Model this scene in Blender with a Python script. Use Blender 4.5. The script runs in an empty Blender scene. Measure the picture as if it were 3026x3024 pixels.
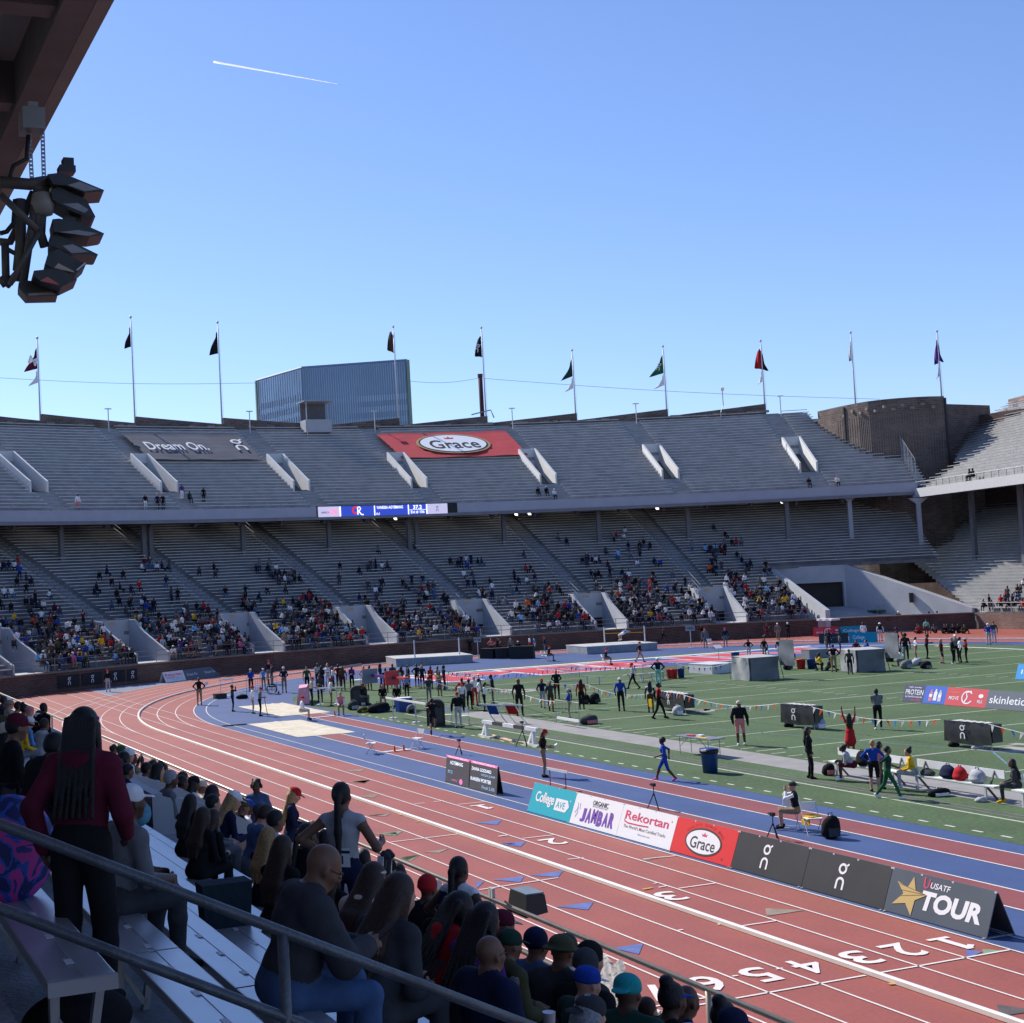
import bpy, bmesh, math, random
import numpy as np
from mathutils import Vector, Matrix
random.seed(7); np.random.seed(7)
SC = bpy.context.scene
COL = SC.collection
pi = math.pi
# ------------------------------------------------------------------ camera, world, sun, exposure
H = 7.3846
FPX, CXP, CYP = 4041.06, 820.35, 1512.0
FW = Vector((0.33563204, 0.94053765, 0.05234557))
RT = Vector((0.9415977, -0.33336271, -0.04757181))
UP = Vector((0.02729302, -0.06525509, 0.9974953))
cam = bpy.data.cameras.new("camera"); camo = bpy.data.objects.new("camera", cam); COL.objects.link(camo)
cam.sensor_fit = 'HORIZONTAL'; cam.sensor_width = 36.0
cam.lens = FPX / 3026 * 36.0
cam.shift_x = (1513 - CXP) / 3026; cam.shift_y = 0.0
cam.clip_start = 0.2; cam.clip_end = 6000
m = Matrix((RT, UP, -FW)).transposed().to_4x4(); m.translation = Vector((0, 0, H)); camo.matrix_world = m
SC.camera = camo
SUN_EL, SUN_AZ = math.radians(42), math.radians(-20)      # azimuth from +Y towards +X
w = bpy.data.worlds.new("World"); SC.world = w; w.use_nodes = True
nt = w.node_tree; bg = nt.nodes["Background"]
sky = nt.nodes.new("ShaderNodeTexSky"); sky.sky_type = 'NISHITA'; sky.sun_disc = False
sky.sun_elevation = SUN_EL; sky.sun_rotation = SUN_AZ; sky.altitude = 0; sky.air_density = 1.0; sky.dust_density = 0.25; sky.ozone_density = 5.0
tint = nt.nodes.new("ShaderNodeVectorMath"); tint.operation = 'MULTIPLY'; tint.inputs[1].default_value = (.95, .95, 1.12); nt.links.new(sky.outputs[0], tint.inputs[0]); nt.links.new(tint.outputs[0], bg.inputs[0]); bg.inputs[1].default_value = 0.105
sl = bpy.data.lights.new("sun", 'SUN'); sl.energy = 4.2; sl.angle = math.radians(0.5); sl.color = (1.0, 0.955, 0.89)
so = bpy.data.objects.new("sun", sl); COL.objects.link(so)
sd = Vector((math.sin(SUN_AZ) * math.cos(SUN_EL), math.cos(SUN_AZ) * math.cos(SUN_EL), math.sin(SUN_EL)))
so.rotation_euler = sd.to_track_quat('Z', 'Y').to_euler(); so.location = sd * 80 + Vector((50, 50, 0))
SC.view_settings.view_transform = 'Standard'; SC.view_settings.look = 'None'
SC.view_settings.exposure = 0.55; SC.view_settings.gamma = 1.0; SC.view_settings.use_curve_mapping = False
SC.cycles.max_bounces = 5; SC.cycles.diffuse_bounces = 3; SC.cycles.glossy_bounces = 2; SC.cycles.transmission_bounces = 2; SC.cycles.transparent_max_bounces = 6
SC.cycles.use_denoising = True
# ------------------------------------------------------------------ photo pixel -> place
CR = {'A': (0, 1900, .2588), 'B': (400, 1900, .2588), 'C': (900, 1850, .2588), 'D': (1300, 1850, .2588), 'E': (1700, 1800, .2588),
      'F': (2100, 1750, .2588), 'G': (2526, 1700, .2588), 'K': (1500, 1980, .2588), 'L': (2000, 1900, .2588), 'V': (2500, 1850, .27226),
      'M': (2226, 2000, .41408), 'N': (1000, 2100, .36232), 'Q': (1400, 2000, .41408), 'R': (2500, 2250, .27226), 'o': (0, 0, 1),
      'S': (0, 2050, .2588), 'T': (400, 2250, .25893), 'U': (750, 2300, .25893), 'W': (1150, 2450, .25893), 'X': (1500, 2650, .7319), 'Z': (0, 2300, .37481), 'Y': (350, 2500, .33644)}
def px(t, x, y):
    a = CR[t]; return a[0] + x * a[2], a[1] + y * a[2]
def ray(t, x, y):
    u, v = px(t, x, y)
    return RT * ((u - CXP) / FPX) - UP * ((v - CYP) / FPX) + FW
CAM = Vector((0, 0, H))
def G(t, x, y, z=0.0):
    d = ray(t, x, y); return CAM + d * ((z - H) / d.z)
def AY(t, x, y, Y):
    d = ray(t, x, y); return CAM + d * (Y / d.y)
def AX(t, x, y, X):
    d = ray(t, x, y); return CAM + d * (X / d.x)
def hgt(t, hx, hy, P):
    """height of the point seen at that pixel above the place P"""
    d = ray(t, hx, hy); s = (P.x * d.x + P.y * d.y) / (d.x * d.x + d.y * d.y); return H + s * d.z - P.z
# ------------------------------------------------------------------ objects
def tag(o, label=None, cat=None, group=None, kind=None):
    if label: o["label"] = label
    if cat: o["category"] = cat
    if group: o["group"] = group
    if kind: o["kind"] = kind
    return o
def empty(name, loc=(0, 0, 0), rz=0.0, label=None, cat=None, group=None, parent=None):
    o = bpy.data.objects.new(name, None); COL.objects.link(o); o.location = loc; o.rotation_euler = (0, 0, rz); o.empty_display_size = 0.2
    if parent: o.parent = parent
    return tag(o, label, cat, group)
def link(name, me, mats=(), parent=None, loc=None, rz=None, smooth=False):
    o = bpy.data.objects.new(name, me); COL.objects.link(o)
    if parent: o.parent = parent
    if loc is not None: o.location = loc
    if rz is not None: o.rotation_euler = (0, 0, rz)
    for mm in (mats if isinstance(mats, (list, tuple)) else [mats]):
        if mm is not None and len(me.materials) < 16: me.materials.append(mm)
    return o
class MB:
    def __init__(s): s.v = []; s.f = []; s.mi = []; s.uv = []; s.m = 0; s.hasuv = False
    def add(s, vs, fs, uvs=None):
        b = len(s.v); s.v += [tuple(p) for p in vs]
        for i, f in enumerate(fs):
            s.f.append(tuple(b + k for k in f)); s.mi.append(s.m)
            s.uv.append(uvs[i] if uvs else None)
            if uvs: s.hasuv = True
        return s
    def quad(s, a, b, c, d, uv=None): return s.add([a, b, c, d], [(0, 1, 2, 3)], [uv] if uv else None)
    def poly(s, pts): return s.add(pts, [tuple(range(len(pts)))])
    def box(s, c, d, rz=0.0, M=None):
        hx, hy, hz = d[0] / 2, d[1] / 2, d[2] / 2; R = M or Matrix.Rotation(rz, 3, 'Z')
        vs = [Vector(c) + R @ Vector((x, y, z)) for x in (-hx, hx) for y in (-hy, hy) for z in (-hz, hz)]
        return s.add(vs, [(0, 1, 3, 2), (4, 6, 7, 5), (0, 4, 5, 1), (2, 3, 7, 6), (0, 2, 6, 4), (1, 5, 7, 3)])
    def hexa(s, b4, t4):
        return s.add(list(b4) + list(t4), [(3, 2, 1, 0), (4, 5, 6, 7), (0, 1, 5, 4), (1, 2, 6, 5), (2, 3, 7, 6), (3, 0, 4, 7)])
    def prism(s, pts, ext):
        """flat polygon pushed along ext"""
        n = len(pts); e = Vector(ext); vs = [Vector(p) for p in pts] + [Vector(p) + e for p in pts]
        return s.add(vs, [tuple(range(n))[::-1], tuple(range(n, 2 * n))] + [(i, (i + 1) % n, n + (i + 1) % n, n + i) for i in range(n)])
    def tube(s, pts, r, n=8, r1=None, caps=True):
        pts = [Vector(p) for p in pts]; k = len(pts); vs = []; r1 = r if r1 is None else r1
        d0 = (pts[1] - pts[0]).normalized(); ref = Vector((0, 0, 1)) if abs(d0.z) < .9 else Vector((1, 0, 0))
        for i, p in enumerate(pts):
            d = (pts[min(i + 1, k - 1)] - pts[max(i - 1, 0)]).normalized()
            a = d.cross(ref).normalized(); b = a.cross(d).normalized(); rr = r + (r1 - r) * i / max(1, k - 1)
            vs += [p + (a * math.cos(2 * pi * j / n) + b * math.sin(2 * pi * j / n)) * rr for j in range(n)]
        fs = [(i * n + j, i * n + (j + 1) % n, (i + 1) * n + (j + 1) % n, (i + 1) * n + j) for i in range(k - 1) for j in range(n)]
        if caps: fs += [tuple(range(n))[::-1], tuple(range((k - 1) * n, k * n))]
        return s.add(vs, fs)
    def beam(s, a, b, wx, wz):
        """rectangular bar from a to b"""
        a = Vector(a); b = Vector(b); d = (b - a).normalized(); ref = Vector((0, 0, 1)) if abs(d.z) < .95 else Vector((0, 1, 0))
        x = d.cross(ref).normalized() * wx / 2; z = x.cross(d).normalized() * wz / 2
        q = lambda p: [p - x - z, p + x - z, p + x + z, p - x + z]
        vs = q(a) + q(b)
        return s.add(vs, [(3, 2, 1, 0), (4, 5, 6, 7), (0, 1, 5, 4), (1, 2, 6, 5), (2, 3, 7, 6), (3, 0, 4, 7)])
    def lathe(s, prof, c=(0, 0, 0), n=14):
        vs = []; c = Vector(c)
        for r, z in prof: vs += [c + Vector((r * math.cos(2 * pi * j / n), r * math.sin(2 * pi * j / n), z)) for j in range(n)]
        k = len(prof); fs = [(i * n + j, i * n + (j + 1) % n, (i + 1) * n + (j + 1) % n, (i + 1) * n + j) for i in range(k - 1) for j in range(n)]
        fs += [tuple(range(n))[::-1], tuple(range((k - 1) * n, k * n))]
        return s.add(vs, fs)
    def mesh(s, name):
        me = bpy.data.meshes.new(name); me.from_pydata(s.v, [], s.f)
        if any(s.mi): me.polygons.foreach_set("material_index", s.mi)
        if s.hasuv:
            l = me.uv_layers.new(name="UVMap"); i = 0
            for f, u in zip(s.f, s.uv):
                for k in range(len(f)):
                    if u: l.data[i].uv = u[k]
                    i += 1
        return me
    def build(s, name, mats, parent=None, loc=None, rz=None, smooth=False):
        me = s.mesh(name)
        if smooth: me.polygons.foreach_set("use_smooth", [True] * len(me.polygons))
        return link(name, me, mats, parent, loc, rz)
def copy_tree(o, parent=None):
    c = o.copy(); COL.objects.link(c)
    if parent: c.parent = parent
    for ch in o.children: copy_tree(ch, c)
    return c
# ------------------------------------------------------------------ materials
MATS = {}
def M(name, col, rough=.75, var=.12, scale=4.0, metal=0.0, spec=.35, bump=0.0, bscale=None, emit=0.0, fine=0.0):
    if name in MATS: return MATS[name]
    mt = bpy.data.materials.new(name); mt.use_nodes = True; n = mt.node_tree; b = n.nodes["Principled BSDF"]; MATS[name] = mt
    b.inputs["Roughness"].default_value = rough; b.inputs["Metallic"].default_value = metal; b.inputs["Specular IOR Level"].default_value = spec
    c = (*col, 1.0); b.inputs["Base Color"].default_value = c; mt.diffuse_color = c
    if var or bump:
        tc = n.nodes.new("ShaderNodeTexCoord"); no = n.nodes.new("ShaderNodeTexNoise"); no.inputs["Scale"].default_value = scale; no.inputs["Detail"].default_value = 5
        n.links.new(tc.outputs["Object"], no.inputs["Vector"])
        if var:
            rp = n.nodes.new("ShaderNodeMapRange"); rp.inputs[1].default_value = .3; rp.inputs[2].default_value = .7; rp.inputs[3].default_value = 1 - var; rp.inputs[4].default_value = 1 + var
            n.links.new(no.outputs[0], rp.inputs[0]); fac = rp.outputs[0]
            if fine:
                n2 = n.nodes.new("ShaderNodeTexNoise"); n2.inputs["Scale"].default_value = scale * 23; n2.inputs["Detail"].default_value = 3; n.links.new(tc.outputs["Object"], n2.inputs["Vector"])
                r2 = n.nodes.new("ShaderNodeMapRange"); r2.inputs[1].default_value = .3; r2.inputs[2].default_value = .7; r2.inputs[3].default_value = 1 - fine; r2.inputs[4].default_value = 1 + fine
                n.links.new(n2.outputs[0], r2.inputs[0]); mu = n.nodes.new("ShaderNodeMath"); mu.operation = 'MULTIPLY'; n.links.new(fac, mu.inputs[0]); n.links.new(r2.outputs[0], mu.inputs[1]); fac = mu.outputs[0]
            mx = n.nodes.new("ShaderNodeVectorMath"); mx.operation = 'SCALE'; mx.inputs[0].default_value = col
            n.links.new(fac, mx.inputs["Scale"]); n.links.new(mx.outputs[0], b.inputs["Base Color"])
        if bump:
            bp = n.nodes.new("ShaderNodeBump"); bp.inputs["Strength"].default_value = bump; bp.inputs["Distance"].default_value = .02
            nb = n.nodes.new("ShaderNodeTexNoise"); nb.inputs["Scale"].default_value = bscale or scale * 6; nb.inputs["Detail"].default_value = 4; n.links.new(tc.outputs["Object"], nb.inputs["Vector"])
            n.links.new(nb.outputs[0], bp.inputs["Height"]); n.links.new(bp.outputs[0], b.inputs["Normal"])
    if emit:
        b.inputs["Emission Color"].default_value = c; b.inputs["Emission Strength"].default_value = emit
    return mt
def cloth(col, rough=.9): # fabric of that colour, with folds
    return M("cloth_%02x%02x%02x" % tuple(int(max(0, min(.999, c)) * 255) for c in col), col, rough, .18, 9, spec=.15, bump=.35, bscale=14)
# ------------------------------------------------------------------ writing and marks as flat meshes
def text_mesh(body, size=1.0, bold=0.0, shear=0.0, spacing=1.0, align='CENTER'):
    cu = bpy.data.curves.new("text", 'FONT'); cu.body = body; cu.size = size; cu.offset = bold; cu.shear = shear; cu.space_character = spacing
    cu.align_x = align; cu.align_y = 'CENTER'; cu.resolution_u = 3
    o = bpy.data.objects.new("tmp", cu); COL.objects.link(o); dg = bpy.context.evaluated_depsgraph_get(); dg.update()
    me = bpy.data.meshes.new_from_object(o.evaluated_get(dg)); bpy.data.objects.remove(o); bpy.data.curves.remove(cu); me.materials.clear()
    return me
def fit_text(body, wd, ht=None, bold=0.0, shear=0.0, spacing=1.0):
    me = text_mesh(body, 1.0, bold, shear, spacing); co = np.empty(len(me.vertices) * 3); me.vertices.foreach_get("co", co); co = co.reshape(-1, 3)
    mn, mxx = co.min(0), co.max(0); ce = (mn + mxx) / 2; sc = wd / (mxx[0] - mn[0]); sy = sc if ht is None else ht / (mxx[1] - mn[1])
    co = (co - ce) * [sc, sy, 1]; me.vertices.foreach_set("co", co.ravel()); return me
def stroke(mb, pts, wd, z=0.0):
    """flat ribbon along a 2-D polyline"""
    pts = [Vector((p[0], p[1])) for p in pts]; L = []; R = []
    for i, p in enumerate(pts):
        d = (pts[min(i + 1, len(pts) - 1)] - pts[max(i - 1, 0)]).normalized(); nn = Vector((-d.y, d.x)) * wd / 2
        L.append(p + nn); R.append(p - nn)
    for i in range(len(pts) - 1):
        mb.quad((R[i].x, R[i].y, z), (R[i + 1].x, R[i + 1].y, z), (L[i + 1].x, L[i + 1].y, z), (L[i].x, L[i].y, z))
    return mb
def arc(cx, cy, r, a0, a1, n=14, ry=None):
    ry = ry or r
    return [(cx + r * math.cos(math.radians(a0 + (a1 - a0) * i / n)), cy + ry * math.sin(math.radians(a0 + (a1 - a0) * i / n))) for i in range(n + 1)]
def mark_on():       # two-glyph vertical mark, 1 high
    mb = MB(); stroke(mb, arc(0, .27, .155, 0, 360, 20), .085); stroke(mb, [(.12, .36), (.25, .47)], .07)
    stroke(mb, [(-.155, -.46), (-.155, -.22)] + arc(0, -.22, .155, 180, 0, 12) + [(.155, -.46)], .085); return mb.mesh("mark")
def place_flat(name, me, mat, origin, xdir, ydir, parent, off=.006):
    """lay a flat XY mesh on a panel"""
    x = Vector(xdir).normalized(); y = Vector(ydir).normalized(); z = x.cross(y)
    o = bpy.data.objects.new(name, me); COL.objects.link(o); me.materials.append(mat); o.parent = parent
    mw = Matrix((x, y, z)).transposed().to_4x4(); mw.translation = Vector(origin) + z * off
    o.matrix_local = (parent.matrix_basis.inverted() @ mw) if parent else mw
    return o
# ------------------------------------------------------------------ figures: one smooth-union distance field per body, meshed by surface nets
SKIN, TOP, SLV, FORE, THIGH, SHIN, SHOE, HAIR, DARK = range(9)
A3 = lambda *p: np.array(p, float)
def field(prims, vox):
    lo = np.min([p['lo'] for p in prims], 0) - .05; hi = np.max([p['hi'] for p in prims], 0) + .05
    n = np.ceil((hi - lo) / vox).astype(int) + 1; D = np.full(n, 1.0, np.float32)
    for p in prims:
        mg = p['k'] + 2 * vox + .02
        i0 = np.maximum(0, np.floor((p['lo'] - mg - lo) / vox).astype(int)); i1 = np.minimum(n, np.ceil((p['hi'] + mg - lo) / vox).astype(int) + 1)
        ax = [lo[a] + np.arange(i0[a], i1[a]) * vox for a in range(3)]
        P = np.stack(np.meshgrid(*ax, indexing='ij'), -1); d = p['fn'](P)
        S = D[i0[0]:i1[0], i0[1]:i1[1], i0[2]:i1[2]]; k = p['k']
        h = np.clip(.5 + .5 * (S - d) / k, 0, 1); S[...] = S + (d - S) * h - k * h * (1 - h)
    return D, lo
def nets(D, lo, vox):
    ins = D < 0; c = np.zeros(np.array(D.shape) - 1, int)
    for dx in (0, 1):
        for dy in (0, 1):
            for dz in (0, 1): c += ins[dx:dx + c.shape[0], dy:dy + c.shape[1], dz:dz + c.shape[2]]
    act = (c > 0) & (c < 8); idx = -np.ones(c.shape, int); cells = np.argwhere(act); idx[tuple(cells.T)] = np.arange(len(cells))
    acc = np.zeros((len(cells), 3)); cnt = np.zeros(len(cells)); g = lambda o: D[cells[:, 0] + o[0], cells[:, 1] + o[1], cells[:, 2] + o[2]]
    cor = [(x, y, z) for x in (0, 1) for y in (0, 1) for z in (0, 1)]; cv = {o: g(o) for o in cor}
    for a in cor:
        for ax in range(3):
            if a[ax] == 0:
                b = list(a); b[ax] = 1; b = tuple(b); va, vb = cv[a], cv[b]; ok = (va < 0) != (vb < 0)
                t = np.where(ok, va / np.where(ok, va - vb, 1), 0); pt = np.array(a)[None] + np.outer(t, np.array(b) - np.array(a)); acc[ok] += pt[ok]; cnt[ok] += 1
    V = lo + (cells + acc / cnt[:, None]) * vox; F = []
    for ax in range(3):
        s0 = [slice(None)] * 3; s1 = [slice(None)] * 3; s0[ax] = slice(0, -1); s1[ax] = slice(1, None)
        ch = ins[tuple(s0)] != ins[tuple(s1)]; e = np.argwhere(ch); u, v = (ax + 1) % 3, (ax + 2) % 3
        e = e[(e[:, u] > 0) & (e[:, v] > 0) & (e[:, u] < D.shape[u] - 1) & (e[:, v] < D.shape[v] - 1)]
        if not len(e): continue
        def nb(du, dv):
            q = e.copy(); q[:, u] -= du; q[:, v] -= dv; return idx[tuple(q.T)]
        q = np.stack([nb(1, 1), nb(0, 1), nb(0, 0), nb(1, 0)], -1); fl = ~ins[tuple(e.T)]; q[fl] = q[fl][:, ::-1]; F.append(q)
    F = np.concatenate(F); return V, F
def cone(a, b, ra, rb, reg, k=.03, lay='body', sq=None):
    a = A3(*a); b = A3(*b)
    def fn(P):
        ab = b - a; t = np.clip(((P - a) @ ab) / max(1e-9, ab @ ab), 0, 1); return np.linalg.norm(P - a - t[..., None] * ab, axis=-1) - (ra + (rb - ra) * t)
    r = max(ra, rb); return dict(fn=fn, lo=np.minimum(a, b) - r, hi=np.maximum(a, b) + r, reg=reg, k=k, lay=lay)
def ell(c, r, reg, k=.03, lay='body', R=None):
    c = A3(*c); r = A3(*r)
    def fn(P):
        q = P - c
        if R is not None: q = q @ R
        k0 = np.linalg.norm(q / r, axis=-1); k1 = np.linalg.norm(q / (r * r), axis=-1); return np.where(k1 > 1e-6, k0 * (k0 - 1) / np.maximum(k1, 1e-6), -r.min())
    m = r.max() if R is not None else r; return dict(fn=fn, lo=c - m, hi=c + m, reg=reg, k=k, lay=lay)
def rot(yaw=0, pitch=0, roll=0):
    """columns = right, forward, up of something turned by yaw (clockwise seen from above), then pitched down"""
    cy, sy, cp, sp, cr, sr = math.cos(yaw), math.sin(yaw), math.cos(pitch), math.sin(pitch), math.cos(roll), math.sin(roll)
    Z = np.array([[cy, sy, 0], [-sy, cy, 0], [0, 0, 1]]); X = np.array([[1, 0, 0], [0, cp, sp], [0, -sp, cp]]); Yr = np.array([[cr, 0, sr], [0, 1, 0], [-sr, 0, cr]]); return Z @ X @ Yr
def ik(a, t, l1, l2, hint):
    d = t - a; L = np.linalg.norm(d); L2 = min(L, (l1 + l2) * .995)
    if L > L2: t = a + d / L * L2; d = t - a; L = L2
    x = (l1 * l1 - l2 * l2 + L * L) / (2 * L); h = math.sqrt(max(0, l1 * l1 - x * x)); u = d / L; n = A3(*hint); n = n - u * (n @ u); n /= max(1e-6, np.linalg.norm(n)); return a + u * x + n * h, t
DEG = math.radians
def figure(pose, bulk=0.0, female=False, legw=0.0, hair=None, hat=None, hood=False, skirt=False, fing=False, face=False):
    """pose: dict of targets; z up, the figure looks along +y; returns the primitives"""
    g = lambda k, d: pose.get(k, d); P = []; pv = A3(*g('pelvis', (0, 0, .95))); Tr = rot(DEG(g('twist', 0)), DEG(g('lean', 2)), DEG(g('side', 0))); Pr = rot(DEG(g('ptwist', 0)), DEG(g('plean', g('lean', 2) * .3)))
    T = lambda x, y, z: pv + Tr @ A3(x, y, z); b = bulk; sw = .165 if female else .185
    P += [ell(pv + Pr @ A3(0, -.01, .0), (.155 + b * .6, .115 + b * .6, .13), THIGH, .05), ell(T(0, .01, .13), (.135 + b, .1 + b, .12), TOP, .06), ell(T(0, .0, .31), (.155 + b, .105 + b, .19), TOP, .06)]
    if female: P += [ell(T(.07, .075, .3), (.06, .055, .06), TOP, .05), ell(T(-.07, .075, .3), (.06, .055, .06), TOP, .05)]
    else: P += [ell(T(0, .03, .34), (.14 + b * .5, .09 + b * .5, .11), TOP, .05)]
    nk = T(0, -.015, .475)
    hr = rot(DEG(g('twist', 0) + g('hyaw', 0)), DEG(g('hpitch', 0)), DEG(g('hroll', 0))); hc = nk + (Tr @ A3(0, .0, .06)) + hr @ A3(0, .025, .105); h = lambda x, y, z: hc + hr @ A3(x, y, z)
    P += [cone(T(0, -.02, .43), h(0, -.012, -.04), .058, .053, SKIN, .03)]
    P += [ell(h(0, -.008, .03), (.077, .097, .093), SKIN, .03, R=hr), ell(h(0, .03, -.045), (.06, .066, .074), SKIN, .035, R=hr), ell(h(0, .055, -.092), (.034, .03, .024), SKIN, .03, R=hr), cone(h(0, .092, .012), h(0, .108, -.028), .011, .016, SKIN, .014)]
    for s in (1, -1):
        P.append(ell(h(s * .078, -.004, -.012), (.012, .02, .033), SKIN, .008, R=hr))
        if face: P += [ell(h(s * .03, .083, .024), (.026, .012, .009), SKIN, .018, R=hr), ell(h(s * .045, .058, -.025), (.026, .024, .024), SKIN, .03, R=hr), ell(h(s * .031, .083, .004), (.0125, .009, .007), DARK, .004, R=hr), ell(h(s * .014, .104, -.034), (.009, .01, .008), SKIN, .008, R=hr)]
    if face: P += [ell(h(0, .088, -.062), (.025, .011, .0075), SKIN, .008, R=hr), ell(h(0, .086, -.074), (.021, .012, .008), SKIN, .008, R=hr)]
    # arms
    for s, nm in ((1, 'R'), (-1, 'L')):
        sh = T(s * sw, -.01, .425); P.append(cone(T(s * .06, -.015, .45), sh, .062 + b * .5, .058 + b * .7, TOP, .05))
        wt = g('w' + nm, None); wt = T(s * (.26 + b), .03, -.09) if wt is None else (pv + (rot(DEG(g('twist', 0))) @ A3(*wt))); hint = rot(DEG(g('twist', 0))) @ A3(*g('e' + nm, (s * .6, -1, -.3)))
        el, wr = ik(sh, wt, .29, .26, hint); tb = b * .75
        P += [cone(sh, el, .05 + tb, .043 + tb, SLV, .03), cone(el, wr, .043 + tb, .031 + tb * .8, FORE, .02)]
        fd = (wr - el); fd /= np.linalg.norm(fd); hd = g('h' + nm, None); hd = fd if hd is None else rot(DEG(g('twist', 0))) @ A3(*hd); hd = hd / np.linalg.norm(hd)
        up = A3(*g('p' + nm, (s * 1.0, 0, .2))); sd_ = np.cross(hd, up); sd_ /= max(1e-6, np.linalg.norm(sd_)); pn = np.cross(sd_, hd)
        if fing:
            pc = wr + hd * .05; P += [cone(wr, wr + hd * .03, .026, .026, SKIN, .02)] + [cone(wr + hd * .025 + sd_ * o, wr + hd * .085 + sd_ * o * 1.15, .014, .011, SKIN, .012) for o in (-.024, -.008, .008, .024)]
            cu = g('curl', .55)
            for i, o in enumerate((-.029, -.0097, .0097, .029)):
                l = (.034, .04, .038, .03)[i]; k0 = wr + hd * .085 + sd_ * o; d1 = hd * math.cos(cu) - pn * math.sin(cu); d2 = hd * math.cos(2 * cu) - pn * math.sin(2 * cu); k1 = k0 + d1 * l; k2 = k1 + d2 * l * .8
                P += [cone(k0, k1, .0095, .0088, SKIN, .006), cone(k1, k2, .0088, .0075, SKIN, .004)]
            t0 = wr + hd * .03 - sd_ * .022; t1 = t0 - sd_ * .03 + hd * .025 - pn * .012; P += [cone(t0, t1, .013, .011, SKIN, .01), cone(t1, t1 + hd * .03 - pn * .01, .0105, .009, SKIN, .005)]
        else: P += [cone(wr, wr + hd * .07, .028, .036, SKIN, .02), cone(wr + hd * .07, wr + hd * .15, .034, .018, SKIN, .02), cone(wr + hd * .03, wr + hd * .07 - sd_ * .045, .015, .011, SKIN, .015)]
    # legs
    for s, nm in ((1, 'R'), (-1, 'L')):
        hp = pv + Pr @ A3(s * .09, 0, -.03); at = A3(*g('a' + nm, (s * .11, -.01, .085))); kn, an = ik(hp, at, .43, .41, g('k' + nm, (s * .15, 1, 0)))
        lw = legw
        P += [cone(hp, kn, .088 + lw * .6, .06 + lw, THIGH, .04), cone(kn, kn + (an - kn) * .35, .057 + lw, .056 + lw, SHIN, .02), cone(kn + (an - kn) * .35, an, .056 + lw, .04 + lw, SHIN, .02)]
        fd = A3(*g('f' + nm, (s * .15, 1, -.12))); fd /= np.linalg.norm(fd); P += [cone(an + A3(0, 0, -.035) - fd * .045, an + A3(0, 0, -.045) + fd * .07, .047, .044, SHOE, .015), cone(an + A3(0, 0, -.045) + fd * .07, an + A3(0, 0, -.055) + fd * .15, .044, .032, SHOE, .02)]
    if skirt: P.append(cone(pv + A3(0, 0, -.05), pv + A3(0, .02, -.42), .16, .24, THIGH, .04))
    if hood: P += [ell(T(0, -.085, .46), (.115, .06, .06), TOP, .04), ell(T(.075, -.03, .485), (.045, .075, .04), TOP, .03), ell(T(-.075, -.03, .485), (.045, .075, .04), TOP, .03)]
    # hair and headgear, meshed apart
    if hair:
        L = 'hair'; P.append(ell(h(0, -.022, .042), (.085, .1, .095), HAIR, .02, L, hr))
        if hair == 'short': P.append(ell(h(0, -.04, .0), (.079, .075, .075), HAIR, .03, L, hr))
        if hair == 'long':
            P += [ell(h(0, -.055, -.01), (.086, .065, .1), HAIR, .03, L, hr)] + [cone(h(o * .055, -.065, -.04), T(o * .085, -.115 - b, .3), .045, .045, HAIR, .05, L) for o in (-1, 0, 1)] + [cone(T(o * .075, -.115 - b, .31), T(o * .06, -.12 - b, .14), .043, .02, HAIR, .04, L) for o in (-1, 0, 1)] + [cone(h(s * .075, -.02, .0), h(s * .078, .0, -.13), .028, .026, HAIR, .04, L) for s in (1, -1)]
        if hair == 'pony': P += [ell(h(0, -.04, .0), (.08, .075, .075), HAIR, .03, L, hr), cone(h(0, -.11, .04), h(0, -.14, .0), .032, .03, HAIR, .02, L), cone(h(0, -.14, .0), T(0, -.15, .33), .033, .036, HAIR, .02, L), cone(T(0, -.15, .33), T(0, -.145, .08), .036, .018, HAIR, .02, L)]
        if hair == 'bun': P += [ell(h(0, -.04, .0), (.08, .075, .075), HAIR, .03, L, hr), ell(h(0, -.075, .13), (.055, .055, .05), HAIR, .02, L, hr)]
        if hair == 'afro': P.append(ell(h(0, -.03, .05), (.13, .13, .12), HAIR, .03, L, hr))
        if hair == 'braids': P += [cone(h(o * .028, -.085, .05), T(o * .04 + .02, -.14 - b, .12), .02, .014, HAIR, .008, L) for o in (-3, -2, -1, 0, 1, 2, 3)] + [cone(h(.08, -.01 + .02 * o, .03), T(.13 + .01 * o, .02 - .02 * o, .2), .016, .011, HAIR, .008, L) for o in (-1, 0, 1)] + [ell(h(0, -.05, .0), (.088, .075, .1), HAIR, .03, L, hr)]
    if hat:
        L = 'cap'; z0 = .062 if hat != 'beanie' else .055
        if hat in ('cap', 'capback', 'visor'):
            d = -1 if hat == 'capback' else 1
            if hat != 'visor': P += [ell(h(0, -.012, z0), (.09, .108, .075), 1, .015, L, hr), ell(h(0, -.012, .03), (.091, .109, .032), 1, .02, L, hr)]
            else: P += [ell(h(0, -.012, .04), (.092, .11, .022), 1, .015, L, hr)]
            P += [ell(h(0, d * .125 - .005, .035), (.066, .075, .009), 2, .01, L, hr @ rot(0, d * .2))]
        if hat == 'band': P += [ell(h(0, -.02, .055), (.091, .108, .03), 1, .02, L, hr @ rot(0, -.25))]
        if hat == 'beanie': P += [ell(h(0, -.02, z0), (.094, .112, .1), 1, .02, L, hr), ell(h(0, -.02, .02), (.097, .114, .032), 1, .01, L, hr)]
        if hat == 'bucket': P += [ell(h(0, -.012, z0), (.093, .11, .07), 1, .015, L, hr), ell(h(0, -.012, .025), (.145, .165, .02), 1, .03, L, hr)]
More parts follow.
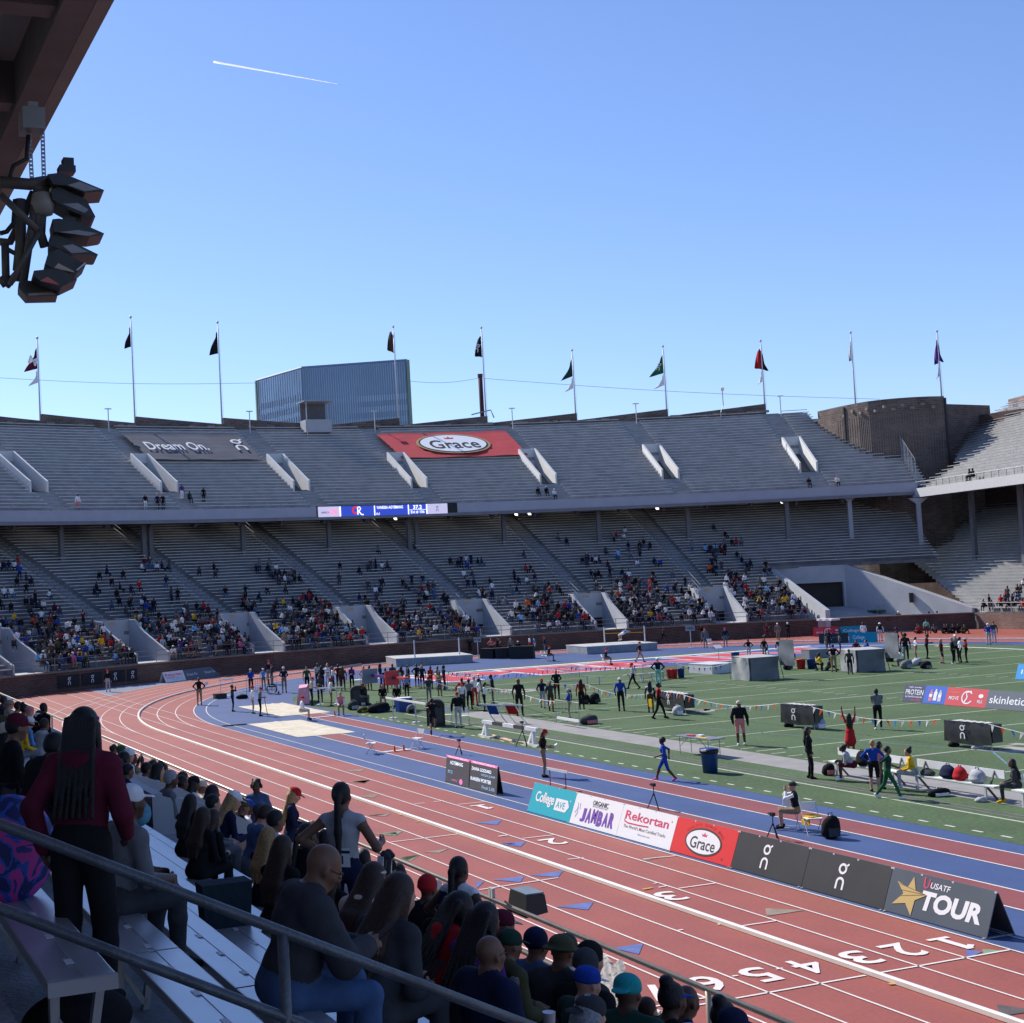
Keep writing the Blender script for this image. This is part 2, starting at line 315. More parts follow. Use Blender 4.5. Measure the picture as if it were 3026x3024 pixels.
        if hat == 'phones': P += [cone(h(s * .07, -.01, .12), h(s * .093, -.01, .01), .012, .012, 1, .01, L) for s in (1, -1)] + [cone(h(-.07, -.01, .12), h(.07, -.01, .12), .013, .013, 1, .01, L)] + [ell(h(s * .1, -.005, -.01), (.02, .035, .042), 1, .01, L, hr) for s in (1, -1)]
    return P, dict(hc=hc, hr=hr, T=T, Tr=Tr, pv=pv)
def mesh_layer(P, lay, vox, name):
    pr = [p for p in P if p['lay'] == lay]
    if not pr: return None
    D, lo = field(pr, vox); V, F = nets(D, lo, vox)
    # one smoothing pass
    E = np.concatenate([F[:, [0, 1]], F[:, [1, 2]], F[:, [2, 3]], F[:, [3, 0]]]); acc = np.zeros_like(V); ct = np.zeros(len(V)); np.add.at(acc, E[:, 0], V[E[:, 1]]); np.add.at(ct, E[:, 0], 1); np.add.at(acc, E[:, 1], V[E[:, 0]]); np.add.at(ct, E[:, 1], 1)
    V = V * .6 + acc / np.maximum(ct, 1)[:, None] * .4
    fc = V[F].mean(1); best = np.full(len(fc), 9.); reg = np.zeros(len(fc), int)
    for p in pr:
        d = p['fn'](fc); mk = d < best; best[mk] = d[mk]; reg[mk] = p['reg']
    me = bpy.data.meshes.new(name); me.vertices.add(len(V)); me.vertices.foreach_set("co", V.ravel().astype(np.float32)); me.loops.add(F.size); me.loops.foreach_set("vertex_index", F.ravel().astype(np.int32))
    me.polygons.add(len(F)); me.polygons.foreach_set("loop_start", np.arange(0, F.size, 4, dtype=np.int32)); me.polygons.foreach_set("material_index", reg.astype(np.int32)); me.update(calc_edges=True)
    me.polygons.foreach_set("use_smooth", np.ones(len(F), bool)); me.validate(); return me
SEAT = dict(pelvis=(0, 0, .1), aR=(.13, .40, -.33), aL=(-.13, .42, -.33), kR=(.1, 1, .8), kL=(-.1, 1, .8))
POSES = {
 'stand': dict(lean=2),
 'stand2': dict(lean=0, aR=(.14, .05, .085), aL=(-.1, -.04, .085), hyaw=25, wL=(-.25, .06, -.06)),
 'hips': dict(lean=0, wR=(.2, .04, .06), wL=(-.2, .04, .06), eR=(1, -.5, 0), eL=(-1, -.5, 0), hR=(-.7, .5, -.3), hL=(.7, .5, -.3)),
 'clip': dict(lean=4, wR=(.1, .3, .16), wL=(-.08, .3, .12), hpitch=25, hR=(-.4, .9, .1), hL=(.5, .9, 0), eR=(.4, -.6, -1), eL=(-.4, -.6, -1)),
 'fold': dict(lean=0, wR=(-.1, .19, .21), wL=(.1, .2, .17), eR=(.8, .3, -.8), eL=(-.8, .3, -.8), hR=(-1, .1, .1), hL=(1, .1, .1)),
 'walk': dict(lean=5, aR=(.09, .33, .1), aL=(-.09, -.36, .13), fL=(0, 1, -.6), wR=(.25, -.18, .02), wL=(-.25, .26, .08), pelvis=(0, 0, .9)),
 'stride': dict(lean=4, aR=(.09, -.28, .11), aL=(-.09, .28, .09), fR=(0, 1, -.5), wR=(.24, .2, .05), wL=(-.25, -.16, .0), pelvis=(0, 0, .92)),
 'run': dict(lean=14, aR=(.09, .38, .38), aL=(-.09, -.45, .35), kL=(0, .4, -1), fL=(0, .4, -1), wR=(.2, -.2, .18), wL=(-.16, .3, .3), eR=(.3, -1, -.2), eL=(-.3, -1, -.6), pelvis=(0, 0, .98)),
 'photo': dict(lean=0, wR=(.09, .2, .54), wL=(-.09, .22, .52), eR=(.9, .2, -.8), eL=(-.9, .2, -.8), hR=(-.3, .2, 1), hL=(.3, .2, 1)),
 'reach': dict(lean=-4, wR=(.25, .08, .95), wL=(-.28, .1, .95), eR=(1, .1, 0), eL=(-1, .1, 0)),
 'bend': dict(lean=85, plean=30, pelvis=(0, -.1, .93), wR=(.2, .55, -.25), wL=(-.2, .5, -.28), hpitch=10),
 'back': dict(lean=1, wR=(.06, -.17, .05), wL=(-.06, -.16, .07), eR=(1, -.5, 0), eL=(-1, -.5, 0), hR=(-1, 0, 0), hL=(1, 0, 0)),
 'arch': dict(lean=-75, plean=-50, pelvis=(0, 0, 1.0), wR=(.3, -.35, .2), wL=(-.3, -.3, .2), aR=(.12, .35, .45), aL=(-.12, .42, .5), kR=(.1, .7, .9), kL=(-.1, .7, .9), hpitch=-20),
 'kick': dict(lean=10, aR=(.1, .75, .95), fR=(0, .3, 1), wR=(.2, .5, .05), wL=(-.2, .45, .1)),
 'leap': dict(lean=16, aR=(.1, .25, .42), aL=(-.09, -.55, .2), kL=(0, .6, -1), fL=(0, .5, -1), wR=(.2, .42, .4), wL=(-.22, -.35, .35), pelvis=(0, 0, 1.0)),
 'sit': dict(SEAT, lean=12, wR=(.12, .34, .05), wL=(-.1, .34, .05)),
 'sitfwd': dict(SEAT, lean=38, wR=(.07, .48, .12), wL=(-.05, .49, .1), hpitch=-18, hR=(-.6, .6, -.3), hL=(.6, .6, -.3)),
 'situp': dict(SEAT, lean=4, wR=(.16, .3, .03), wL=(-.14, .28, .03), hyaw=20),
 'sitphone': dict(SEAT, lean=22, wR=(.09, .38, .16), wL=(-.06, .36, .13), hpitch=32, hR=(-.5, .9, .2), hL=(.5, .9, .2), eR=(.8, -.3, -.8), eL=(-.8, -.3, -.8)),
 'sitphoto': dict(SEAT, lean=6, wR=(.09, .24, .52), wL=(-.09, .25, .5), eR=(.9, .2, -.8), eL=(-.9, .2, -.8), hR=(-.3, .2, 1), hL=(.3, .2, 1)),
 'ground': dict(pelvis=(0, 0, .13), aR=(.2, .62, .08), aL=(-.2, .58, .08), kR=(.4, .3, 1), kL=(-.4, .3, 1), lean=25, wR=(.2, .42, .15), wL=(-.2, .4, .15)),
 'kneel': dict(pelvis=(0, -.05, .45), aR=(.12, .25, .09), aL=(-.12, -.42, .08), kR=(.1, 1, .6), kL=(-.1, 1, -.6), fL=(0, -.3, -1), lean=18, wR=(.08, .34, .42), wL=(-.08, .34, .4), eR=(.8, 0, -.8), eL=(-.8, 0, -.8)),
}
_FIG = {}
def fig_meshes(pose, vox, **kw):
    key = (pose if isinstance(pose, str) else str(pose), vox, tuple(sorted((k, v) for k, v in kw.items() if k not in ('hair', 'hat'))))
    if key not in _FIG: P, inf = figure(POSES[pose] if isinstance(pose, str) else pose, **{k: v for k, v in kw.items() if k not in ('hair', 'hat')}); _FIG[key] = (mesh_layer(P, 'body', vox, 'person'), inf)
    out = [_FIG[key][0], None, None]
    for i, (nm, lay) in enumerate((('hair', 'hair'), ('hat', 'cap'))):
        if kw.get(nm):
            k2 = key + (nm, kw[nm])
            if k2 not in _FIG: P, _ = figure(POSES[pose] if isinstance(pose, str) else pose, **{k: v for k, v in kw.items() if k not in (('hat',) if nm == 'hair' else ('hair',))}); _FIG[k2] = mesh_layer(P, lay, min(vox, .014), nm)
            out[i + 1] = _FIG[k2]
    return out[0], out[1], out[2], _FIG[key][1]
def set_mats(o, me, mats):
    while len(me.materials) < len(mats): me.materials.append(None)
    for i, mm in enumerate(mats): o.material_slots[i].link = 'OBJECT'; o.material_slots[i].material = mm
SK = {'d': (.075, .036, .021), 'm': (.17, .085, .05), 'l': (.48, .26, .18), 't': (.32, .17, .11)}
C = dict(black=(.012, .012, .014), navy=(.012, .018, .05), white=(.75, .75, .76), grey=(.16, .165, .175), lgrey=(.4, .41, .43), red=(.42, .02, .025), maroon=(.1, .012, .028), blue=(.015, .06, .35), lblue=(.12, .3, .6), sky=(.2, .45, .75),
         khaki=(.28, .21, .13), beige=(.45, .38, .28), green=(.02, .11, .05), yellow=(.7, .42, .02), orange=(.7, .12, .03), purple=(.09, .03, .2), pink=(.65, .1, .3), brown=(.08, .045, .025), teal=(.02, .3, .3), denim=(.06, .11, .22), char=(.05, .052, .058), cream=(.6, .52, .4), rose=(.6, .2, .22), mint=(.2, .5, .42), dgreen=(.015, .05, .035), olive=(.07, .07, .035), lav=(.4, .36, .55), blond=(.42, .26, .1), tan=(.3, .22, .15))
def cm(n): return cloth(C[n]) if isinstance(n, str) else cloth(n)
def hairm(n): return M("hair_" + n, {'k': (.008, .007, .007), 'b': (.035, .018, .01), 'y': (.36, .22, .09), 'g': (.3, .3, .31), 'r': (.14, .05, .025)}[n], .55, .3, 40, spec=.4, bump=.5, bscale=90)
def skinm(k): return M("skin_" + k, SK[k], .5, .1, 14, spec=.4)
NP = [0]
def person(label, pose, loc, rz, skin='d', top='black', slv=None, fore=None, bot='black', shin=None, shoe='black', hair=None, hc='k', hat=None, hatc=None, brim=None, ht=1.75, vox=.022, group=None, **kw):
    """one figure: the body is one mesh, hair and headgear are its parts. fore / shin 's' leaves them bare"""
    body, hm, cp, inf = fig_meshes(pose, vox, hair=hair, hat=hat, **kw); s = ht / 1.75
    o = bpy.data.objects.new("person", body); COL.objects.link(o); o.location = loc; o.rotation_euler = (0, 0, -math.radians(rz)); o.scale = (s, s, s)
    sk = skinm(skin); f = lambda v, d: sk if v == 's' else (cm(v) if v else d); tm = cm(top); sm = f(slv, tm); bm = f(bot, sk)
    set_mats(o, body, [sk, tm, sm, f(fore, sm), bm, f(shin, bm), cm(shoe), hairm(hc), M("eye", (.01, .008, .008), .3, 0)])
    tag(o, label, "person", group)
    if hm: q = bpy.data.objects.new("hair", hm); COL.objects.link(q); q.parent = o; set_mats(q, hm, [hairm(hc)] * 9)
    if cp: q = bpy.data.objects.new({'beanie': 'knit_hat', 'bucket': 'sun_hat', 'phones': 'headphones', 'visor': 'sun_visor', 'band': 'headband'}.get(hat, 'cap'), cp); COL.objects.link(q); q.parent = o; hcm = cm(hatc or 'black'); set_mats(q, cp, [hcm, hcm, cm(brim) if brim else hcm])
    o["_inf"] = 0; del o["_inf"]; NP[0] += 1
    return o
# ------------------------------------------------------------------ sky furniture, ground, track
def structure(o, label=None): return tag(o, label, None, None, 'structure')
def sheet(name, pts, z, mat, parent=None):
    o = MB().poly([(p[0], p[1], z) for p in pts]).build(name, mat, parent); return structure(o)
RED = M("track_red", (.29, .070, .048), .62, .10, .5, spec=.5, bump=.25, bscale=60, fine=.1)
REDR = M("runway_red", (.23, .055, .048), .62, .10, .6, spec=.5, bump=.25, bscale=60, fine=.1)
BLUE = M("track_blue", (.042, .075, .19), .62, .12, .5, spec=.5, bump=.25, bscale=60, fine=.08)
TURF = M("turf_green", (.075, .118, .052), .85, .16, .35, spec=.25, bump=.7, bscale=45, fine=.22)
LINE = M("line_white", (.72, .66, .62), .6, .06, 3); LINEG = M("line_turf", (.42, .46, .34), .8, .12, 3); WHITE = M("white_paint", (.78, .78, .76), .5, .05, 2)
PAVE = M("walk_grey", (.27, .255, .24), .8, .12, 1.2, bump=.3, fine=.1); ASPH = M("city_ground", (.09, .09, .088), .9, .1, .05)
sheet("ground", [(-900, -700), (1500, -700), (1500, 2200), (-900, 2200)], -.35, ASPH)
XL, LW, YC, CX = 20.96, 1.088, 69.0, 59.0
def wallY(x, r=88.75): return 23.7 + math.sqrt(max(0, r * r - (x - 59) ** 2))
trk = [(8.6, -40), (105.2, -40), (105.2, 99.9)] + [(x, wallY(x, 89.0)) for x in np.linspace(104.5, 12, 60)] + [(8.6, 99)]
track = sheet("track", trk, 0, RED)
def oval(r, left=True, right=True, n=60, y0=-40):
    """left half is a circle, the far-right half a slightly narrower ellipse"""
    pts = [(CX - r, y0)]; rr = r - 4.0
    for i in range(n + 1):
        a = pi - pi * i / n; x = CX + (r if a > pi / 2 else rr) * math.cos(a); pts.append((x, YC + r * math.sin(a)))
    return pts + [(CX + rr, y0)]
R0 = CX - XL
corner = [(x, y) for x, y in oval(R0 + 8 * LW, n=90) if x < 36 and y > YC + 24 and math.hypot(x - 59, y - 23.7) < 88.6]
pc = corner + [(x, wallY(x)) for x in np.linspace(corner[-1][0], 20.96, 14)] + [(20.96, corner[0][1])]
sheet("corner_apron", [p for p in pc if p[0] >= 20.9], .004, M("apron_blue_grey", (.16, .175, .24), .8, .1, .8), None)
sheet("infield_apron", oval(R0), .004, BLUE)
tx1 = 88.4
sheet("turf", [(28.45, -40), (tx1, -40), (tx1 + .6, 70), (87.2, 82.5), (86.8, 84.7), (78, 93.2), (76, 95.6), (40, 95.2), (36, 92), (33.6, 85.2), (30.4, 84), (28.8, 79.5)], .008, TURF)
sheet("end_zone", [(38.5, 85.0), (83, 85.0), (80.5, 93.4), (38.5, 93.4)], .012, M("endzone_blue", (.045, .085, .26), .8, .12, .6, bump=.5, bscale=45, fine=.15))
# runways of the jumps, with their lines
for x0, x1, y1 in ((23.45, 24.72, 61.8), (26.45, 27.72, 72.0)):
    sheet("runway", [(x0, -40), (x1, -40), (x1, y1), (x0, y1)], .009, REDR, None)
mb = MB()
def seg(a, b, wd=.05, z=.013):
    a = Vector((a[0], a[1])); b = Vector((b[0], b[1])); d = (b - a).normalized(); n = Vector((-d.y, d.x)) * wd / 2
    mb.quad((a.x + n.x, a.y + n.y, z), (a.x - n.x, a.y - n.y, z), (b.x - n.x, b.y - n.y, z), (b.x + n.x, b.y + n.y, z))
def chain(pts, wd=.05, z=.013):
    """joined ribbon"""
    L = []; pts = [Vector((p[0], p[1])) for p in pts]
    for i, p in enumerate(pts):
        d = (pts[min(i + 1, len(pts) - 1)] - pts[max(0, i - 1)]).normalized(); n = Vector((-d.y, d.x)) * wd / 2; L.append((p + n, p - n))
    for (a, b), (c, d) in zip(L, L[1:]): mb.quad((a.x, a.y, z), (b.x, b.y, z), (d.x, d.y, z), (c.x, c.y, z))
def flush(name, mat, parent=None):
    global mb
    o = mb.build(name, mat, parent); mb = MB(); return structure(o)
for x in (23.45, 24.72): chain([(x, -40), (x, 61.8)], .06)
for x in (26.45, 27.72): chain([(x, -40), (x, 72)], .06)
chain([(21.7, -40), (21.7, YC)] + [(CX - 37.3 * math.cos(a), YC + 37.3 * math.sin(a)) for a in np.linspace(.03, .75, 24)], .045)
flush("runway_line", LINE)
for k in range(9):                                   # lane lines, each its own strip
    r = R0 + k * LW
    if k == 3: continue
    pts = [p for p in oval(r, n=110) if math.hypot(p[0] - 59, p[1] - 23.7) < 88.5]
    chain(pts, .05); flush("lane_line", LINE, track)
    if k > 0: chain([(CX - r, YC), (CX - r, wallY(CX - r) if CX - r > 15 else 104)], .045, .015); flush("sprint_line", LINE, track)
chain([(20.96, YC), (20.96, wallY(20.96))], .045, .015); flush("sprint_line", LINE, track)
# raised white kerb rail between lanes three and four
rl = MB(); pr = oval(R0 + 3 * LW, n=120); vs = []; prof = [(-.055, .012), (-.055, .09), (-.03, .105), (.03, .105), (.055, .09), (.055, .012)]
for i, p in enumerate(pr):
    a = Vector(pr[max(0, i - 1)]); b = Vector(pr[min(len(pr) - 1, i + 1)]); d = (b - a).normalized(); n = Vector((-d.y, d.x)); vs += [(p[0] + n.x * o, p[1] + n.y * o, z) for o, z in prof]
rl.add(vs, [(i * 6 + j, i * 6 + (j + 1) % 6, i * 6 + 6 + (j + 1) % 6, i * 6 + 6 + j) for i in range(len(pr) - 1) for j in range(6)])
kerb = rl.build("kerb_rail", M("kerb_white", (.74, .72, .68), .45, .08, 2)); structure(kerb)
# start line, numbers, exchange marks
for x0, x1 in ((12.3, 17.6), (17.8, 20.95)): seg((x0, 19.72), (x1, 19.72), .055)
seg((8.9, 20.06), (14.4, 19.98), .055)
for t, a, b in (('W', (20, 155), (800, 62)), ('W', (1030, 700), (1931, 562)), ('N', (620, 765), (705, 757)), ('N', (775, 748), (860, 738)), ('N', (975, 770), (1190, 748)), ('N', (1305, 1032), (1390, 1020)), ('Q', (175, 1142), (250, 1132)), ('Q', (350, 1158), (570, 1132)), ('Q', (670, 1307), (785, 1296)), ('Q', (1210, 1305), (1440, 1282)), ('2', 0, 0)):
    if t != '2': p, q = G(t, *a), G(t, *b); seg((p.x, p.y), (q.x, q.y), .05, .017)
for x, y in ((255, 1), (0, 0)): pass
CR['1'] = (1900, 2600, .31056); CR['2'] = (2500, 2550, .27226)
for a, b in (((340, 88), (690, 38)), ((945, 445), (1280, 395)), ((330, 490), (380, 480)), ((1270, 858), (1330, 848)), ((850, 925), (905, 918)), ((710, 432), (755, 425)), ((100, 42), (155, 33)), ((150, 78), (225, 64))):
    p, q = G('1', *a), G('1', *b); seg((p.x, p.y), (q.x, q.y), .05, .017)
flush("stagger_mark", LINE, track)
for a, b, t in (((0, 98), (90, 82), '1'), ((100, 200), (215, 232), '1'), ((1040, 525), (1130, 550), '1'), ((465, 1325), (560, 1318), '2'), ((490, 858), (530, 855), 'N'), ((630, 910), (680, 905), 'N')):
    p, q = G(t, *a), G(t, *b); seg((p.x, p.y), (q.x, q.y), .09, .019)
flush("stagger_mark", M("mark_yellow", (.6, .3, .04), .6, .1, 3), track)
def lane_digit(d, c, sz=.84, wd=.56):
    if d == '1': o1 = MB(); stroke(o1, [(0, -.5), (0, .5)], .2); stroke(o1, [(-.3, -.44), (.3, -.44)], .13, .001); stroke(o1, [(-.02, .42), (-.24, .26)], .14, .002); me = o1.mesh("one"); me.transform(Matrix.Scale(sz, 4))
    else: me = fit_text(d, wd, sz, .012)
    R = Matrix(((-1, 0, 0), (0, -1, 0), (0, 0, 1))).to_4x4(); me.transform(Matrix.Translation((c[0], c[1], .016)) @ R)
    structure(link("lane_number", me, LINE, track))
for k in range(8): lane_digit(str(k + 1), (XL - LW * (k + .5) + (.06 if k == 2 else 0), 20.62 - .1 * (k == 0)))
for d, t, x, y in (('1', 'N', 1180, 790), ('2', 'Q', 570, 1180), ('3', '1', 260, 160)): p = G(t, x, y); lane_digit(d, (p.x, p.y), .85, .55)
TRI = {'grey': [('U', (1200, 205), (1340, 217), (1420, 180)), ('U', (1080, 45), (1260, 57), (1330, 18)), ('U', (1290, 425), (1450, 432), (1510, 405)), ('N', (30, 490), (180, 497), (215, 475)), ('N', (90, 580), (220, 592), (255, 567)), ('N', (160, 700), (280, 712), (330, 685)), ('N', (240, 855), (380, 862), (430, 838)), ('W', (390, 265), (570, 272), (690, 222)), ('1', (1165, 270), (1175, 345), (1540, 290)), ('Q', (1185, 1308), (1230, 1312), (1420, 1268))],
       'green': [('U', (1370, 640), (1600, 648), (1700, 600)), ('U', (1660, 905), (1785, 947), (1890, 875)), ('W', (130, 325), (215, 360), (345, 295)), ('N', (300, 1010), (470, 1020), (525, 985)), ('W', (0, 45), (85, 72), (155, 22)), ('2', (1480, 935), (1490, 985), (1755, 955))],
       'blue': [('W', (1180, 580), (1500, 608), (1540, 538)), ('W', (985, 600), (1005, 672), (1085, 598)), ('W', (1290, 180), (1505, 203), (1555, 143)), ('W', (1600, 530), (1928, 548), (1990, 475)), ('N', (1110, 915), (1295, 932), (1335, 892)), ('N', (1340, 1085), (1480, 1106), (1528, 1072)), ('X', (195, 40), (325, 53), (348, 21)), ('X', (425, 207), (530, 233), (547, 189)), ('2', (1290, 940), (1330, 1032), (1480, 965)), ('Q', (190, 1190), (330, 1210), (368, 1175)), ('N', (1690, 50 + 880), (1700, 50 + 882), (1705, 50 + 880))],
       'dark': [('2', (1635, 1535), (1680, 1665), (2100, 1600)), ('W', (1600, 930), (1690, 975), (1760, 868))]}
for nm, L in TRI.items():
    mt = M("exchange_" + nm, {'grey': (.26, .2, .15), 'green': (.2, .27, .17), 'blue': (.1, .14, .34), 'dark': (.1, .085, .08)}[nm], .7, .2, 3, fine=.15)
    for t, *ps in L:
        q = [G(t, *p, .01) for p in ps]; a = (q[1] - q[0]).cross(q[2] - q[0]).z
        structure(MB().poly(q if a > 0 else q[::-1]).build("exchange_mark", mt, track))
# field markings
for k in range(-16, 10):
    y = 44.254 + 4.572 * k
    if y > 81: continue
    mb2 = (k == 3 or k == -1 or k == 7); seg((35.0, y), (83.5, y), .16 if mb2 else .10)
    flush("yard_line", M("line_turf_grey", (.34, .32, .29), .8, .1, 3) if mb2 else LINEG)
for k in range(-70, 45):
    y = 44.254 + .9144 * k
    if y > 80.5 or k % 5 == 0: continue
    for x in (35.3, 52.98, 65.5, 83.0): seg((x - .33, y), (x + .33, y), .085)
flush("hash_mark", LINEG)
for k in range(-60, 60):
    y = 27.3 + .9144 * k
    if y < 70: seg((29.15, y - .17), (29.15, y + .17), .1)
flush("dash_mark", M("dash_white", (.55, .55, .47), .8, .1, 3))
seg((31.05, -40), (31.05, 68), .11); flush("side_line", LINEG)
seg((31.45, -40), (31.45, 68), .13); seg((31.78, -40), (31.78, 68), .1); flush("faded_line", M("faded_purple", (.14, .12, .13), .85, .2, 2))
seg((33.9, 30), (41, 38.7), .07); seg((38.3, 52), (41, 39.2), .07); seg((41, 39.2), (44, 24), .07); flush("lacrosse_line", M("lacrosse_blue", (.12, .22, .3), .8, .2, 3))
sheet("walk_strip", [(32.85, -40), (34.72, -40), (34.72, 66), (32.85, 66)], .012, PAVE)
seg((38.5, 93.75), (80.4, 93.75), .7, .016); seg((80.2, 93.5), (86.5, 85.2), .35, .016); seg((84.5, 84.6), (82.4, 40), .4, .016); flush("end_line", M("end_white", (.66, .66, .6), .7, .06, 2))
me = fit_text("PENN", 35.5, 6.6, .035); me.transform(Matrix.Translation((60.5, 89.2, .02)))
structure(link("end_zone_letter", me, M("letter_red", (.5, .055, .075), .8, .12, .6, bump=.4)))
me = fit_text("PENN", 36.3, 7.3, .055); me.transform(Matrix.Translation((60.5, 89.2, .0165))); structure(link("end_zone_outline", me, LINE))
for t, x, y, s, sz in (('L', 180, 785, '2', 2.4), ('V', 1830, 1330, '3', 2.6), ('E', 1330, 1160, 'O', 2.0), ('D', 900, 745, '0', 2.4)):
    p = G(t, x, y); me = fit_text(s, sz * .8, sz, .02); me.transform(Matrix.Translation((p.x, p.y, .0145)) @ Matrix.Rotation(-pi / 2, 4, 'Z')); structure(link("yard_number", me, M("line_turf_grey", (.34, .32, .29))))
# sand pits
SAND = M("sand", (.62, .55, .43), .95, .12, 1.4, spec=.1, bump=1.0, bscale=14, fine=.12)
for x0, x1, y0, y1 in ((22.5, 25.5, 61.7, 69.4), (25.3, 28.3, 72.0, 79.8)):
    nx, ny = 14, 30; vs = []
    for j in range(ny + 1):
        for i in range(nx + 1):
            e = min(i, nx - i, j, ny - j); vs.append((x0 + (x1 - x0) * i / nx, y0 + (y1 - y0) * j / ny, .02 + (0 if e == 0 else random.uniform(0, .07))))
    o = MB().add(vs, [(j * (nx + 1) + i, j * (nx + 1) + i + 1, (j + 1) * (nx + 1) + i + 1, (j + 1) * (nx + 1) + i) for j in range(ny) for i in range(nx)]).build("sand_pit", SAND, smooth=True); tag(o, None, None, None, 'structure')
# sky: contrail, far tower, chimney, wires
def depth(t, x, y, D): return CAM + ray(t, x, y) * D
trl = MB(); a, b = depth('o', 630, 183, 3000), depth('o', 1005, 250, 3000); n = 24
TR = bpy.data.materials.new("contrail_white"); TR.use_nodes = True; tb = TR.node_tree.nodes["Principled BSDF"]; tb.inputs["Base Color"].default_value = (.9, .92, .95, 1); tb.inputs["Roughness"].default_value = 1; tb.inputs["Alpha"].default_value = .85; tb.inputs["Transmission Weight"].default_value = 1.0; tb.inputs["IOR"].default_value = 1.0; tl_ = TR.node_tree.nodes.new("ShaderNodeBsdfTranslucent"); tl_.inputs[0].default_value = (1, 1, 1, 1); TR.node_tree.links.new(tl_.outputs[0], TR.node_tree.nodes["Material Output"].inputs[0])
trl.tube([a + (b - a) * (i / n) for i in range(n + 1)], 2.3, 6, .4); c = trl.build("contrail", TR, smooth=True); tag(c, "thin white aircraft contrail high in the blue sky", "contrail")
tw = empty("office_tower", (0, 0, 0), 0, "glass office tower standing behind the far stand under a flagpole", "building")
P1, P2, P3 = depth('o', 763, 1230, 527), depth('o', 899, 1230, 500), depth('o', 1212, 1230, 494); back = Vector((20, 60, 0)); z0 = 40
zt = [(depth('o', 763, 1122, 527)).z, (depth('o', 897, 1086, 500)).z, (depth('o', 1204, 1065, 494)).z]; ztop = sum(zt) / 3
GL = M("tower_glass", (.42, .54, .66), .22, .25, .05, metal=.25, spec=.6); GL2 = M("tower_glass_pale", (.55, .68, .80), .25, .2, .06, metal=.2, spec=.6); FIN = M("tower_fin", (.24, .32, .44), .5, .1); TRIM = M("tower_trim", (.30, .36, .22), .5, .1)
mb = MB(); mb.hexa([(P1.x, P1.y, z0), (P2.x, P2.y, z0), (P3.x, P3.y, z0), (P3.x + back.x, P3.y + back.y, z0)], [(P1.x, P1.y, ztop), (P2.x, P2.y, ztop), (P3.x, P3.y, ztop), (P3.x + back.x, P3.y + back.y, ztop)]); mb.build("tower_wall", GL, tw); mb = MB()
def facade(pa, pb, nf, nb, top):
    pa = Vector((pa.x, pa.y, 0)); pb = Vector((pb.x, pb.y, 0)); d = pb - pa; nrm = Vector((d.y, -d.x, 0)).normalized()
    fh = 4.1
    for i in range(nf):
        zc = ztop - top - fh * i; m2 = MB(); q = [pa + nrm * .25, pb + nrm * .25]
        for k in range(10):
            u0, u1 = k / 10, (k + 1) / 10; m2.quad(*(pa + d * u + nrm * .25 + Vector((0, 0, zz)) for u, zz in ((u0, zc - 2.1), (u1, zc - 2.1), (u1, zc), (u0, zc))))
        m2.build("window_band", GL2, tw)
    m2 = MB()
    for k in range(nb + 1):
        p = pa + d * (k / nb) + nrm * .5; m2.beam((p.x, p.y, z0), (p.x, p.y, ztop - .5), .28, .35)
    o = m2.build("mullion", FIN, tw); tag(o, None, None, None, 'stuff')
facade(P1, P2, 9, 20, 9.5); facade(P2, P3, 9, 46, 12)
mb = MB(); mb.tube([(P1.x, P1.y, ztop), (P2.x, P2.y, ztop), (P3.x, P3.y, ztop)], .45, 6); mb.build("roof_edge", FIN, tw)
mb = MB(); mb.beam((P1.x, P1.y, z0), (P1.x, P1.y, ztop), 1.2, 1.2); mb.beam((P3.x, P3.y, z0), (P3.x, P3.y, ztop), 1.2, 1.2); mb.build("corner_trim", TRIM, tw); mb = MB()
ch = empty("chimney", (0, 0, 0), 0, "slender dark red chimney rising behind the far stand parapet", "chimney"); ca, cb = depth('o', 1426, 1240, 260), depth('o', 1419, 1115, 260)
MB().tube([ca - Vector((0, 0, 6)), cb], .42, 10).build("stack", M("chimney_red", (.09, .03, .03), .8, .15, 2), ch, smooth=True); MB().tube([cb, cb + Vector((0, 0, .6))], .5, 10).build("stack_rim", M("chimney_rim", (.16, .05, .04)), ch)
mm = MB(); mm.tube([depth('o', 1393, 1226, 255), depth('o', 1450, 1212, 255), depth('o', 1460, 1235, 255)], .12, 6); mm.build("ladder_arm", FIN, ch)
for i, (p, q, lb) in enumerate((((0, 1117), (763, 1132), "thin overhead cable crossing the sky left of the glass tower"), ((1205, 1126), (1416, 1118), "thin overhead cable between the glass tower and the chimney"), ((1420, 1118), (2600, 1180), "thin overhead cable sagging right from the chimney across the sky"))):
    a, b = depth('o', *p, 258), depth('o', *q, 258); tag(MB().tube([a + (b - a) * t / 8 - Vector((0, 0, math.sin(pi * t / 8) * .6)) for t in range(9)], .035, 4).build("overhead_cable", FIN), lb, "cable")
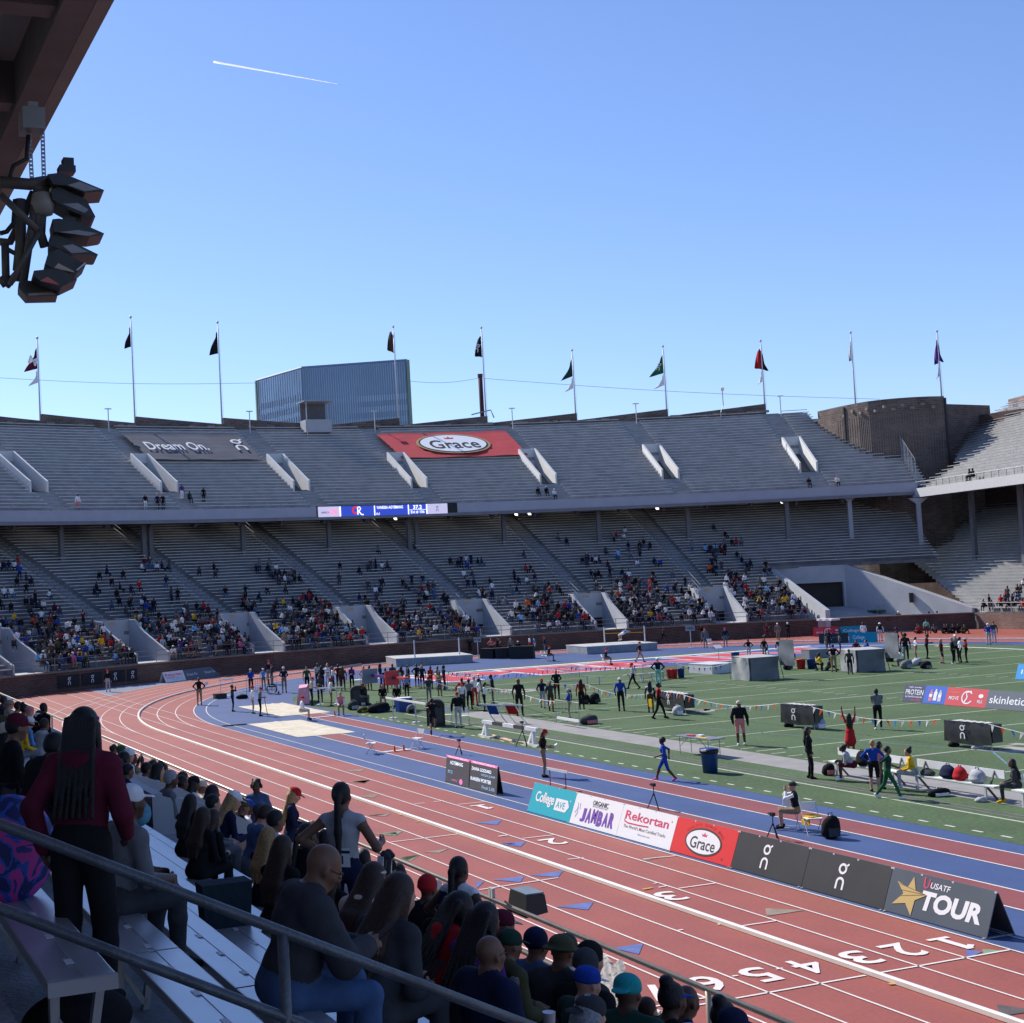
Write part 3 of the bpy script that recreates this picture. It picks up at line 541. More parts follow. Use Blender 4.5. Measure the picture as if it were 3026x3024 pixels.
# ------------------------------------------------------------------ far horseshoe stand
def pol(r, a, z=0.0): a = math.radians(a); return (59 + r * math.sin(a), 23.7 + r * math.cos(a), z)
CONC = M("concrete", (.34, .335, .325), .85, .16, .9, bump=.25, fine=.08); CONCW = M("concrete_painted", (.40, .41, .43), .7, .08, .7, bump=.1); ALU = M("bench_aluminium", (.50, .51, .52), .38, .10, 1.5, metal=.35, spec=.5)
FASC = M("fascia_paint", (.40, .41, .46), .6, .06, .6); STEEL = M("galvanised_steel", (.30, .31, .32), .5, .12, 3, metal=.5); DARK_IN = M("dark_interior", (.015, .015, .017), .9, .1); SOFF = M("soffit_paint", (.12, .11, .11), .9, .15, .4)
def brick_mat(name, c1, c2, mortar, sx, pale=0.0):
    if name in MATS: return MATS[name]
    mt = bpy.data.materials.new(name); mt.use_nodes = True; n = mt.node_tree; b = n.nodes["Principled BSDF"]; MATS[name] = mt; b.inputs["Roughness"].default_value = .88; b.inputs["Specular IOR Level"].default_value = .2
    uv = n.nodes.new("ShaderNodeUVMap"); bt = n.nodes.new("ShaderNodeTexBrick"); bt.inputs["Color1"].default_value = (*c1, 1); bt.inputs["Color2"].default_value = (*c2, 1); bt.inputs["Mortar"].default_value = (*mortar, 1); bt.inputs["Scale"].default_value = 1.0
    bt.inputs["Brick Width"].default_value = sx; bt.inputs["Row Height"].default_value = sx * .34; bt.inputs["Mortar Size"].default_value = sx * .04; bt.inputs["Bias"].default_value = -.2
    no = n.nodes.new("ShaderNodeTexNoise"); no.inputs["Scale"].default_value = .45; no.inputs["Detail"].default_value = 6; n.links.new(uv.outputs[0], bt.inputs["Vector"]); n.links.new(uv.outputs[0], no.inputs["Vector"])
    rp = n.nodes.new("ShaderNodeMapRange"); rp.inputs[1].default_value = .3; rp.inputs[2].default_value = .7; rp.inputs[3].default_value = .7; rp.inputs[4].default_value = 1.25; n.links.new(no.outputs[0], rp.inputs[0])
    mx = n.nodes.new("ShaderNodeVectorMath"); mx.operation = 'SCALE'; n.links.new(bt.outputs["Color"], mx.inputs[0]); n.links.new(rp.outputs[0], mx.inputs["Scale"]); n.links.new(mx.outputs[0], b.inputs["Base Color"])
    bp = n.nodes.new("ShaderNodeBump"); bp.inputs["Strength"].default_value = .6; bp.inputs["Distance"].default_value = .02; n.links.new(bt.outputs["Fac"], bp.inputs["Height"]); bp.invert = True; n.links.new(bp.outputs[0], b.inputs["Normal"]); return mt
BRICK = brick_mat("wall_brick", (.085, .05, .043), (.13, .075, .06), (.15, .12, .105), .42); BRICKP = brick_mat("parapet_brick", (.12, .09, .075), (.19, .14, .115), (.2, .17, .15), .75)
def spans(lo, hi, gaps):
    out = []; c = lo
    for a, b in sorted(gaps):
        if b <= c or a >= hi: continue
        if a > c: out.append((c, a))
        c = max(c, b)
    if c < hi: out.append((c, hi))
    return out
def steps_of(a0, a1, st=1.6): n = max(1, int(math.ceil((a1 - a0) / st))); return [a0 + (a1 - a0) * i / n for i in range(n + 1)]
def arc_box(mbx, r0, r1, z0, z1, a0, a1, st=1.6, ends=True):
    A = steps_of(a0, a1, st); vs = []
    for a in A: vs += [pol(r0, a, z0), pol(r1, a, z0), pol(r1, a, z1), pol(r0, a, z1)]
    fs = [(4 * i + j, 4 * i + 4 + j, 4 * i + 4 + (j + 1) % 4, 4 * i + (j + 1) % 4) for i in range(len(A) - 1) for j in range(4)]
    fs = [f[::-1] for f in fs]
    if ends: fs += [(0, 1, 2, 3), tuple(4 * (len(A) - 1) + k for k in (3, 2, 1, 0))]
    return mbx.add(vs, fs)
def arc_wall(mbx, r, a0, a1, zb, zt, st=1.2, inward=True, prof=None):
    """vertical curved face with UVs in metres"""
    A = steps_of(a0, a1, st)
    for p, q in zip(A, A[1:]):
        u0, u1 = math.radians(p) * r, math.radians(q) * r; t0, t1 = (zt(p), zt(q)) if callable(zt) else (zt, zt); b0, b1 = (zb(p), zb(q)) if callable(zb) else (zb, zb)
        v = [pol(r, p, b0), pol(r, q, b1), pol(r, q, t1), pol(r, p, t0)]; uv = [(u0, b0), (u1, b1), (u1, t1), (u0, t0)]
        mbx.quad(*v, uv=uv)
LO_R, LO_Z, LO_N = 89.35, 1.6, 44
LA = [-35.6, -28.2, -20.75, -13.35, -5.9, 1.6, 9.2, 16.8]; A0, A1 = -38.0, 31.2
LV = [(a - .2, 8) for a in LA]                       # entries under each aisle, eight rows deep
lower = empty("lower_grandstand", pol(89.4, 0, 0), 0, "curved lower grandstand of grey benches around the far end of the field", "grandstand"); LOFF = Vector(lower.location)
upper = empty("upper_grandstand", pol(106.5, 0, 0), 0, "curved empty upper grandstand above the far end, under the flags", "grandstand")
def put(mbx, name, mats, parent, kind=None, smooth=False):
    off = Vector(parent.location); mbx.v = [tuple(Vector(p) - off) for p in mbx.v]; o = mbx.build(name, mats, parent, smooth=smooth)
    return tag(o, None, None, None, kind) if kind else o
# terraces
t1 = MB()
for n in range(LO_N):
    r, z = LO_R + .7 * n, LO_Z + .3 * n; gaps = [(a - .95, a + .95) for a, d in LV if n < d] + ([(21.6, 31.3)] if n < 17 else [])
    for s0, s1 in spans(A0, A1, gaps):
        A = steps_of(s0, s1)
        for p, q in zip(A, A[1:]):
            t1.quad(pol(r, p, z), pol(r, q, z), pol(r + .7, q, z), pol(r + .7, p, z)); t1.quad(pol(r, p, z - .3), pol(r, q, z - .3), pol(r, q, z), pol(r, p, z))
put(t1, "terrace", M("concrete_old", (.17, .17, .18), .9, .25, .8, bump=.25, fine=.1), lower)  # darkened concrete: the shade under the benches is put into its colour
# benches: one per row and section
def benches(parent, R, Z, tr, ri, N, A, a_lo, a_hi, entry, edge, limit=300, hw=.5, end=None):
    rest = MB(); cnt = 0
    for n in range(N):
        r, z = R + tr * n, Z + ri * n; hi = end(n) if end else a_hi
        gaps = [(a - hw, a + hw) for a in A] + entry(n)
        for s0, s1 in spans(a_lo, hi, gaps):
            if s1 - s0 < .4: continue
            if cnt < limit:
                m2 = MB(); arc_box(m2, r + .04, r + .30, z + .385, z + .44, s0, s1); put(m2, "bench", ALU, parent); cnt += 1
            else: arc_box(rest, r + .04, r + .30, z + .385, z + .44, s0, s1)
    if rest.v: put(rest, "bench", ALU, parent, 'stuff')
benches(lower, LO_R, LO_Z, .7, .3, LO_N, LA, A0, A1, lambda n: [(a - 1.1, a + 1.1) for a, d in LV if n < d + 1] + ([(21.4, 31.3)] if n < 17 else []), None)
# aisle steps and hand rails
for a in LA:
    m2 = MB()
    for n in range(8, LO_N):
        r, z = LO_R + .7 * n, LO_Z + .3 * n; arc_box(m2, r + .35, r + .699, z + .002, z + .15, a - .45, a + .45, 2)
    put(m2, "stairway", M("stair_concrete", (.30, .30, .305), .8, .12, 1), lower)
    m2 = MB()
    for k in range(9, 40, 3):
        for s in (-.5,): m2.tube([pol(LO_R + .7 * k, a + s, LO_Z + .3 * k), pol(LO_R + .7 * k, a + s, LO_Z + .3 * k + .95)], .025, 5)
    for h in (.95, .5): m2.tube([pol(LO_R + .7 * 9, a - .5, LO_Z + 2.7 + h), pol(LO_R + .7 * 39, a - .5, LO_Z + 11.7 + h)], .025, 5)
    put(m2, "handrail", STEEL, lower)
# entries with curved side walls
for a, d in LV:
    m2 = MB()
    for s in (-1, 1):
        prof = [(d * .7 + .15, LO_Z + .3 * d + .95), (d * .7 - .9, LO_Z + .3 * d + .9), (d * .7 - 1.5, LO_Z + .3 * d + .35), (d * .7 - 2.2, LO_Z + .3 * d - .1), (.2, LO_Z + .75), (.0, LO_Z + .7)]
        aa, ab = (a + s * .95, a + s * 1.08)
        top = [(LO_R + x, z) for x, z in prof]
        for (r0, z0), (r1, z1) in zip(top, top[1:]):
            m2.hexa([pol(r0, aa, 1.2), pol(r1, aa, 1.2), pol(r1, ab, 1.2), pol(r0, ab, 1.2)], [pol(r0, aa, z0), pol(r1, aa, z1), pol(r1, ab, z1), pol(r0, ab, z0)])
    arc_box(m2, LO_R + d * .7, LO_R + d * .7 + .15, LO_Z + .9, LO_Z + .3 * d + .95, a - .95, a + .95, 2); m2.quad(pol(LO_R, a - .95, LO_Z - .05), pol(LO_R, a + .95, LO_Z - .05), pol(LO_R + 5.6, a + .95, LO_Z - .05), pol(LO_R + 5.6, a - .95, LO_Z - .05))
    put(m2, "entry_wall", CONCW, lower)
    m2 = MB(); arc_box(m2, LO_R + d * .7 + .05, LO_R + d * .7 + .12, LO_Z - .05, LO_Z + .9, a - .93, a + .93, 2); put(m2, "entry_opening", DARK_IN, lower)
    m2 = MB(); arc_box(m2, LO_R + d * .7 - .03, LO_R + d * .7 - .002, LO_Z + .3 * d + .55, LO_Z + .3 * d + .8, a - .25, a + .15, 2); put(m2, "entry_sign", M("sign_tan", (.45, .35, .22)), lower)
# back wall with openings that let the sun in, and dark rear beams
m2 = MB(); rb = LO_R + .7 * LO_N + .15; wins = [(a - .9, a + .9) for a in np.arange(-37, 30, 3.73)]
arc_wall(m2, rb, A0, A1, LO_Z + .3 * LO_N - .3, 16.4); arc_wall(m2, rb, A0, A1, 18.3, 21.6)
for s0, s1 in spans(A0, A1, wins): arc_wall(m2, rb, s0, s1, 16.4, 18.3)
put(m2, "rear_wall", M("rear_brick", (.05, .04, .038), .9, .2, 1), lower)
# pitch-side brick wall
fw = empty("field_wall", pol(89, 0, 0), 0, "low dark red brick wall round the far bend below the spectators", "wall"); m2 = MB()
arc_wall(m2, 89.0, A0, 31.0, 0, 1.45); put(m2, "wall_face", BRICK, fw)
m2 = MB(); arc_box(m2, 88.93, 89.42, 1.45, 1.56, A0, 31.0); put(m2, "coping", M("coping_stone", (.22, .17, .15), .85, .15, 1), fw)
m2 = MB()
for a in np.arange(-37, 21, 1.25): m2.tube([pol(89.3, a, 1.55), pol(89.3, a, 2.5)], .03, 5)
for h in (2.5, 2.08): m2.tube([pol(89.3, a, h) for a in steps_of(-38, 21.5)], .025, 5)
put(m2, "railing", M("rail_grey", (.28, .27, .26), .5, .1, 2, metal=.4), fw)
# tunnel mouth cut into the stand at the right
tn = empty("tunnel", pol(100, 26, 0), 0, "wide pale concrete tunnel mouth with sloping side walls at the right end", "tunnel"); BL, BR, FR = Vector((97.0, 117.9, 0)), Vector((103.0, 114.4, 0)), Vector((104.85, 100.2, 0)); FL = Vector((93.0, 105.6, 0))
def slab(p, q, zt0, zt1, th, zb=0):
    d = (q - p).normalized(); n = Vector((-d.y, d.x, 0)) * th
    return [Vector((v.x, v.y, zb)) for v in (p, q, q + n, p + n)], [Vector((v.x, v.y, z)) for v, z in ((p, zt0), (q, zt1), (q + n, zt1), (p + n, zt0))]
m2 = MB(); m2.hexa(*slab(BR, FR, 6.5, 1.95, .35)); put(m2, "side_wall", CONCW, tn)
m2 = MB(); m2.hexa(*slab(FL, BL, 2.35, 6.5, .45)); put(m2, "side_wall", CONCW, tn)
d = BR - BL; m2 = MB()
for u0, u1, zb in ((0, .28, 0), (.28, .97, 4.75), (.97, 1, 0)): m2.hexa([(BL + d * u0) + Vector((0, 0, zb)), (BL + d * u1) + Vector((0, 0, zb)), (BL + d * u1) + Vector((.2, .45, zb)), (BL + d * u0) + Vector((.2, .45, zb))], [(BL + d * u0) + Vector((0, 0, 6.5)), (BL + d * u1) + Vector((0, 0, 6.5)), (BL + d * u1) + Vector((.2, .45, 6.5)), (BL + d * u0) + Vector((.2, .45, 6.5))])
put(m2, "end_wall", CONCW, tn); m2 = MB(); q = Vector((.3, .8, 0)); m2.quad(BL + q, BR + q, BR + q + Vector((0, 0, 4.9)), BL + q + Vector((0, 0, 4.9))); put(m2, "tunnel_door", M("door_dark", (.035, .03, .028), .7, .2, 1), tn)
m2 = MB(); m2.quad(FL, FR, BR + Vector((0, 0, 2.2)), BL + Vector((0, 0, 2.2))); put(m2, "ramp", CONC, tn)
m2 = MB(); m2.hexa(*slab(Vector((92.0, 106.4, 0)), FL, 1.45, 1.45, .4)); m2.quad(BR + Vector((0, 0, 6.5)), FR + Vector((0, 0, 1.9)), FR + Vector((1.5, .8, 1.9)), BR + Vector((1.5, .8, 6.5))); put(m2, "wall_cap", CONC, tn)
# ---------------- upper deck
UR, UZ, UN = 107.0, 14.9, 28
UA = [-34.0, -26.7, -19.4, -12.05, -4.25, 2.85, 10.65, 17.9, 25.8]
_e = [(8.3, 31.6), (8.8, 30.9), (9.7, 30.0), (12, 29.3), (16, 28.6), (21, 27.9), (30, 27.7)]
def uend(n): return float(np.interp(n, [p[0] for p in _e], [p[1] for p in _e]))
t1 = MB()
for n in range(UN):
    r, z = UR + .7 * n, UZ + .379 * n; gaps = [(a - .42, a + .42) for a in UA if 6 <= n < 15]
    for s0, s1 in spans(A0, uend(n), gaps):
        A = steps_of(s0, s1)
        for p, q in zip(A, A[1:]):
            t1.quad(pol(r, p, z), pol(r, q, z), pol(r + .7, q, z), pol(r + .7, p, z)); t1.quad(pol(r, p, z - .379), pol(r, q, z - .379), pol(r, q, z), pol(r, p, z))
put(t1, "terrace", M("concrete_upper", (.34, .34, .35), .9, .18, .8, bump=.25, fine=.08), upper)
benches(upper, UR, UZ, .7, .379, UN, UA, A0, 31.2, lambda n: [(a - .62, a + .62) for a in UA if 5 <= n < 16], None, hw=.55, end=uend)
m2 = MB(); arc_box(m2, 106.4, 107.0, 13.95, 14.95, A0, 31.05); put(m2, "front_beam", FASC, upper)
m2 = MB(); arc_box(m2, 106.25, 106.5, 13.62, 13.948, A0, 31.05); put(m2, "gutter", M("gutter_grey", (.2, .2, .21), .6, .1, 1), upper)
m2 = MB(); A = steps_of(A0, 31.05)
for p, q in zip(A, A[1:]): m2.quad(pol(106.6, q, 13.7), pol(106.6, p, 13.7), pol(126.6, p, 24.4), pol(126.6, q, 24.4))
put(m2, "soffit", SOFF, upper)
for a in np.arange(-37.5, 31, 2.58):
    m2 = MB(); m2.beam(pol(107.0, a, 13.45), pol(121, a, 20.9), .3, .55); put(m2, "rafter", M("rafter_grey", (.1, .095, .1), .8, .1), upper)
m2 = MB()
for a in np.arange(-37, 31, .92): m2.tube([pol(106.8, a, 14.95), pol(106.8, a, 15.55)], .025, 5)
m2.tube([pol(106.8, a, 15.55) for a in steps_of(A0, 31)], .028, 5); m2.tube([pol(106.8, a, 15.25) for a in steps_of(A0, 31)], .02, 5); put(m2, "railing", STEEL, upper)
for a in UA:
    m2 = MB()
    for n in list(range(0, 6)) + list(range(15, UN)):
        if a < uend(n): r, z = UR + .7 * n, UZ + .379 * n; arc_box(m2, r + .35, r + .699, z + .002, z + .19, a - .45, a + .45, 2)
    put(m2, "stairway", M("stair_concrete", (.30, .30, .305)), upper)
    m2 = MB(); r0, r1 = UR + 4.2, UR + 10.5; zz = lambda n: UZ + .379 * n
    for s in (-1, 1):
        aa, ab = a + s * .42, a + s * .52; tp = [(r0 - .2, zz(6) + .9), (r0 + .5, zz(6) + 1.25), (r1, zz(15) + 1.0)]
        for (q0, z0), (q1, z1) in zip(tp, tp[1:]): m2.hexa([pol(q0, aa, z0 - 2.2), pol(q1, aa, z1 - 3.5), pol(q1, ab, z1 - 3.5), pol(q0, ab, z0 - 2.2)], [pol(q0, aa, z0), pol(q1, aa, z1), pol(q1, ab, z1), pol(q0, ab, z0)])
    arc_box(m2, r1, r1 + .15, zz(6) + 2.1, zz(15) + 1.0, a - .42, a + .42, 2); put(m2, "entry_wall", M("entry_white", (.66, .65, .62), .7, .06, .8), upper)
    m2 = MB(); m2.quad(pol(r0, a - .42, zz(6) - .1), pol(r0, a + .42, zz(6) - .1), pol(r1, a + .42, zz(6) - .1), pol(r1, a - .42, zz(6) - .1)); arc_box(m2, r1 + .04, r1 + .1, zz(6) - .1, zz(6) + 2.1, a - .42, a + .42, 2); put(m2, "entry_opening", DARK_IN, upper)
# parapet with stepped top
FLA = [-15.2, -10.1, -5.25, 4.85, 9.95, 15.1, 20.25, 25.65]
def ptop(a):
    base = 26.25
    return base
m2 = MB(); rp_ = UR + .7 * UN + .1; brk = sorted([-36, -30, -25, -20.3] + FLA + [0, 27.6]); zst = UZ + .379 * UN - .4
for p, q in zip(brk, brk[1:]):
    f = (lambda a, p=p, q=q: 26.75 - .75 * (a - p) / (q - p)) if q <= 1 else (lambda a, p=p, q=q: 25.75 + .9 * (a - p) / (q - p))
    if p >= 25: f = lambda a: 25.3
    arc_wall(m2, rp_, p, q, zst, f)
    A = steps_of(p, q, 1.2)
    for u, v in zip(A, A[1:]): m2.quad(pol(rp_, u, f(u)), pol(rp_, v, f(v)), pol(rp_ + .55, v, f(v)), pol(rp_ + .55, u, f(u)), uv=[(0, 0), (1, 0), (1, .5), (0, .5)])
    m2.quad(pol(rp_, q, zst), pol(rp_ + .55, q, zst), pol(rp_ + .55, q, f(q)), pol(rp_, q, f(q)), uv=[(0, 0), (.5, 0), (.5, 3), (0, 3)]); m2.quad(pol(rp_ + .55, p, zst), pol(rp_, p, zst), pol(rp_, p, f(p)), pol(rp_ + .55, p, f(p)), uv=[(0, 0), (.5, 0), (.5, 3), (0, 3)])
    arc_wall(m2, rp_ + .55, p, q, zst, f)
put(m2, "parapet", BRICKP, upper)
STONE = M("parapet_stone", (.27, .23, .19), .85, .2, 2); m2 = MB()
for i in range(150):
    a = random.uniform(-30, 27); z = random.choice([26.0 - .45, 25.55 - .45]) - random.choice([0, 0, .5]); arc_box(m2, rp_ - .035, rp_ + .02, z, z + .3, a, a + random.uniform(.28, .45), 1)
put(m2, "stone_block", STONE, upper, 'stuff')
# corner stair tower in brick
tp = [(116.0, 131.5), (115.6, 129.0), (115.35, 126.5), (115.3, 124.2), (115.5, 122.8), (116.2, 121.4), (117.2, 120.4), (118.6, 119.5), (120.4, 118.9), (122.4, 118.7)]
ct = empty("corner_tower", (118, 124, 0), 0, "curved brown brick stair tower at the corner of the upper stands", "tower"); m2 = MB(); u = 0
for k, (p, q) in enumerate(zip(tp, tp[1:])):
    L = math.hypot(q[0] - p[0], q[1] - p[1]); z0 = z1 = 24.75 + .12 * math.sin(k / 3)
    m2.quad((p[0], p[1], 4), (q[0], q[1], 4), (q[0], q[1], 24.8), (p[0], p[1], 24.8), uv=[(u, 4), (u + L, 4), (u + L, 24.8), (u, 24.8)]); u += L
m2.quad((122.4, 118.7, 14), (123.4, 120.6, 14), (123.4, 120.6, 24.8), (122.4, 118.7, 24.8), uv=[(0, 14), (2, 14), (2, 24.8), (0, 24.8)])
m2.poly([(p[0], p[1], 24.8) for p in tp] + [(123.4, 120.6, 24.8), (126, 128, 24.8), (120, 134, 24.8)]); put(m2, "tower_wall", BRICKP, ct)
m2 = MB()
for i in range(11): k = 2 + i * .62; j = int(k); f = k - j; p = Vector((*tp[j], 0)).lerp(Vector((*tp[j + 1], 0)), f); m2.box((p.x - .02, p.y - .05, 23.6 + .35 * (i % 2)), (.35, .3, .3))
put(m2, "stone_block", STONE, ct, 'stuff'); m2 = MB()
for i in range(44):
    k = 1.5 + i * (7.4 / 44); j = int(k); f = k - j; p = Vector((*tp[j], 0)).lerp(Vector((*tp[j + 1], 0)), f); m2.beam((p.x, p.y, 15), (p.x, p.y, 23.2), .07, .07)
put(m2, "brick_rib", BRICKP, ct, 'stuff')
for p in (tp[2], (122.5, 118.75)): m2 = MB(); m2.beam((p[0] - .06, p[1] - .1, 15), (p[0] - .06, p[1] - .1, 24.6), .22, .22); put(m2, "drainpipe", M("drain_dark", (.05, .045, .05), .7, .1), ct)
m2 = MB(); m2.quad((123.4, 120.6, 4), (132.6, 122.0, 4), (132.6, 122.0, 24.2), (123.4, 120.6, 24.2), uv=[(0, 4), (9.3, 4), (9.3, 24.2), (0, 24.2)]); put(m2, "recess_wall", BRICKP, ct)
# columns under the deck
cols = [(-28.7, 110, 10.3), (-23.3, 109.6, 10.0), (-18.6, 110, 10.3), (-13.95, 110, 10.3), (-13.55, 110, 10.3), (-8.15, 110, 10.3), (-3.0, 110, 10.3), (1.85, 110, 10.3), (2.3, 110, 10.3), (7.6, 110, 10.3), (13.1, 109, 9.9), (18.4, 109, 9.9), (23.9, 107.6, 9.3), (27.4, 107.4, 9.2), (30.9, 105.5, 6.3)]
for i, (a, r, z) in enumerate(cols):
    c = empty("steel_column", pol(r, a, z), -math.radians(a), "steel column %s holding up the far upper deck" % ["out of frame at left", "at the far left edge", "second from the left", "left of a close pair", "right of a close pair below the dark banner", "left of the scoreboard", "just below the scoreboard's left half", "left of the pair below the scoreboard", "right of the pair below the scoreboard", "below the red banner's right end", "fourth from the tunnel", "third from the tunnel", "at the tunnel's left end", "just above the tunnel roof", "pale and tall at the corner of both stands"][i], "column", "columns under the far upper deck")
    pm = M("column_paint", (.17, .17, .18), .6, .1) if i < 13 else M("column_pale", (.36, .37, .40), .6, .08); hh = (13.6 + (r - 106.5) * .4) - z
    MB().box((0, 0, hh / 2), (.42, .42, hh)).build("shaft", pm, c); MB().hexa([(-.21, -.21, hh - .6), (.21, -.21, hh - .6), (.21, .21, hh - .6), (-.21, .21, hh - .6)], [(-.95, -.25, hh), (.95, -.25, hh), (.95, .25, hh), (-.95, .25, hh)]).build("capital", pm, c)
# added glowing pieces for light through openings beneath the deck
for i, a in enumerate((1.3, 9.4, 17.0, 8.6, 24.2)):
    o = MB().hexa([pol(111, a - .05, 13.6), pol(111, a + .1, 13.6), pol(111.6, a + .1, 14.2), pol(111.6, a - .05, 14.2)], [pol(111, a - .1, 13.7), pol(111, a + .05, 13.7), pol(111.6, a + .05, 15.2), pol(111.6, a - .1, 15.2)]).build("soffit_lamp", M("lamp_glow", (.9, .9, .8), .4, 0, emit=1.6)); tag(o, ["lit lamp under the far deck, below the scoreboard's right end", "lit lamp under the far deck right of the red banner, right one", "lit lamp under the far deck, fourth from the left", "lit lamp under the far deck right of the red banner, left one", "lit lamp under the far deck, nearest the tunnel"][i], "lamp", "lamps under the far deck")
# ---------------- right side stand
rs = empty("side_grandstand", (110, 90, 0), 0, "sunlit side grandstand at the right edge of the picture", "grandstand"); y0 = lambda x: 23.7 + 1.651 * (x - 59)
m2 = MB()
for n in range(36):
    x, z = 105.3 + .7 * n, 1.55 + .3 * n; ya = y0(x); m2.quad((x, ya, z), (x, 50, z), (x + .7, 50, z), (x + .7, ya + 1.1, z)); m2.quad((x, ya, z - .3), (x, 50, z - .3), (x, 50, z), (x, ya, z))
put(m2, "terrace", CONC, rs)
for n in range(36):
    x, z = 105.3 + .7 * n, 1.55 + .3 * n; m2 = MB()
    for ya, yb in ((y0(x) - .5, 93.6), (91.2, 72), (70, 50)): m2.box((x + .17, (ya + yb) / 2, z + .41), (.27, abs(ya - yb), .055))
    put(m2, "bench", ALU, rs)
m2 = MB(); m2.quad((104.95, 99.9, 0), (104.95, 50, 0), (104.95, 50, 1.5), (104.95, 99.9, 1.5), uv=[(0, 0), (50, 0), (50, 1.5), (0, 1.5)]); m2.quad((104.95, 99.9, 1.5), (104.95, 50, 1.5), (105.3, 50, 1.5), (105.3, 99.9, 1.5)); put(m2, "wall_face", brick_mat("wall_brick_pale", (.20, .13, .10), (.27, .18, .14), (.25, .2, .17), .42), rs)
m2 = MB()
for y in np.arange(52, 99.5, 2.0): m2.tube([(105.1, y, 1.5), (105.1, y, 2.45)], .03, 5)
for h in (2.45, 2.0): m2.tube([(105.1, 50, h), (105.1, 99.6, h)], .028, 5)
put(m2, "railing", M("rail_pale", (.6, .6, .58), .5, .1), rs)
m2 = MB(); m2.hexa([(105, 91.4, 0), (109, 91.4, 0), (109, 91.2, 0), (105, 91.2, 0)], [(105, 91.4, 1.7), (109, 91.4, 4.3), (109, 91.2, 4.3), (105, 91.2, 1.7)]); put(m2, "entry_wall", CONCW, rs); m2 = MB(); m2.quad((130.5, 140, 0), (130.5, 45, 0), (130.5, 45, 23), (130.5, 140, 23), uv=[(0, 0), (95, 0), (95, 23), (0, 23)]); put(m2, "rear_wall", BRICK, rs)
AU, tU, nU = Vector((114.1, 115.2, 0)), Vector((-.304, -.953, 0)), Vector((.953, -.304, 0))
def up(row, s, z): return AU + nU * (.7 * row) + tU * s + Vector((0, 0, z))
us = empty("side_upper_grandstand", (120, 110, 0), 0, "sunlit upper deck of pale benches at the right edge", "grandstand"); st0 = lambda n: 0.0 if n < 9 else -(n - 9) * .85 - 3.5
m2 = MB()
for n in range(27):
    z = 14.2 + .379 * n; s0 = max(st0(n), -14); m2.quad(up(n, s0, z), up(n, 45, z), up(n + 1, 45, z), up(n + 1, s0, z)); m2.quad(up(n, s0, z - .379), up(n, 45, z - .379), up(n, 45, z), up(n, s0, z))
put(m2, "terrace", CONC, us)
for n in range(27):
    z = 14.2 + .379 * n; s0 = max(st0(n), -13.5); m2 = MB(); m2.hexa([up(n + .05, s0, z + .385), up(n + .05, 44, z + .385), up(n + .45, 44, z + .385), up(n + .45, s0, z + .385)], [up(n + .05, s0, z + .44), up(n + .05, 44, z + .44), up(n + .45, 44, z + .44), up(n + .45, s0, z + .44)]); put(m2, "bench", ALU, us)
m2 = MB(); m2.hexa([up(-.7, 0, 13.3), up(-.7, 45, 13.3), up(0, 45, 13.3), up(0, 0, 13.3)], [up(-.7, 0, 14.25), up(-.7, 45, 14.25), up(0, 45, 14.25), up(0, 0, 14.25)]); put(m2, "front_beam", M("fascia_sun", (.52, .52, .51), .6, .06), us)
m2 = MB(); m2.quad(up(-.5, 45, 13.2), up(-.5, 0, 13.2), up(27, -10, 23.8), up(27, 45, 23.8)); put(m2, "soffit", SOFF, us)
m2 = MB(); m2.quad(up(27, -14, 20), up(27, 45, 20), up(27, 45, 25.9), up(27, -14, 25.0), uv=[(0, 20), (59, 20), (59, 25.9), (0, 25)]); m2.quad(up(27, -14, 25.0), up(27, 45, 25.9), up(27.9, 45, 25.9), up(27.9, -14, 25.0)); put(m2, "parapet", brick_mat("parapet_brick_warm", (.24, .15, .12), (.31, .2, .16), (.3, .24, .2), .75), us)  # brick tone made lighter and warmer for the sun on this parapet
m2 = MB()
for s in np.arange(0.5, 44, 1.3): m2.tube([up(-.2, s, 14.25), up(-.2, s, 14.95)], .025, 5)
m2.tube([up(-.2, 0, 14.95), up(-.2, 44, 14.95)], .028, 5); put(m2, "railing", STEEL, us)
for i, (r, s) in enumerate(((6, 3), (6, 12))): c = up(r, s, 0); o = MB().beam(Vector((c.x, c.y, 5.5)), Vector((c.x, c.y, 16)), .42, .42).build("steel_column", M("column_paint", (.17, .17, .18))); tag(o, ["steel column under the right upper deck nearest the corner", "steel column under the right upper deck at the picture's edge"][i], "column", "columns under the right upper deck")
# chain-link fence between the two upper decks
fe = empty("chain_link_fence", pol(107, 31.2, 15), 0, "wire mesh fence dividing the two upper decks beside the corner tower", "fence"); m2 = MB()
for n in range(0, 9, 2):
    p = Vector(pol(107 + .7 * n, 31.1, 14.9 + .379 * n)); m2.tube([p, p + Vector((0, 0, 2.6))], .04, 6)
put(m2, "fence_post", STEEL, fe); m2 = MB()
p0, p1 = Vector(pol(107, 31.1, 14.9)), Vector(pol(113, 31.1, 18.1))
for k in range(0, 26):
    for s in (1, -1):
        a = p0.lerp(p1, k / 26) + Vector((0, 0, 0 if s > 0 else 2.5)); b = p0.lerp(p1, min(1, (k + 8) / 26)) + Vector((0, 0, 2.5 if s > 0 else 0)); m2.beam(a, b, .012, .012)
for h in (.05, 2.55): m2.tube([p0 + Vector((0, 0, h)), p1 + Vector((0, 0, h))], .03, 5)
put(m2, "wire_mesh", STEEL, fe)
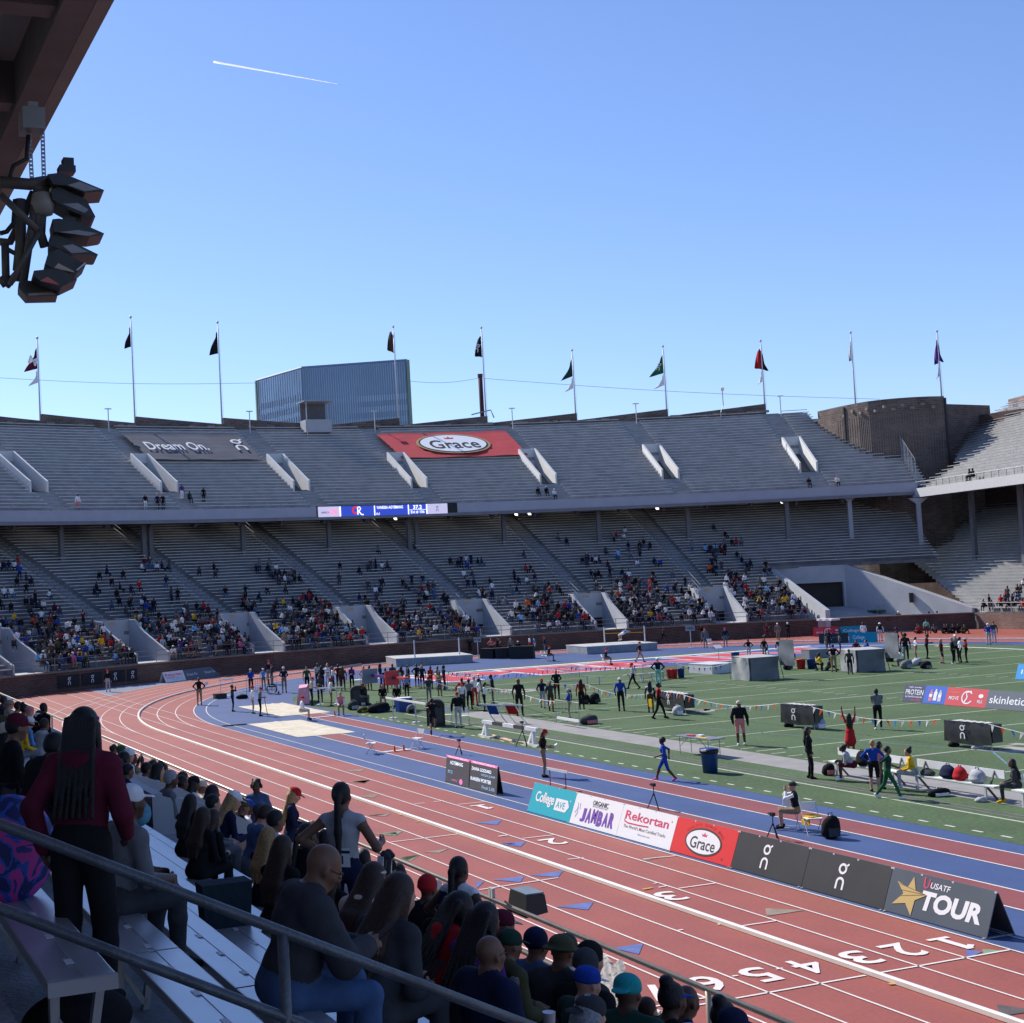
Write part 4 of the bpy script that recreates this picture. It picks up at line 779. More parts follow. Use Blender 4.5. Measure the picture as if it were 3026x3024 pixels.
# ---------------- banners, screen, booth, flags, lamps
def deck(row, a, off=.5): return Vector(pol(UR + .7 * row, a, UZ + .379 * row + off))
def banner(name, lab, a0, a1, r0, r1, mat, skew=0.0, sag=0.0, wob=.12):
    b = empty(name, deck((r0 + r1) / 2, (a0 + a1) / 2), 0, lab, "banner"); nx, ny = 40, 14; vs = []
    for j in range(ny + 1):
        for i in range(nx + 1):
            u, v = i / nx, j / ny; row = r0 + (r1 - r0) * v; a = a0 + (a1 - a0) * u + skew * (1 - v); w_ = math.sin(u * pi) * sag * v * (1 - v) * 4 + wob * math.sin(9 * u + 14 * v) * math.sin(v * pi)
            vs.append(deck(row - w_ * .6, a, .5 + .05 * math.sin(v * 40) + .04 * math.sin(u * 17 + v * 5)))
    m3 = MB().add(vs, [(j * (nx + 1) + i, j * (nx + 1) + i + 1, (j + 1) * (nx + 1) + i + 1, (j + 1) * (nx + 1) + i) for j in range(ny) for i in range(nx)]); put(m3, "banner_cloth", mat, b, smooth=True)
    def spot(u, v): a = a0 + (a1 - a0) * u + skew * (1 - v); return deck(r0 + (r1 - r0) * v, a, .62)
    return b, spot
def on_deck(name, me, mat, b, spot, u, v):
    c = spot(u, v); x = spot(u + .02, v) - spot(u - .02, v); y = spot(u, v + .04) - spot(u, v - .04); x.normalize(); y = (y - x * x.dot(y)).normalized(); z = x.cross(y)
    me.materials.append(mat); o = bpy.data.objects.new(name, me); COL.objects.link(o); o.parent = b; mw = Matrix((x, y, z)).transposed().to_4x4(); mw.translation = c + z * .06 - Vector(b.location); o.matrix_local = mw
WL = M("print_white", (.78, .79, .80), .7, 0)
b, sp = banner("dream_banner", "dark grey banner reading Dream On. draped over the upper benches", -11.55, -5.05, 14.6, 23.8, M("banner_dark", (.085, .09, .115), .75, .15, .5, bump=.3, bscale=2), .05, .6, .25)
on_deck("banner_lettering", fit_text("Dream On.", 7.2, 2.2, .012), WL, b, sp, .34, .47); on_deck("banner_mark", (lambda m_: (m_.transform(Matrix.Scale(3.3, 4)), m_)[1])(mark_on()), WL, b, sp, .9, .53)
b, sp = banner("grace_banner", "red banner with a white Grace oval draped over the upper benches", 2.95, 10.45, 14.4, 23.7, M("banner_red", (.50, .055, .06), .7, .1, .5, bump=.2, bscale=2), .2, .1, .06)
def disc(rx, ry, n=40): m3 = MB(); m3.poly([(rx * math.cos(2 * pi * k / n), ry * math.sin(2 * pi * k / n), 0) for k in range(n)]); return m3.mesh("disc")
def crown(s): m3 = MB(); m3.poly([(-.5 * s, -.25 * s, 0), (.5 * s, -.25 * s, 0), (.6 * s, .2 * s, 0), (.25 * s, -.02 * s, 0), (0, .4 * s, 0), (-.25 * s, -.02 * s, 0), (-.6 * s, .2 * s, 0)]); return m3.mesh("crown")
def lift(me, z): me.transform(Matrix.Translation((0, 0, z))); return me
INK = M("print_ink", (.03, .03, .035), .7, 0); GOLD = M("print_tan", (.42, .3, .13), .6, 0); RED2 = M("print_red", (.6, .04, .05), .6, 0)
on_deck("oval_border", disc(4.5, 2.95), GOLD, b, sp, .5, .48); on_deck("oval_ring", lift(disc(4.2, 2.7), .02), INK, b, sp, .5, .48); on_deck("oval", lift(disc(4.0, 2.5), .04), WL, b, sp, .5, .48)
on_deck("oval_lettering", lift(fit_text("Grace", 6.0, 2.5, .012), .06), INK, b, sp, .5, .44); on_deck("oval_crown", lift(crown(1.0), .06), RED2, b, sp, .5, .69)
# screen on the deck front
sc = empty("led_screen", pol(106.2, -.2, 14.45), 0, "long LED scoreboard ribbon fixed to the far upper deck front", "scoreboard")
def fpanel(name, a0, a1, z0, z1, mat, r=106.2): m3 = MB(); arc_box(m3, r - .0, r + .16, z0, z1, a0, a1, .8); return put(m3, name, mat, sc)
SB = M("led_blue", (.02, .045, .34), .4, 0, emit=.9); SW = M("led_white", (.55, .52, .68), .4, 0, emit=.55); SP = M("led_pink", (.8, .25, .45), .4, 0, emit=.7); SWH = M("led_bright", (.85, .87, .95), .4, 0, emit=.9)
fpanel("screen_frame", -4.58, 4.05, 13.78, 15.02, M("screen_black", (.012, .012, .014), .5, 0), 106.36)
for nm, a0, a1, mt in (("screen_panel", -4.5, -3.2, SW), ("screen_panel", -3.17, 3.38, SB), ("screen_panel", 2.12, 3.4, SW)): fpanel(nm, a0, a1, 13.9, 14.95, mt, 106.2 if mt != SW or a0 < 0 else 106.17)
def on_front(me, mat, a, z, r=106.12):
    x = Vector((math.cos(math.radians(a)), -math.sin(math.radians(a)), 0)); y = Vector((0, 0, 1)); n = x.cross(y); me.materials.append(mat); o = bpy.data.objects.new("screen_text", me); COL.objects.link(o); o.parent = sc; mw = Matrix((x, y, n)).transposed().to_4x4(); mw.translation = Vector(pol(r, a, z)) - Vector(sc.location); o.matrix_local = mw
on_front(fit_text("VANESSA AGYEMANG", 3.0, .3, .02), SWH, -.15, 14.72); on_front(fit_text("A:1", .4, .26, .02), SWH, -.9, 14.08); on_front(fit_text("37.2", 1.0, .42, .03), SWH, 1.55, 14.66); on_front(fit_text("Evt # 106", 1.55, .32, .02), SWH, 1.55, 14.14)
on_front(fit_text("AMERICA", .95, .2, .02), M("led_text", (.3, .1, .3), .4, 0, emit=.2), -4.12, 14.35, 106.1); on_front(fit_text("250", .85, .5, .05), SP, -3.6, 14.42, 106.1); mk = mark_on(); mk.transform(Matrix.Scale(.62, 4)); on_front(mk, M("led_text", (.3, .1, .3)), 2.75, 14.42, 106.08)
pm_ = MB(); stroke(pm_, arc(-.1, .05, .32, 60, 300, 14), .2); on_front(pm_.mesh("m"), M("led_red", (.7, .03, .04), .4, 0, emit=.6), -2.2, 14.45); pm_ = MB(); stroke(pm_, [(-.05, -.42), (-.05, .38), (.18, .38), (.28, .2), (.15, 0), (.0, 0), (.35, -.4), (.6, -.42)], .12); on_front(lift(pm_.mesh("m"), .01), SWH, -2.1, 14.45)
m2 = MB()
for a in (-3.18, -1.08, 1.0, 2.12): arc_box(m2, 106.13, 106.3, 13.92, 14.93, a - .025, a + .025, 1)
arc_box(m2, 106.13, 106.3, 14.36, 14.4, 1.0, 2.1, 1); put(m2, "screen_divider", SWH, sc)
# camera booth on the top rows
bo = empty("camera_booth", deck(26, -.25, 0), 0.0, "small pale camera booth with a flat roof on the top row of the far stand", "booth"); bw, bh = 3.2, 3.6
MB().box((0, -.9, .75), (bw, .08, 1.5)).build("front_panel", CONCW, bo); MB().box((-bw / 2, 0, .75), (.08, 1.8, 1.5)).build("side_panel", CONCW, bo); MB().box((bw / 2, 0, .75), (.08, 1.8, 1.5)).build("side_panel", CONCW, bo); MB().box((0, .1, bh + .05), (bw + .5, 2.6, .12)).build("booth_roof", M("booth_roof", (.3, .32, .34), .5), bo); MB().box((0, .9, 1.8), (bw, .08, 3.5)).build("back_panel", M("booth_dark", (.12, .12, .13)), bo)
for sx in (-1, 1): MB().box((sx * (bw / 2 - .1), -.9, 1.8 - .6), (.1, .1, bh + 1.2)).build("post", CONCW, bo)
# flags
POLEM = M("flagpole_white", (.55, .56, .60), .4, .05); FL = [(-15.2, 34.9, 'maroon', 'white', "maroon flag with a white M above a white pennant on the leftmost pole"), (-10.1, 37.9, 'black', None, "narrow black flag on the tall second pole from the left"), (-5.25, 37.8, 'black', None, "black flag on the third pole, left of the glass tower"), (4.85, 37.7, 'brown', None, "twisted dark brown flag on the pole in front of the glass tower"), (9.95, 37.5, 'black', None, "black flag with a white mark on the pole beside the chimney"), (15.1, 34.4, 'dgreen', 'white', "dark green flag with white pennant, left of the two green ones"), (20.25, 34.4, 'green', 'white', "green flag with pale emblem and white pennant, right of the two green ones"), (25.65, 34.4, 'red', 'white', "red and black flag over a white pennant on the eighth pole"), (30.5, 34.7, 'lgrey', None, "limp pale flag wrapped round the pole behind the corner tower"), (34.9, 34.0, 'purple', 'lav', "purple flag with white pennant on the pole right of the corner tower")]
FD = [(1.7, 2.3, .9), (.9, 2.3, .6), (1.2, 2.6, .5), (.9, 2.2, -1.0), (1.0, 2.6, -.3), (1.6, 2.2, 1.1), (1.9, 2.3, .9), (.9, 2.5, -.4), (.35, 2.4, .2), (.5, 2.9, .2)]
for i, ((a, zt_, c1, c2, lab), (fw_, fh_, dr)) in enumerate(zip(FL, FD)):
    r = 127.2 if i < 8 else 127.6; zb = 24.8 if i < 8 else 23.5; f = empty("flagpole", pol(r, a, zb), -math.radians(a), lab, "flag", "flags along the rim of the far stand"); L = zt_ - zb
    MB().tube([(0, 0, 0), (0, 0, L)], .11, 8, .06).build("pole", POLEM, f, smooth=True); MB().lathe([(0.01, 0), (.13, .08), (.16, .2), (.1, .3), (.01, .34)], (0, 0, L), 8).build("finial", POLEM, f, smooth=True)
    def flag(z0, wd, ht, drop, col, nm, amp=.16):
        nx, ny = 12, 14; vs = []
        for jj in range(ny + 1):
            for ii in range(nx + 1):
                u, v = ii / nx, jj / ny; k = u * (.35 + .65 * v); vs.append((-.1 - wd * k, amp * math.sin(u * 7 + v * 3) * u * 2, z0 - ht * v - drop * u * (1 - .5 * v) - .25 * ht * u * u * (1 - v)))
        m3 = MB().add(vs, [(jj * (nx + 1) + ii, jj * (nx + 1) + ii + 1, (jj + 1) * (nx + 1) + ii + 1, (jj + 1) * (nx + 1) + ii) for jj in range(ny) for ii in range(nx)]); return m3.build(nm, cm(col), f, smooth=True)
    flag(L - .9, fw_, fh_, dr, c1, "flag_cloth")
    if i == 7: flag(L - 1.0, -.8, 2.4, .5, 'black', "flag_cloth")
    if i == 9: flag(L - .8, -.6, 2.6, .6, 'purple', "flag_cloth")
    if c2: flag(L - .9 - fh_ * 1.0, fw_ * .75, 1.5, 1.0, c2, "pennant")
    if i in (0, 4, 6):
        me = fit_text("M", 1.0, .9, .03) if i == 0 else mark_on(); me.transform(Matrix.Scale(1.0 if i != 4 else 1.1, 4)); o = place_flat("flag_mark", me, WL, (0, 0, 0), (1, 0, 0), (0, 0, 1), None); o.parent = f; o.matrix_local = Matrix.Translation((-.75, -.32, L - 2.4)) @ Matrix.Rotation(pi / 2, 4, 'X') @ Matrix.Rotation(-.35, 4, 'Z')
    MB().tube([(.25, 0, 0), (.12, 0, L - .5)], .012, 4).build("halyard", POLEM, f)
for i, a in enumerate((-11.9, -4.0, 3.2, 11.2, 18.3, 26.3)):
    l = empty("lamp_post", pol(125.5, a, 24.2), -math.radians(a), "thin T-shaped lamp post at the top of the %s far stairway" % ["leftmost visible", "second", "third", "fourth", "fifth", "last"][i], "lamp post", "lamp posts along the top row"); MB().tube([(0, 0, 0), (0, 0, 3.1)], .06, 6).build("post", POLEM, l); MB().box((0, 0, 3.15), (.75, .22, .1)).build("lamp_head", POLEM, l)
sp_ = empty("security_camera", pol(125.6, 23.2, 24.4), 0, "white dome camera on a thin bent pole above the parapet", "camera"); MB().tube([(-.5, 0, 0), (-.4, 0, 1.4), (0, 0, 2.2), (0, 0, 4.0)], .05, 6).build("post", STEEL, sp_); MB().lathe([(.01, -.3), (.22, -.1), (.22, .2), (.01, .3)], (0, 0, 4.2), 8).build("dome", WHITE, sp_)
# ------------------------------------------------------------------ near stand
NX, NZ = .92, 5.83                                   # left edge and seat height of the first bench in view
def row_x(k): return NX + .68 * k
def row_z(k): return NZ - .35 * k                    # seat height; floor is 0.42 lower
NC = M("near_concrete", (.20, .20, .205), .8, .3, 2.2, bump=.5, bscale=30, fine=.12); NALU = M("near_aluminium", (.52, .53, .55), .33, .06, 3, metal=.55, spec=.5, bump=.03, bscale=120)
ns = empty("near_grandstand", (4, 30, 0), 0, "concrete steps of the shaded near stand under the photographer", "grandstand"); m2 = MB()
VOM = [(20.0, 22.4), (32.6, 35.0), (45.2, 47.6)]
for k in range(-5, 13):
    x0, x1, z = row_x(k) - .16, row_x(k) + .52, row_z(k) - .42
    for a, b in spans(-6, 104, [v for v in VOM if x1 > 5.2]): m2.quad((x0, a, z), (x1, a, z), (x1, b, z), (x0, b, z)); m2.quad((x1, a, z), (x1, a, z - .35), (x1, b, z - .35), (x1, b, z))
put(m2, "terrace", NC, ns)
xe, ze = row_x(12) + .52, row_z(12) - .77
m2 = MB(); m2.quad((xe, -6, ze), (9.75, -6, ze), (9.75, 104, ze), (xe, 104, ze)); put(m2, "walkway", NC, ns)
wl = empty("near_wall", (9.9, 30, 0), 0, "low brick wall in front of the near stand", "wall"); m2 = MB(); m2.quad((10.05, -6, 0), (10.05, 104, 0), (10.05, 104, 1.35), (10.05, -6, 1.35), uv=[(0, 0), (110, 0), (110, 1.35), (0, 1.35)]); m2.quad((9.7, -6, 1.35), (10.05, -6, 1.35), (10.05, 104, 1.35), (9.7, 104, 1.35), uv=[(0, 0), (.3, 0), (.3, 9), (0, 9)]); m2.quad((9.7, 104, 0), (9.7, -6, 0), (9.7, -6, 1.35), (9.7, 104, 1.35), uv=[(0, 0), (9, 0), (9, 1), (0, 1)]); put(m2, "wall_face", BRICK, wl)
PIPE = M("rail_pipe", (.40, .36, .30), .4, .12, 3, metal=.45); fr = empty("front_railing", (9.86, 30, 1.35), 0, "two-bar metal railing along the trackside front of the near stand", "railing"); 
for h in (1.1, .52): m2 = MB(); m2.tube([(9.86, -6, 1.35 + h), (9.86, 104, 1.35 + h)], .036, 10); put(m2, "rail", PIPE, fr, smooth=True)
for y in np.arange(1.4, 100, 3.05): m2 = MB(); m2.tube([(9.86, y, 1.35), (9.86, y, 2.44)], .036, 8); put(m2, "post", PIPE, fr, smooth=True)
p = G('W', 1175, 780, 2.2); q = AX('W', 1165, 710, 9.86); po = empty("rail_bracket", (9.86, q.y, 1.9), 0, "pale double post bolted to the front railing beside the black speaker", "post")
for s in (0, .075): MB().box((0, s - .05, .35), (.05, .045, .75)).build("upright", M("pale_post", (.6, .58, .54), .5), po)
# stair entries of the near stand
for i, (ya, yb) in enumerate(VOM):
    e = empty("stand_entry", (5.1, ya, 0), 0, "painted concrete entry walls %s" % ["with curved top among the near spectators", "beyond, behind the tall standing woman", "far down the near stand at left"][i], "entry", "entries of the near stand"); dz = 0
    pts = [AY('o', *q_, 20.0) for q_ in ((475, 2356), (560, 2362), (628, 2386), (655, 2392), (668, 2420), (690, 2467), (715, 2478), (744, 2488))]; top = [(v.x, v.z) for v in pts]; top.append((9.6, 1.9))
    fl = [(AY('o', u, v, 22.4).x, AY('o', u, v, 22.4).z) for u, v in ((400, 2289), (470, 2311), (545, 2335))]; fl = [(5.08, fl[0][1] + (fl[0][0] - 5.08) * .5)] + fl + [(9.6, 2.0)]
    for tp_, y, th in ((top, ya, .16), (fl, yb, .16)):
        m2 = MB()
        for (x0, z0), (x1, z1) in zip(tp_, tp_[1:]): m2.hexa([(x0, y, .3), (x1, y, .3), (x1, y + th, .3), (x0, y + th, .3)], [(x0, y, z0), (x1, y, z1), (x1, y + th, z1), (x0, y + th, z0)])
        put(m2, "side_wall", CONCW, e)
    m2 = MB(); m2.box((5.02, (ya + yb) / 2 + .08, 3.5), (.16, yb - ya + .2, 1.7)); put(m2, "end_wall", CONCW, e)
    m2 = MB(); m2.quad((5.1, ya, 1.6), (9.6, ya, 1.2), (9.6, yb, 1.2), (5.1, yb, 1.6)); put(m2, "entry_floor", NC, e)
# benches: planks of about six metres, brackets, cap on the aisle end
def bench_plank(L):
    m3 = MB(); prof = [(0, -.048), (0, 0), (.006, .002), (.118, .002), (.12, -.002), (.15, -.002), (.152, .002), (.274, .002), (.28, 0), (.28, -.048)]
    vs = [(x, 0, z) for x, z in prof] + [(x, L, z) for x, z in prof]; n = len(prof)
    return m3.add(vs, [(j, j + 1, n + j + 1, n + j)[::-1] for j in range(n - 1)] + [tuple(range(n)), tuple(range(n, 2 * n))[::-1]])
def bracket_mesh():
    m3 = MB()
    m3.prism([(.02, 0, -.05), (.27, 0, -.05), (.27, 0, -.075), (.02, 0, -.075)], (0, .05, 0))
    m3.prism([(.225, 0, -.075), (.262, 0, -.075), (.20, 0, -.42), (.165, 0, -.42)], (0, .05, 0)); m3.prism([(.03, 0, -.075), (.07, 0, -.075), (.06, 0, -.42), (.025, 0, -.42)], (0, .05, 0)); m3.prism([(.06, 0, -.18), (.06, 0, -.22), (.165, 0, -.39), (.19, 0, -.37)], (0, .05, 0)); return m3.mesh("bracket")
BKM = bracket_mesh(); BKM.materials.append(M("bracket_grey", (.36, .34, .33), .5, .1, 4, metal=.4)); CAPM = M("end_cap", (.40, .37, .37), .5, .05)
JO = {0: [5.58, 6.75 + .9], 1: [5.5, 7.15], 2: [5.5, 7.46], 3: [5.5, 8.3]}; ordn = ["first", "second", "third", "fourth", "fifth", "sixth", "seventh", "eighth", "ninth", "tenth", "eleventh", "twelfth", "thirteenth"]
pm1 = {}
for k in range(0, 13):
    js = JO.get(k, [5.5, 7.8 + .37 * (k % 4)]) + [0] * 0; y = js[1]
    while y < 96: y += 5.2; js.append(y)
    b = empty("bleacher_bench", (row_x(k), 5.5, row_z(k)), 0, "aluminium bleacher bench, %s row down from the photographer's feet" % ordn[k], "bench", "aluminium benches of the near stand")
    for a, c in zip(js, js[1:]):
        if row_x(k) > 5.1:
            sp2 = spans(a + .012, c - .012, [(v[0] - .1, v[1] + .2) for v in VOM])
        else: sp2 = [(a + .012, c - .012)]
        for a2, c2 in sp2:
            if c2 - a2 < .3: continue
            o = bench_plank(c2 - a2).build("plank", NALU, b, (0, a2 - 5.5, 0))
    for y in np.arange(5.72, 30 if k < 5 else 14, 1.83):
        o = bpy.data.objects.new("bracket", BKM); COL.objects.link(o); o.parent = b; o.location = (0, y - 5.5, 0)
    MB().box((.14, js[0] - 5.5 - .004, -.026), (.288, .03, .058)).build("end_cap", CAPM, b)
# number plates on the seats
for k in range(0, 4):
    b = [o for o in bpy.data.objects if o.name.startswith("bleacher_bench")][k]; m2 = MB()
    for j in range(14): m2.box((.135, .35 + .47 * j, .003), (.035, .075, .004))
    o = m2.build("seat_number_plate", M("plate_white", (.62, .62, .62), .5, .05), b); m2 = MB()
# aisle handrail in front of the camera
HR = M("handrail_paint", (.115, .125, .135), .42, .25, 6, metal=.35, bump=.25, bscale=50, fine=.12); hr_ = empty("aisle_handrail", (1.86, 5.4, 4.9), 0, "grey two-bar pipe handrail sloping down across the foreground", "handrail")
ur = [AY('o', u, v, 5.4) for u, v in ((0, 2436), (836, 2776), (1499, 3006))]; lr = [AY('o', u, v, 5.4) for u, v in ((0, 2685), (799, 2991))]
def through(pts, lo, hi):
    a, b = pts[0], pts[-1]; d = (b - a) / (b.x - a.x); return [a + d * (lo - a.x), a + d * (hi - a.x)]
for pts in (ur, lr): m2 = MB(); m2.tube(through(pts, -.6, 4.6), .0225, 16); put(m2, "rail", HR, hr_, smooth=True)
for x in (AY('o', 836, 2780, 5.4).x, AY('o', 836, 2780, 5.4).x + 1.9): 
    zt_ = through(ur, x, x + 1)[0].z; m2 = MB(); m2.tube([(x, 5.4, zt_), (x, 5.4, zt_ - 1.05)], .0235, 16); put(m2, "post", HR, hr_, smooth=True)
# ---------------- upper deck overhead and the floodlights hung from it
ud = empty("near_upper_deck", (3.4, 20, 13.7), 0, "underside of the near upper deck jutting in at top left", "upper deck"); UND = M("deck_underside", (.62, .45, .40), .85, .12, .5, bump=.2); BEAM = M("deck_beam", (.16, .14, .14), .8, .2, 1, bump=.3); EDGE = M("deck_edge", (.28, .25, .22), .8, .15, 1)
m2 = MB(); m2.hexa([(-16, -10, 14.3), (3.3, -10, 14.3), (3.3, 100, 14.3), (-16, 100, 14.3)], [(-16, -10, 22), (3.3, -10, 15.1), (3.3, 100, 15.1), (-16, 100, 22)]); put(m2, "deck_slab", UND, ud)
m2 = MB(); m2.box((3.06, 45, 14.0), (.34, 110, .62)); put(m2, "edge_beam", BEAM, ud); m2 = MB(); m2.box((3.33, 45, 14.25), (.18, 110, 1.1)); put(m2, "front_beam", EDGE, ud)
m2 = MB(); m2.box((1.35, 45, 13.95), (.28, 110, .7)); put(m2, "edge_beam", BEAM, ud)
for y in (8.5, 11.6, 14.55, 17.6, 20.9, 24.0, 28, 33, 39): m2 = MB(); m2.box((-4.2, y, 14.02), (14.2, .32, .56)); put(m2, "cross_beam", BEAM, ud)
m2 = MB(); yb_ = AX('o', 60, 330, 3.0).y
JB = empty("junction_box", (0, 0, 0), 0, "grey metal junction box under the deck edge", "box"); a, b, c, d = [AY('o', u, v, 16.3) for u, v in ((67, 313), (134, 317), (134, 380), (68, 376))]
m2.hexa([a, b, c, d], [v + Vector((0, .35, 0)) for v in (a, b, c, d)]); put(m2, "box_body", M("box_grey", (.24, .25, .26), .5, .1, 3, metal=.3), JB); m2 = MB(); m2.box(tuple((a + b) / 2 + Vector((0, .1, .05))), (.12, .1, .06)); put(m2, "box_clip", STEEL, JB)
fl = empty("floodlight_cluster", tuple(AY('o', 110, 560, 16.5)), 0, "cluster of dark floodlights on a steel frame hanging from the deck edge", "floodlights"); YL = 16.5; FD_ = M("lamp_housing", (.045, .05, .05), .45, .15, 4, metal=.4); FR_ = M("frame_steel", (.10, .095, .09), .6, .2, 3, metal=.2); GLS = M("lamp_glass", (.22, .2, .19), .2, .2, 6, spec=.7)
LP = lambda u, v, dy=0: AY('o', u, v, YL + dy)
def bar(pts, r, name="frame_tube", mat=None, dy=0): m2 = MB(); m2.tube([LP(u, v, dy) for u, v in pts], r, 8); put(m2, name, mat or FR_, fl, smooth=True)
for u in (86, 125): # perforated hangers
    m2 = MB(); A_, B_ = LP(u, 376), LP(u + (8 if u < 100 else 5), 530)
    for k in range(13): p = A_.lerp(B_, k / 13 + .02); q2 = A_.lerp(B_, (k + .55) / 13 + .02); m2.beam(p, q2, .05, .02)
    for s in (-.02, .02): m2.beam(A_ + Vector((s, 0, 0)), B_ + Vector((s, 0, 0)), .01, .022)
    put(m2, "hanger_strap", STEEL, fl)
bar([(0, 538), (88, 545), (140, 536)], .075); bar([(88, 545), (140, 560), (140, 590)], .06)
bar([(100, 570), (65, 650), (50, 800)], .055, dy=.2); bar([(110, 560), (70, 830)], .05); bar([(60, 590), (62, 740), (60, 830)], .07, dy=.15); bar([(128, 560), (120, 690), (132, 730)], .06); bar([(112, 590), (112, 690)], .06)
bar([(0, 575), (110, 680)], .045, dy=-.3); bar([(112, 690), (30, 840)], .035, dy=-.2); bar([(15, 720), (18, 845)], .05, dy=.3); bar([(18, 845), (60, 800), (80, 770)], .05, dy=.3); bar([(0, 715), (30, 715), (48, 680), (50, 640)], .05, dy=.3); bar([(0, 820), (18, 845)], .05, dy=.3); bar([(18, 735), (60, 758)], .03, dy=.3)
bar([(84, 400), (78, 470), (40, 490), (30, 520), (45, 545), (70, 555)], .028, "cable", M("cable_black", (.02, .02, .02), .6)); bar([(45, 590), (40, 660), (20, 685), (0, 690)], .03, "cable", M("cable_black", (.02, .02, .02)))
m2 = MB(); c_ = LP(126, 603); m2.lathe([(.02, -.16), (.12, -.13), (.15, 0), (.12, .12), (.03, .16)], tuple(c_), 12); put(m2, "round_lamp", M("lamp_pale", (.28, .27, .25), .4), fl, smooth=True)
# each lamp: back corner, tip, lower lip
def lamp(top, low, inner=None, back=.5, dy=0.0):
    """housing from an outline in the plane of the frame, 0.5 m deep, with a glass face below"""
    a = [LP(u, v, dy - back / 2) for u, v in top]; m2 = MB(); m2.prism(a, (0.05, back, 0.0)); put(m2, "lamp_housing", FD_, fl)
    if low: q3 = [LP(u, v, dy - back / 2 - .012) for u, v in low]; m2 = MB(); m2.poly(q3); put(m2, "lamp_glass", inner or GLS, fl)
lamp([(140, 515), (165, 512), (185, 511), (230, 530), (308, 562), (306, 566), (250, 570), (195, 548), (158, 545)], [(200, 547), (235, 537), (295, 560), (250, 566)])
lamp([(150, 565), (170, 550), (255, 590), (282, 640), (275, 642), (225, 630), (190, 610), (155, 590)], [(185, 603), (230, 600), (262, 620), (250, 630)], dy=.1)
lamp([(155, 648), (175, 646), (240, 660), (308, 690), (302, 694), (265, 700), (200, 690), (160, 685)], [(175, 686), (230, 680), (290, 690), (262, 698)])
lamp([(150, 690), (170, 692), (215, 715), (290, 752), (285, 755), (215, 750), (150, 725)], [(185, 727), (215, 722), (262, 745), (212, 749)], dy=.1)
lamp([(140, 755), (172, 735), (205, 755), (254, 782), (226, 808), (160, 795), (135, 780)], [(160, 792), (172, 778), (215, 800), (222, 806)], M("lamp_glass_warm", (.42, .33, .25), .3, .1), dy=-.1)
lamp([(100, 800), (150, 795), (185, 798), (228, 826), (182, 848), (120, 830), (100, 815)], [(118, 830), (140, 818), (172, 838), (176, 843)], M("lamp_glass_red", (.48, .1, .08), .3, .1), dy=-.2)
lamp([(55, 835), (75, 828), (160, 840), (170, 874), (78, 876), (55, 850)], [(85, 868), (155, 862), (165, 872), (82, 874)], back=.4, dy=.1)
for (u, v), d in (((200, 490), .1), ((215, 640), .1), ((205, 665), 0)): m2 = MB(); m2.box(tuple(LP(u, v, d)), (.13, .16, .16)); m2.box(tuple(LP(u - 4, v + 14, d)), (.2, .2, .08)); put(m2, "lamp_mount", FD_, fl)
for (u0, v0), (u1, v1) in (((193, 840), (220, 824)), ((226, 800), (252, 778))):
    m2 = MB(); A_, B_ = LP(u0, v0, -.36), LP(u1, v1, -.36); m2.beam(A_, B_, .05, .02); put(m2, "lamp_lip", M("lip_pale", (.55, .57, .6), .4), fl)
# ------------------------------------------------------------------ things on the field
def inkm(n, c, e=0): return M("print_" + n, c, .6, 0, emit=e)
P_TEAL, P_PUR, P_GREY, P_RED, P_GOLD = inkm("teal", (.0, .36, .45)), inkm("purple", (.15, .05, .36)), inkm("grey", (.22, .22, .23)), inkm("rekred", (.6, .04, .12)), inkm("gold", (.5, .36, .13))
PW, PB = inkm("panel_white", (.74, .74, .76)), M("panel_black", (.018, .019, .021), .45, .25, 1.2, spec=.5)
def aboard(lab, A, B, hh, mat, art, lean=.34, group=None, name="advert_board", backmat=None, foot=True):
    """A-frame board; A is its left end and B its right end for somebody facing it"""
    A = Vector((A[0], A[1], 0)); B = Vector((B[0], B[1], 0)); x = (B - A).normalized(); nrm = Vector((x.y, -x.x, 0)); L = (B - A).length; c = (A + B) / 2
    o = empty(name, c, 0, lab, "advert board", group); up = (Vector((0, 0, hh)) - nrm * lean).normalized(); SL = math.hypot(hh, lean)
    def slabm(base, u_, n_, nm, mt): m3 = MB(); q = [base - x * L / 2 * .995, base + x * L / 2 * .995]; e = n_ * -.02; m3.hexa([q[0], q[1], q[1] + e, q[0] + e], [v + u_ * SL for v in (q[0], q[1], q[1] + e, q[0] + e)]); m3.build(nm, mt, o)
    z0 = Vector((0, 0, .02)); n1 = x.cross(up); slabm(z0, up, n1, "front_panel", mat)
    up2 = (Vector((0, 0, hh)) + nrm * lean).normalized(); slabm(z0 - nrm * (2 * lean + .03), up2, up2.cross(x), "back_panel", backmat or mat)
    if foot:
        m3 = MB()
        for s in (-.48, .48): m3.box(Vector((0, 0, .012)) + x * L * s - nrm * lean, (.05, 2 * lean + .1, .024), -math.atan2(nrm.x, nrm.y))
        m3.build("foot_bar", STEEL, o); m3 = MB()
        for s in (-.49, -.2, .1, .49): m3.box(up * (SL + .0) + x * L * s - nrm * .01, (.045, .05, .03), math.atan2(x.y, x.x))
        m3.build("clip", PW, o)
    def put_art(me, mt, u, v, z=0.0, nm="lettering"):
        me.materials.append(mt); q = bpy.data.objects.new(nm, me); COL.objects.link(q); q.parent = o; mw = Matrix((x, up, n1)).transposed().to_4x4(); mw.translation = z0 + x * (u - .5) * L + up * v * SL + n1 * (.006 + z); q.matrix_local = mw
    art(put_art, L, SL); return o
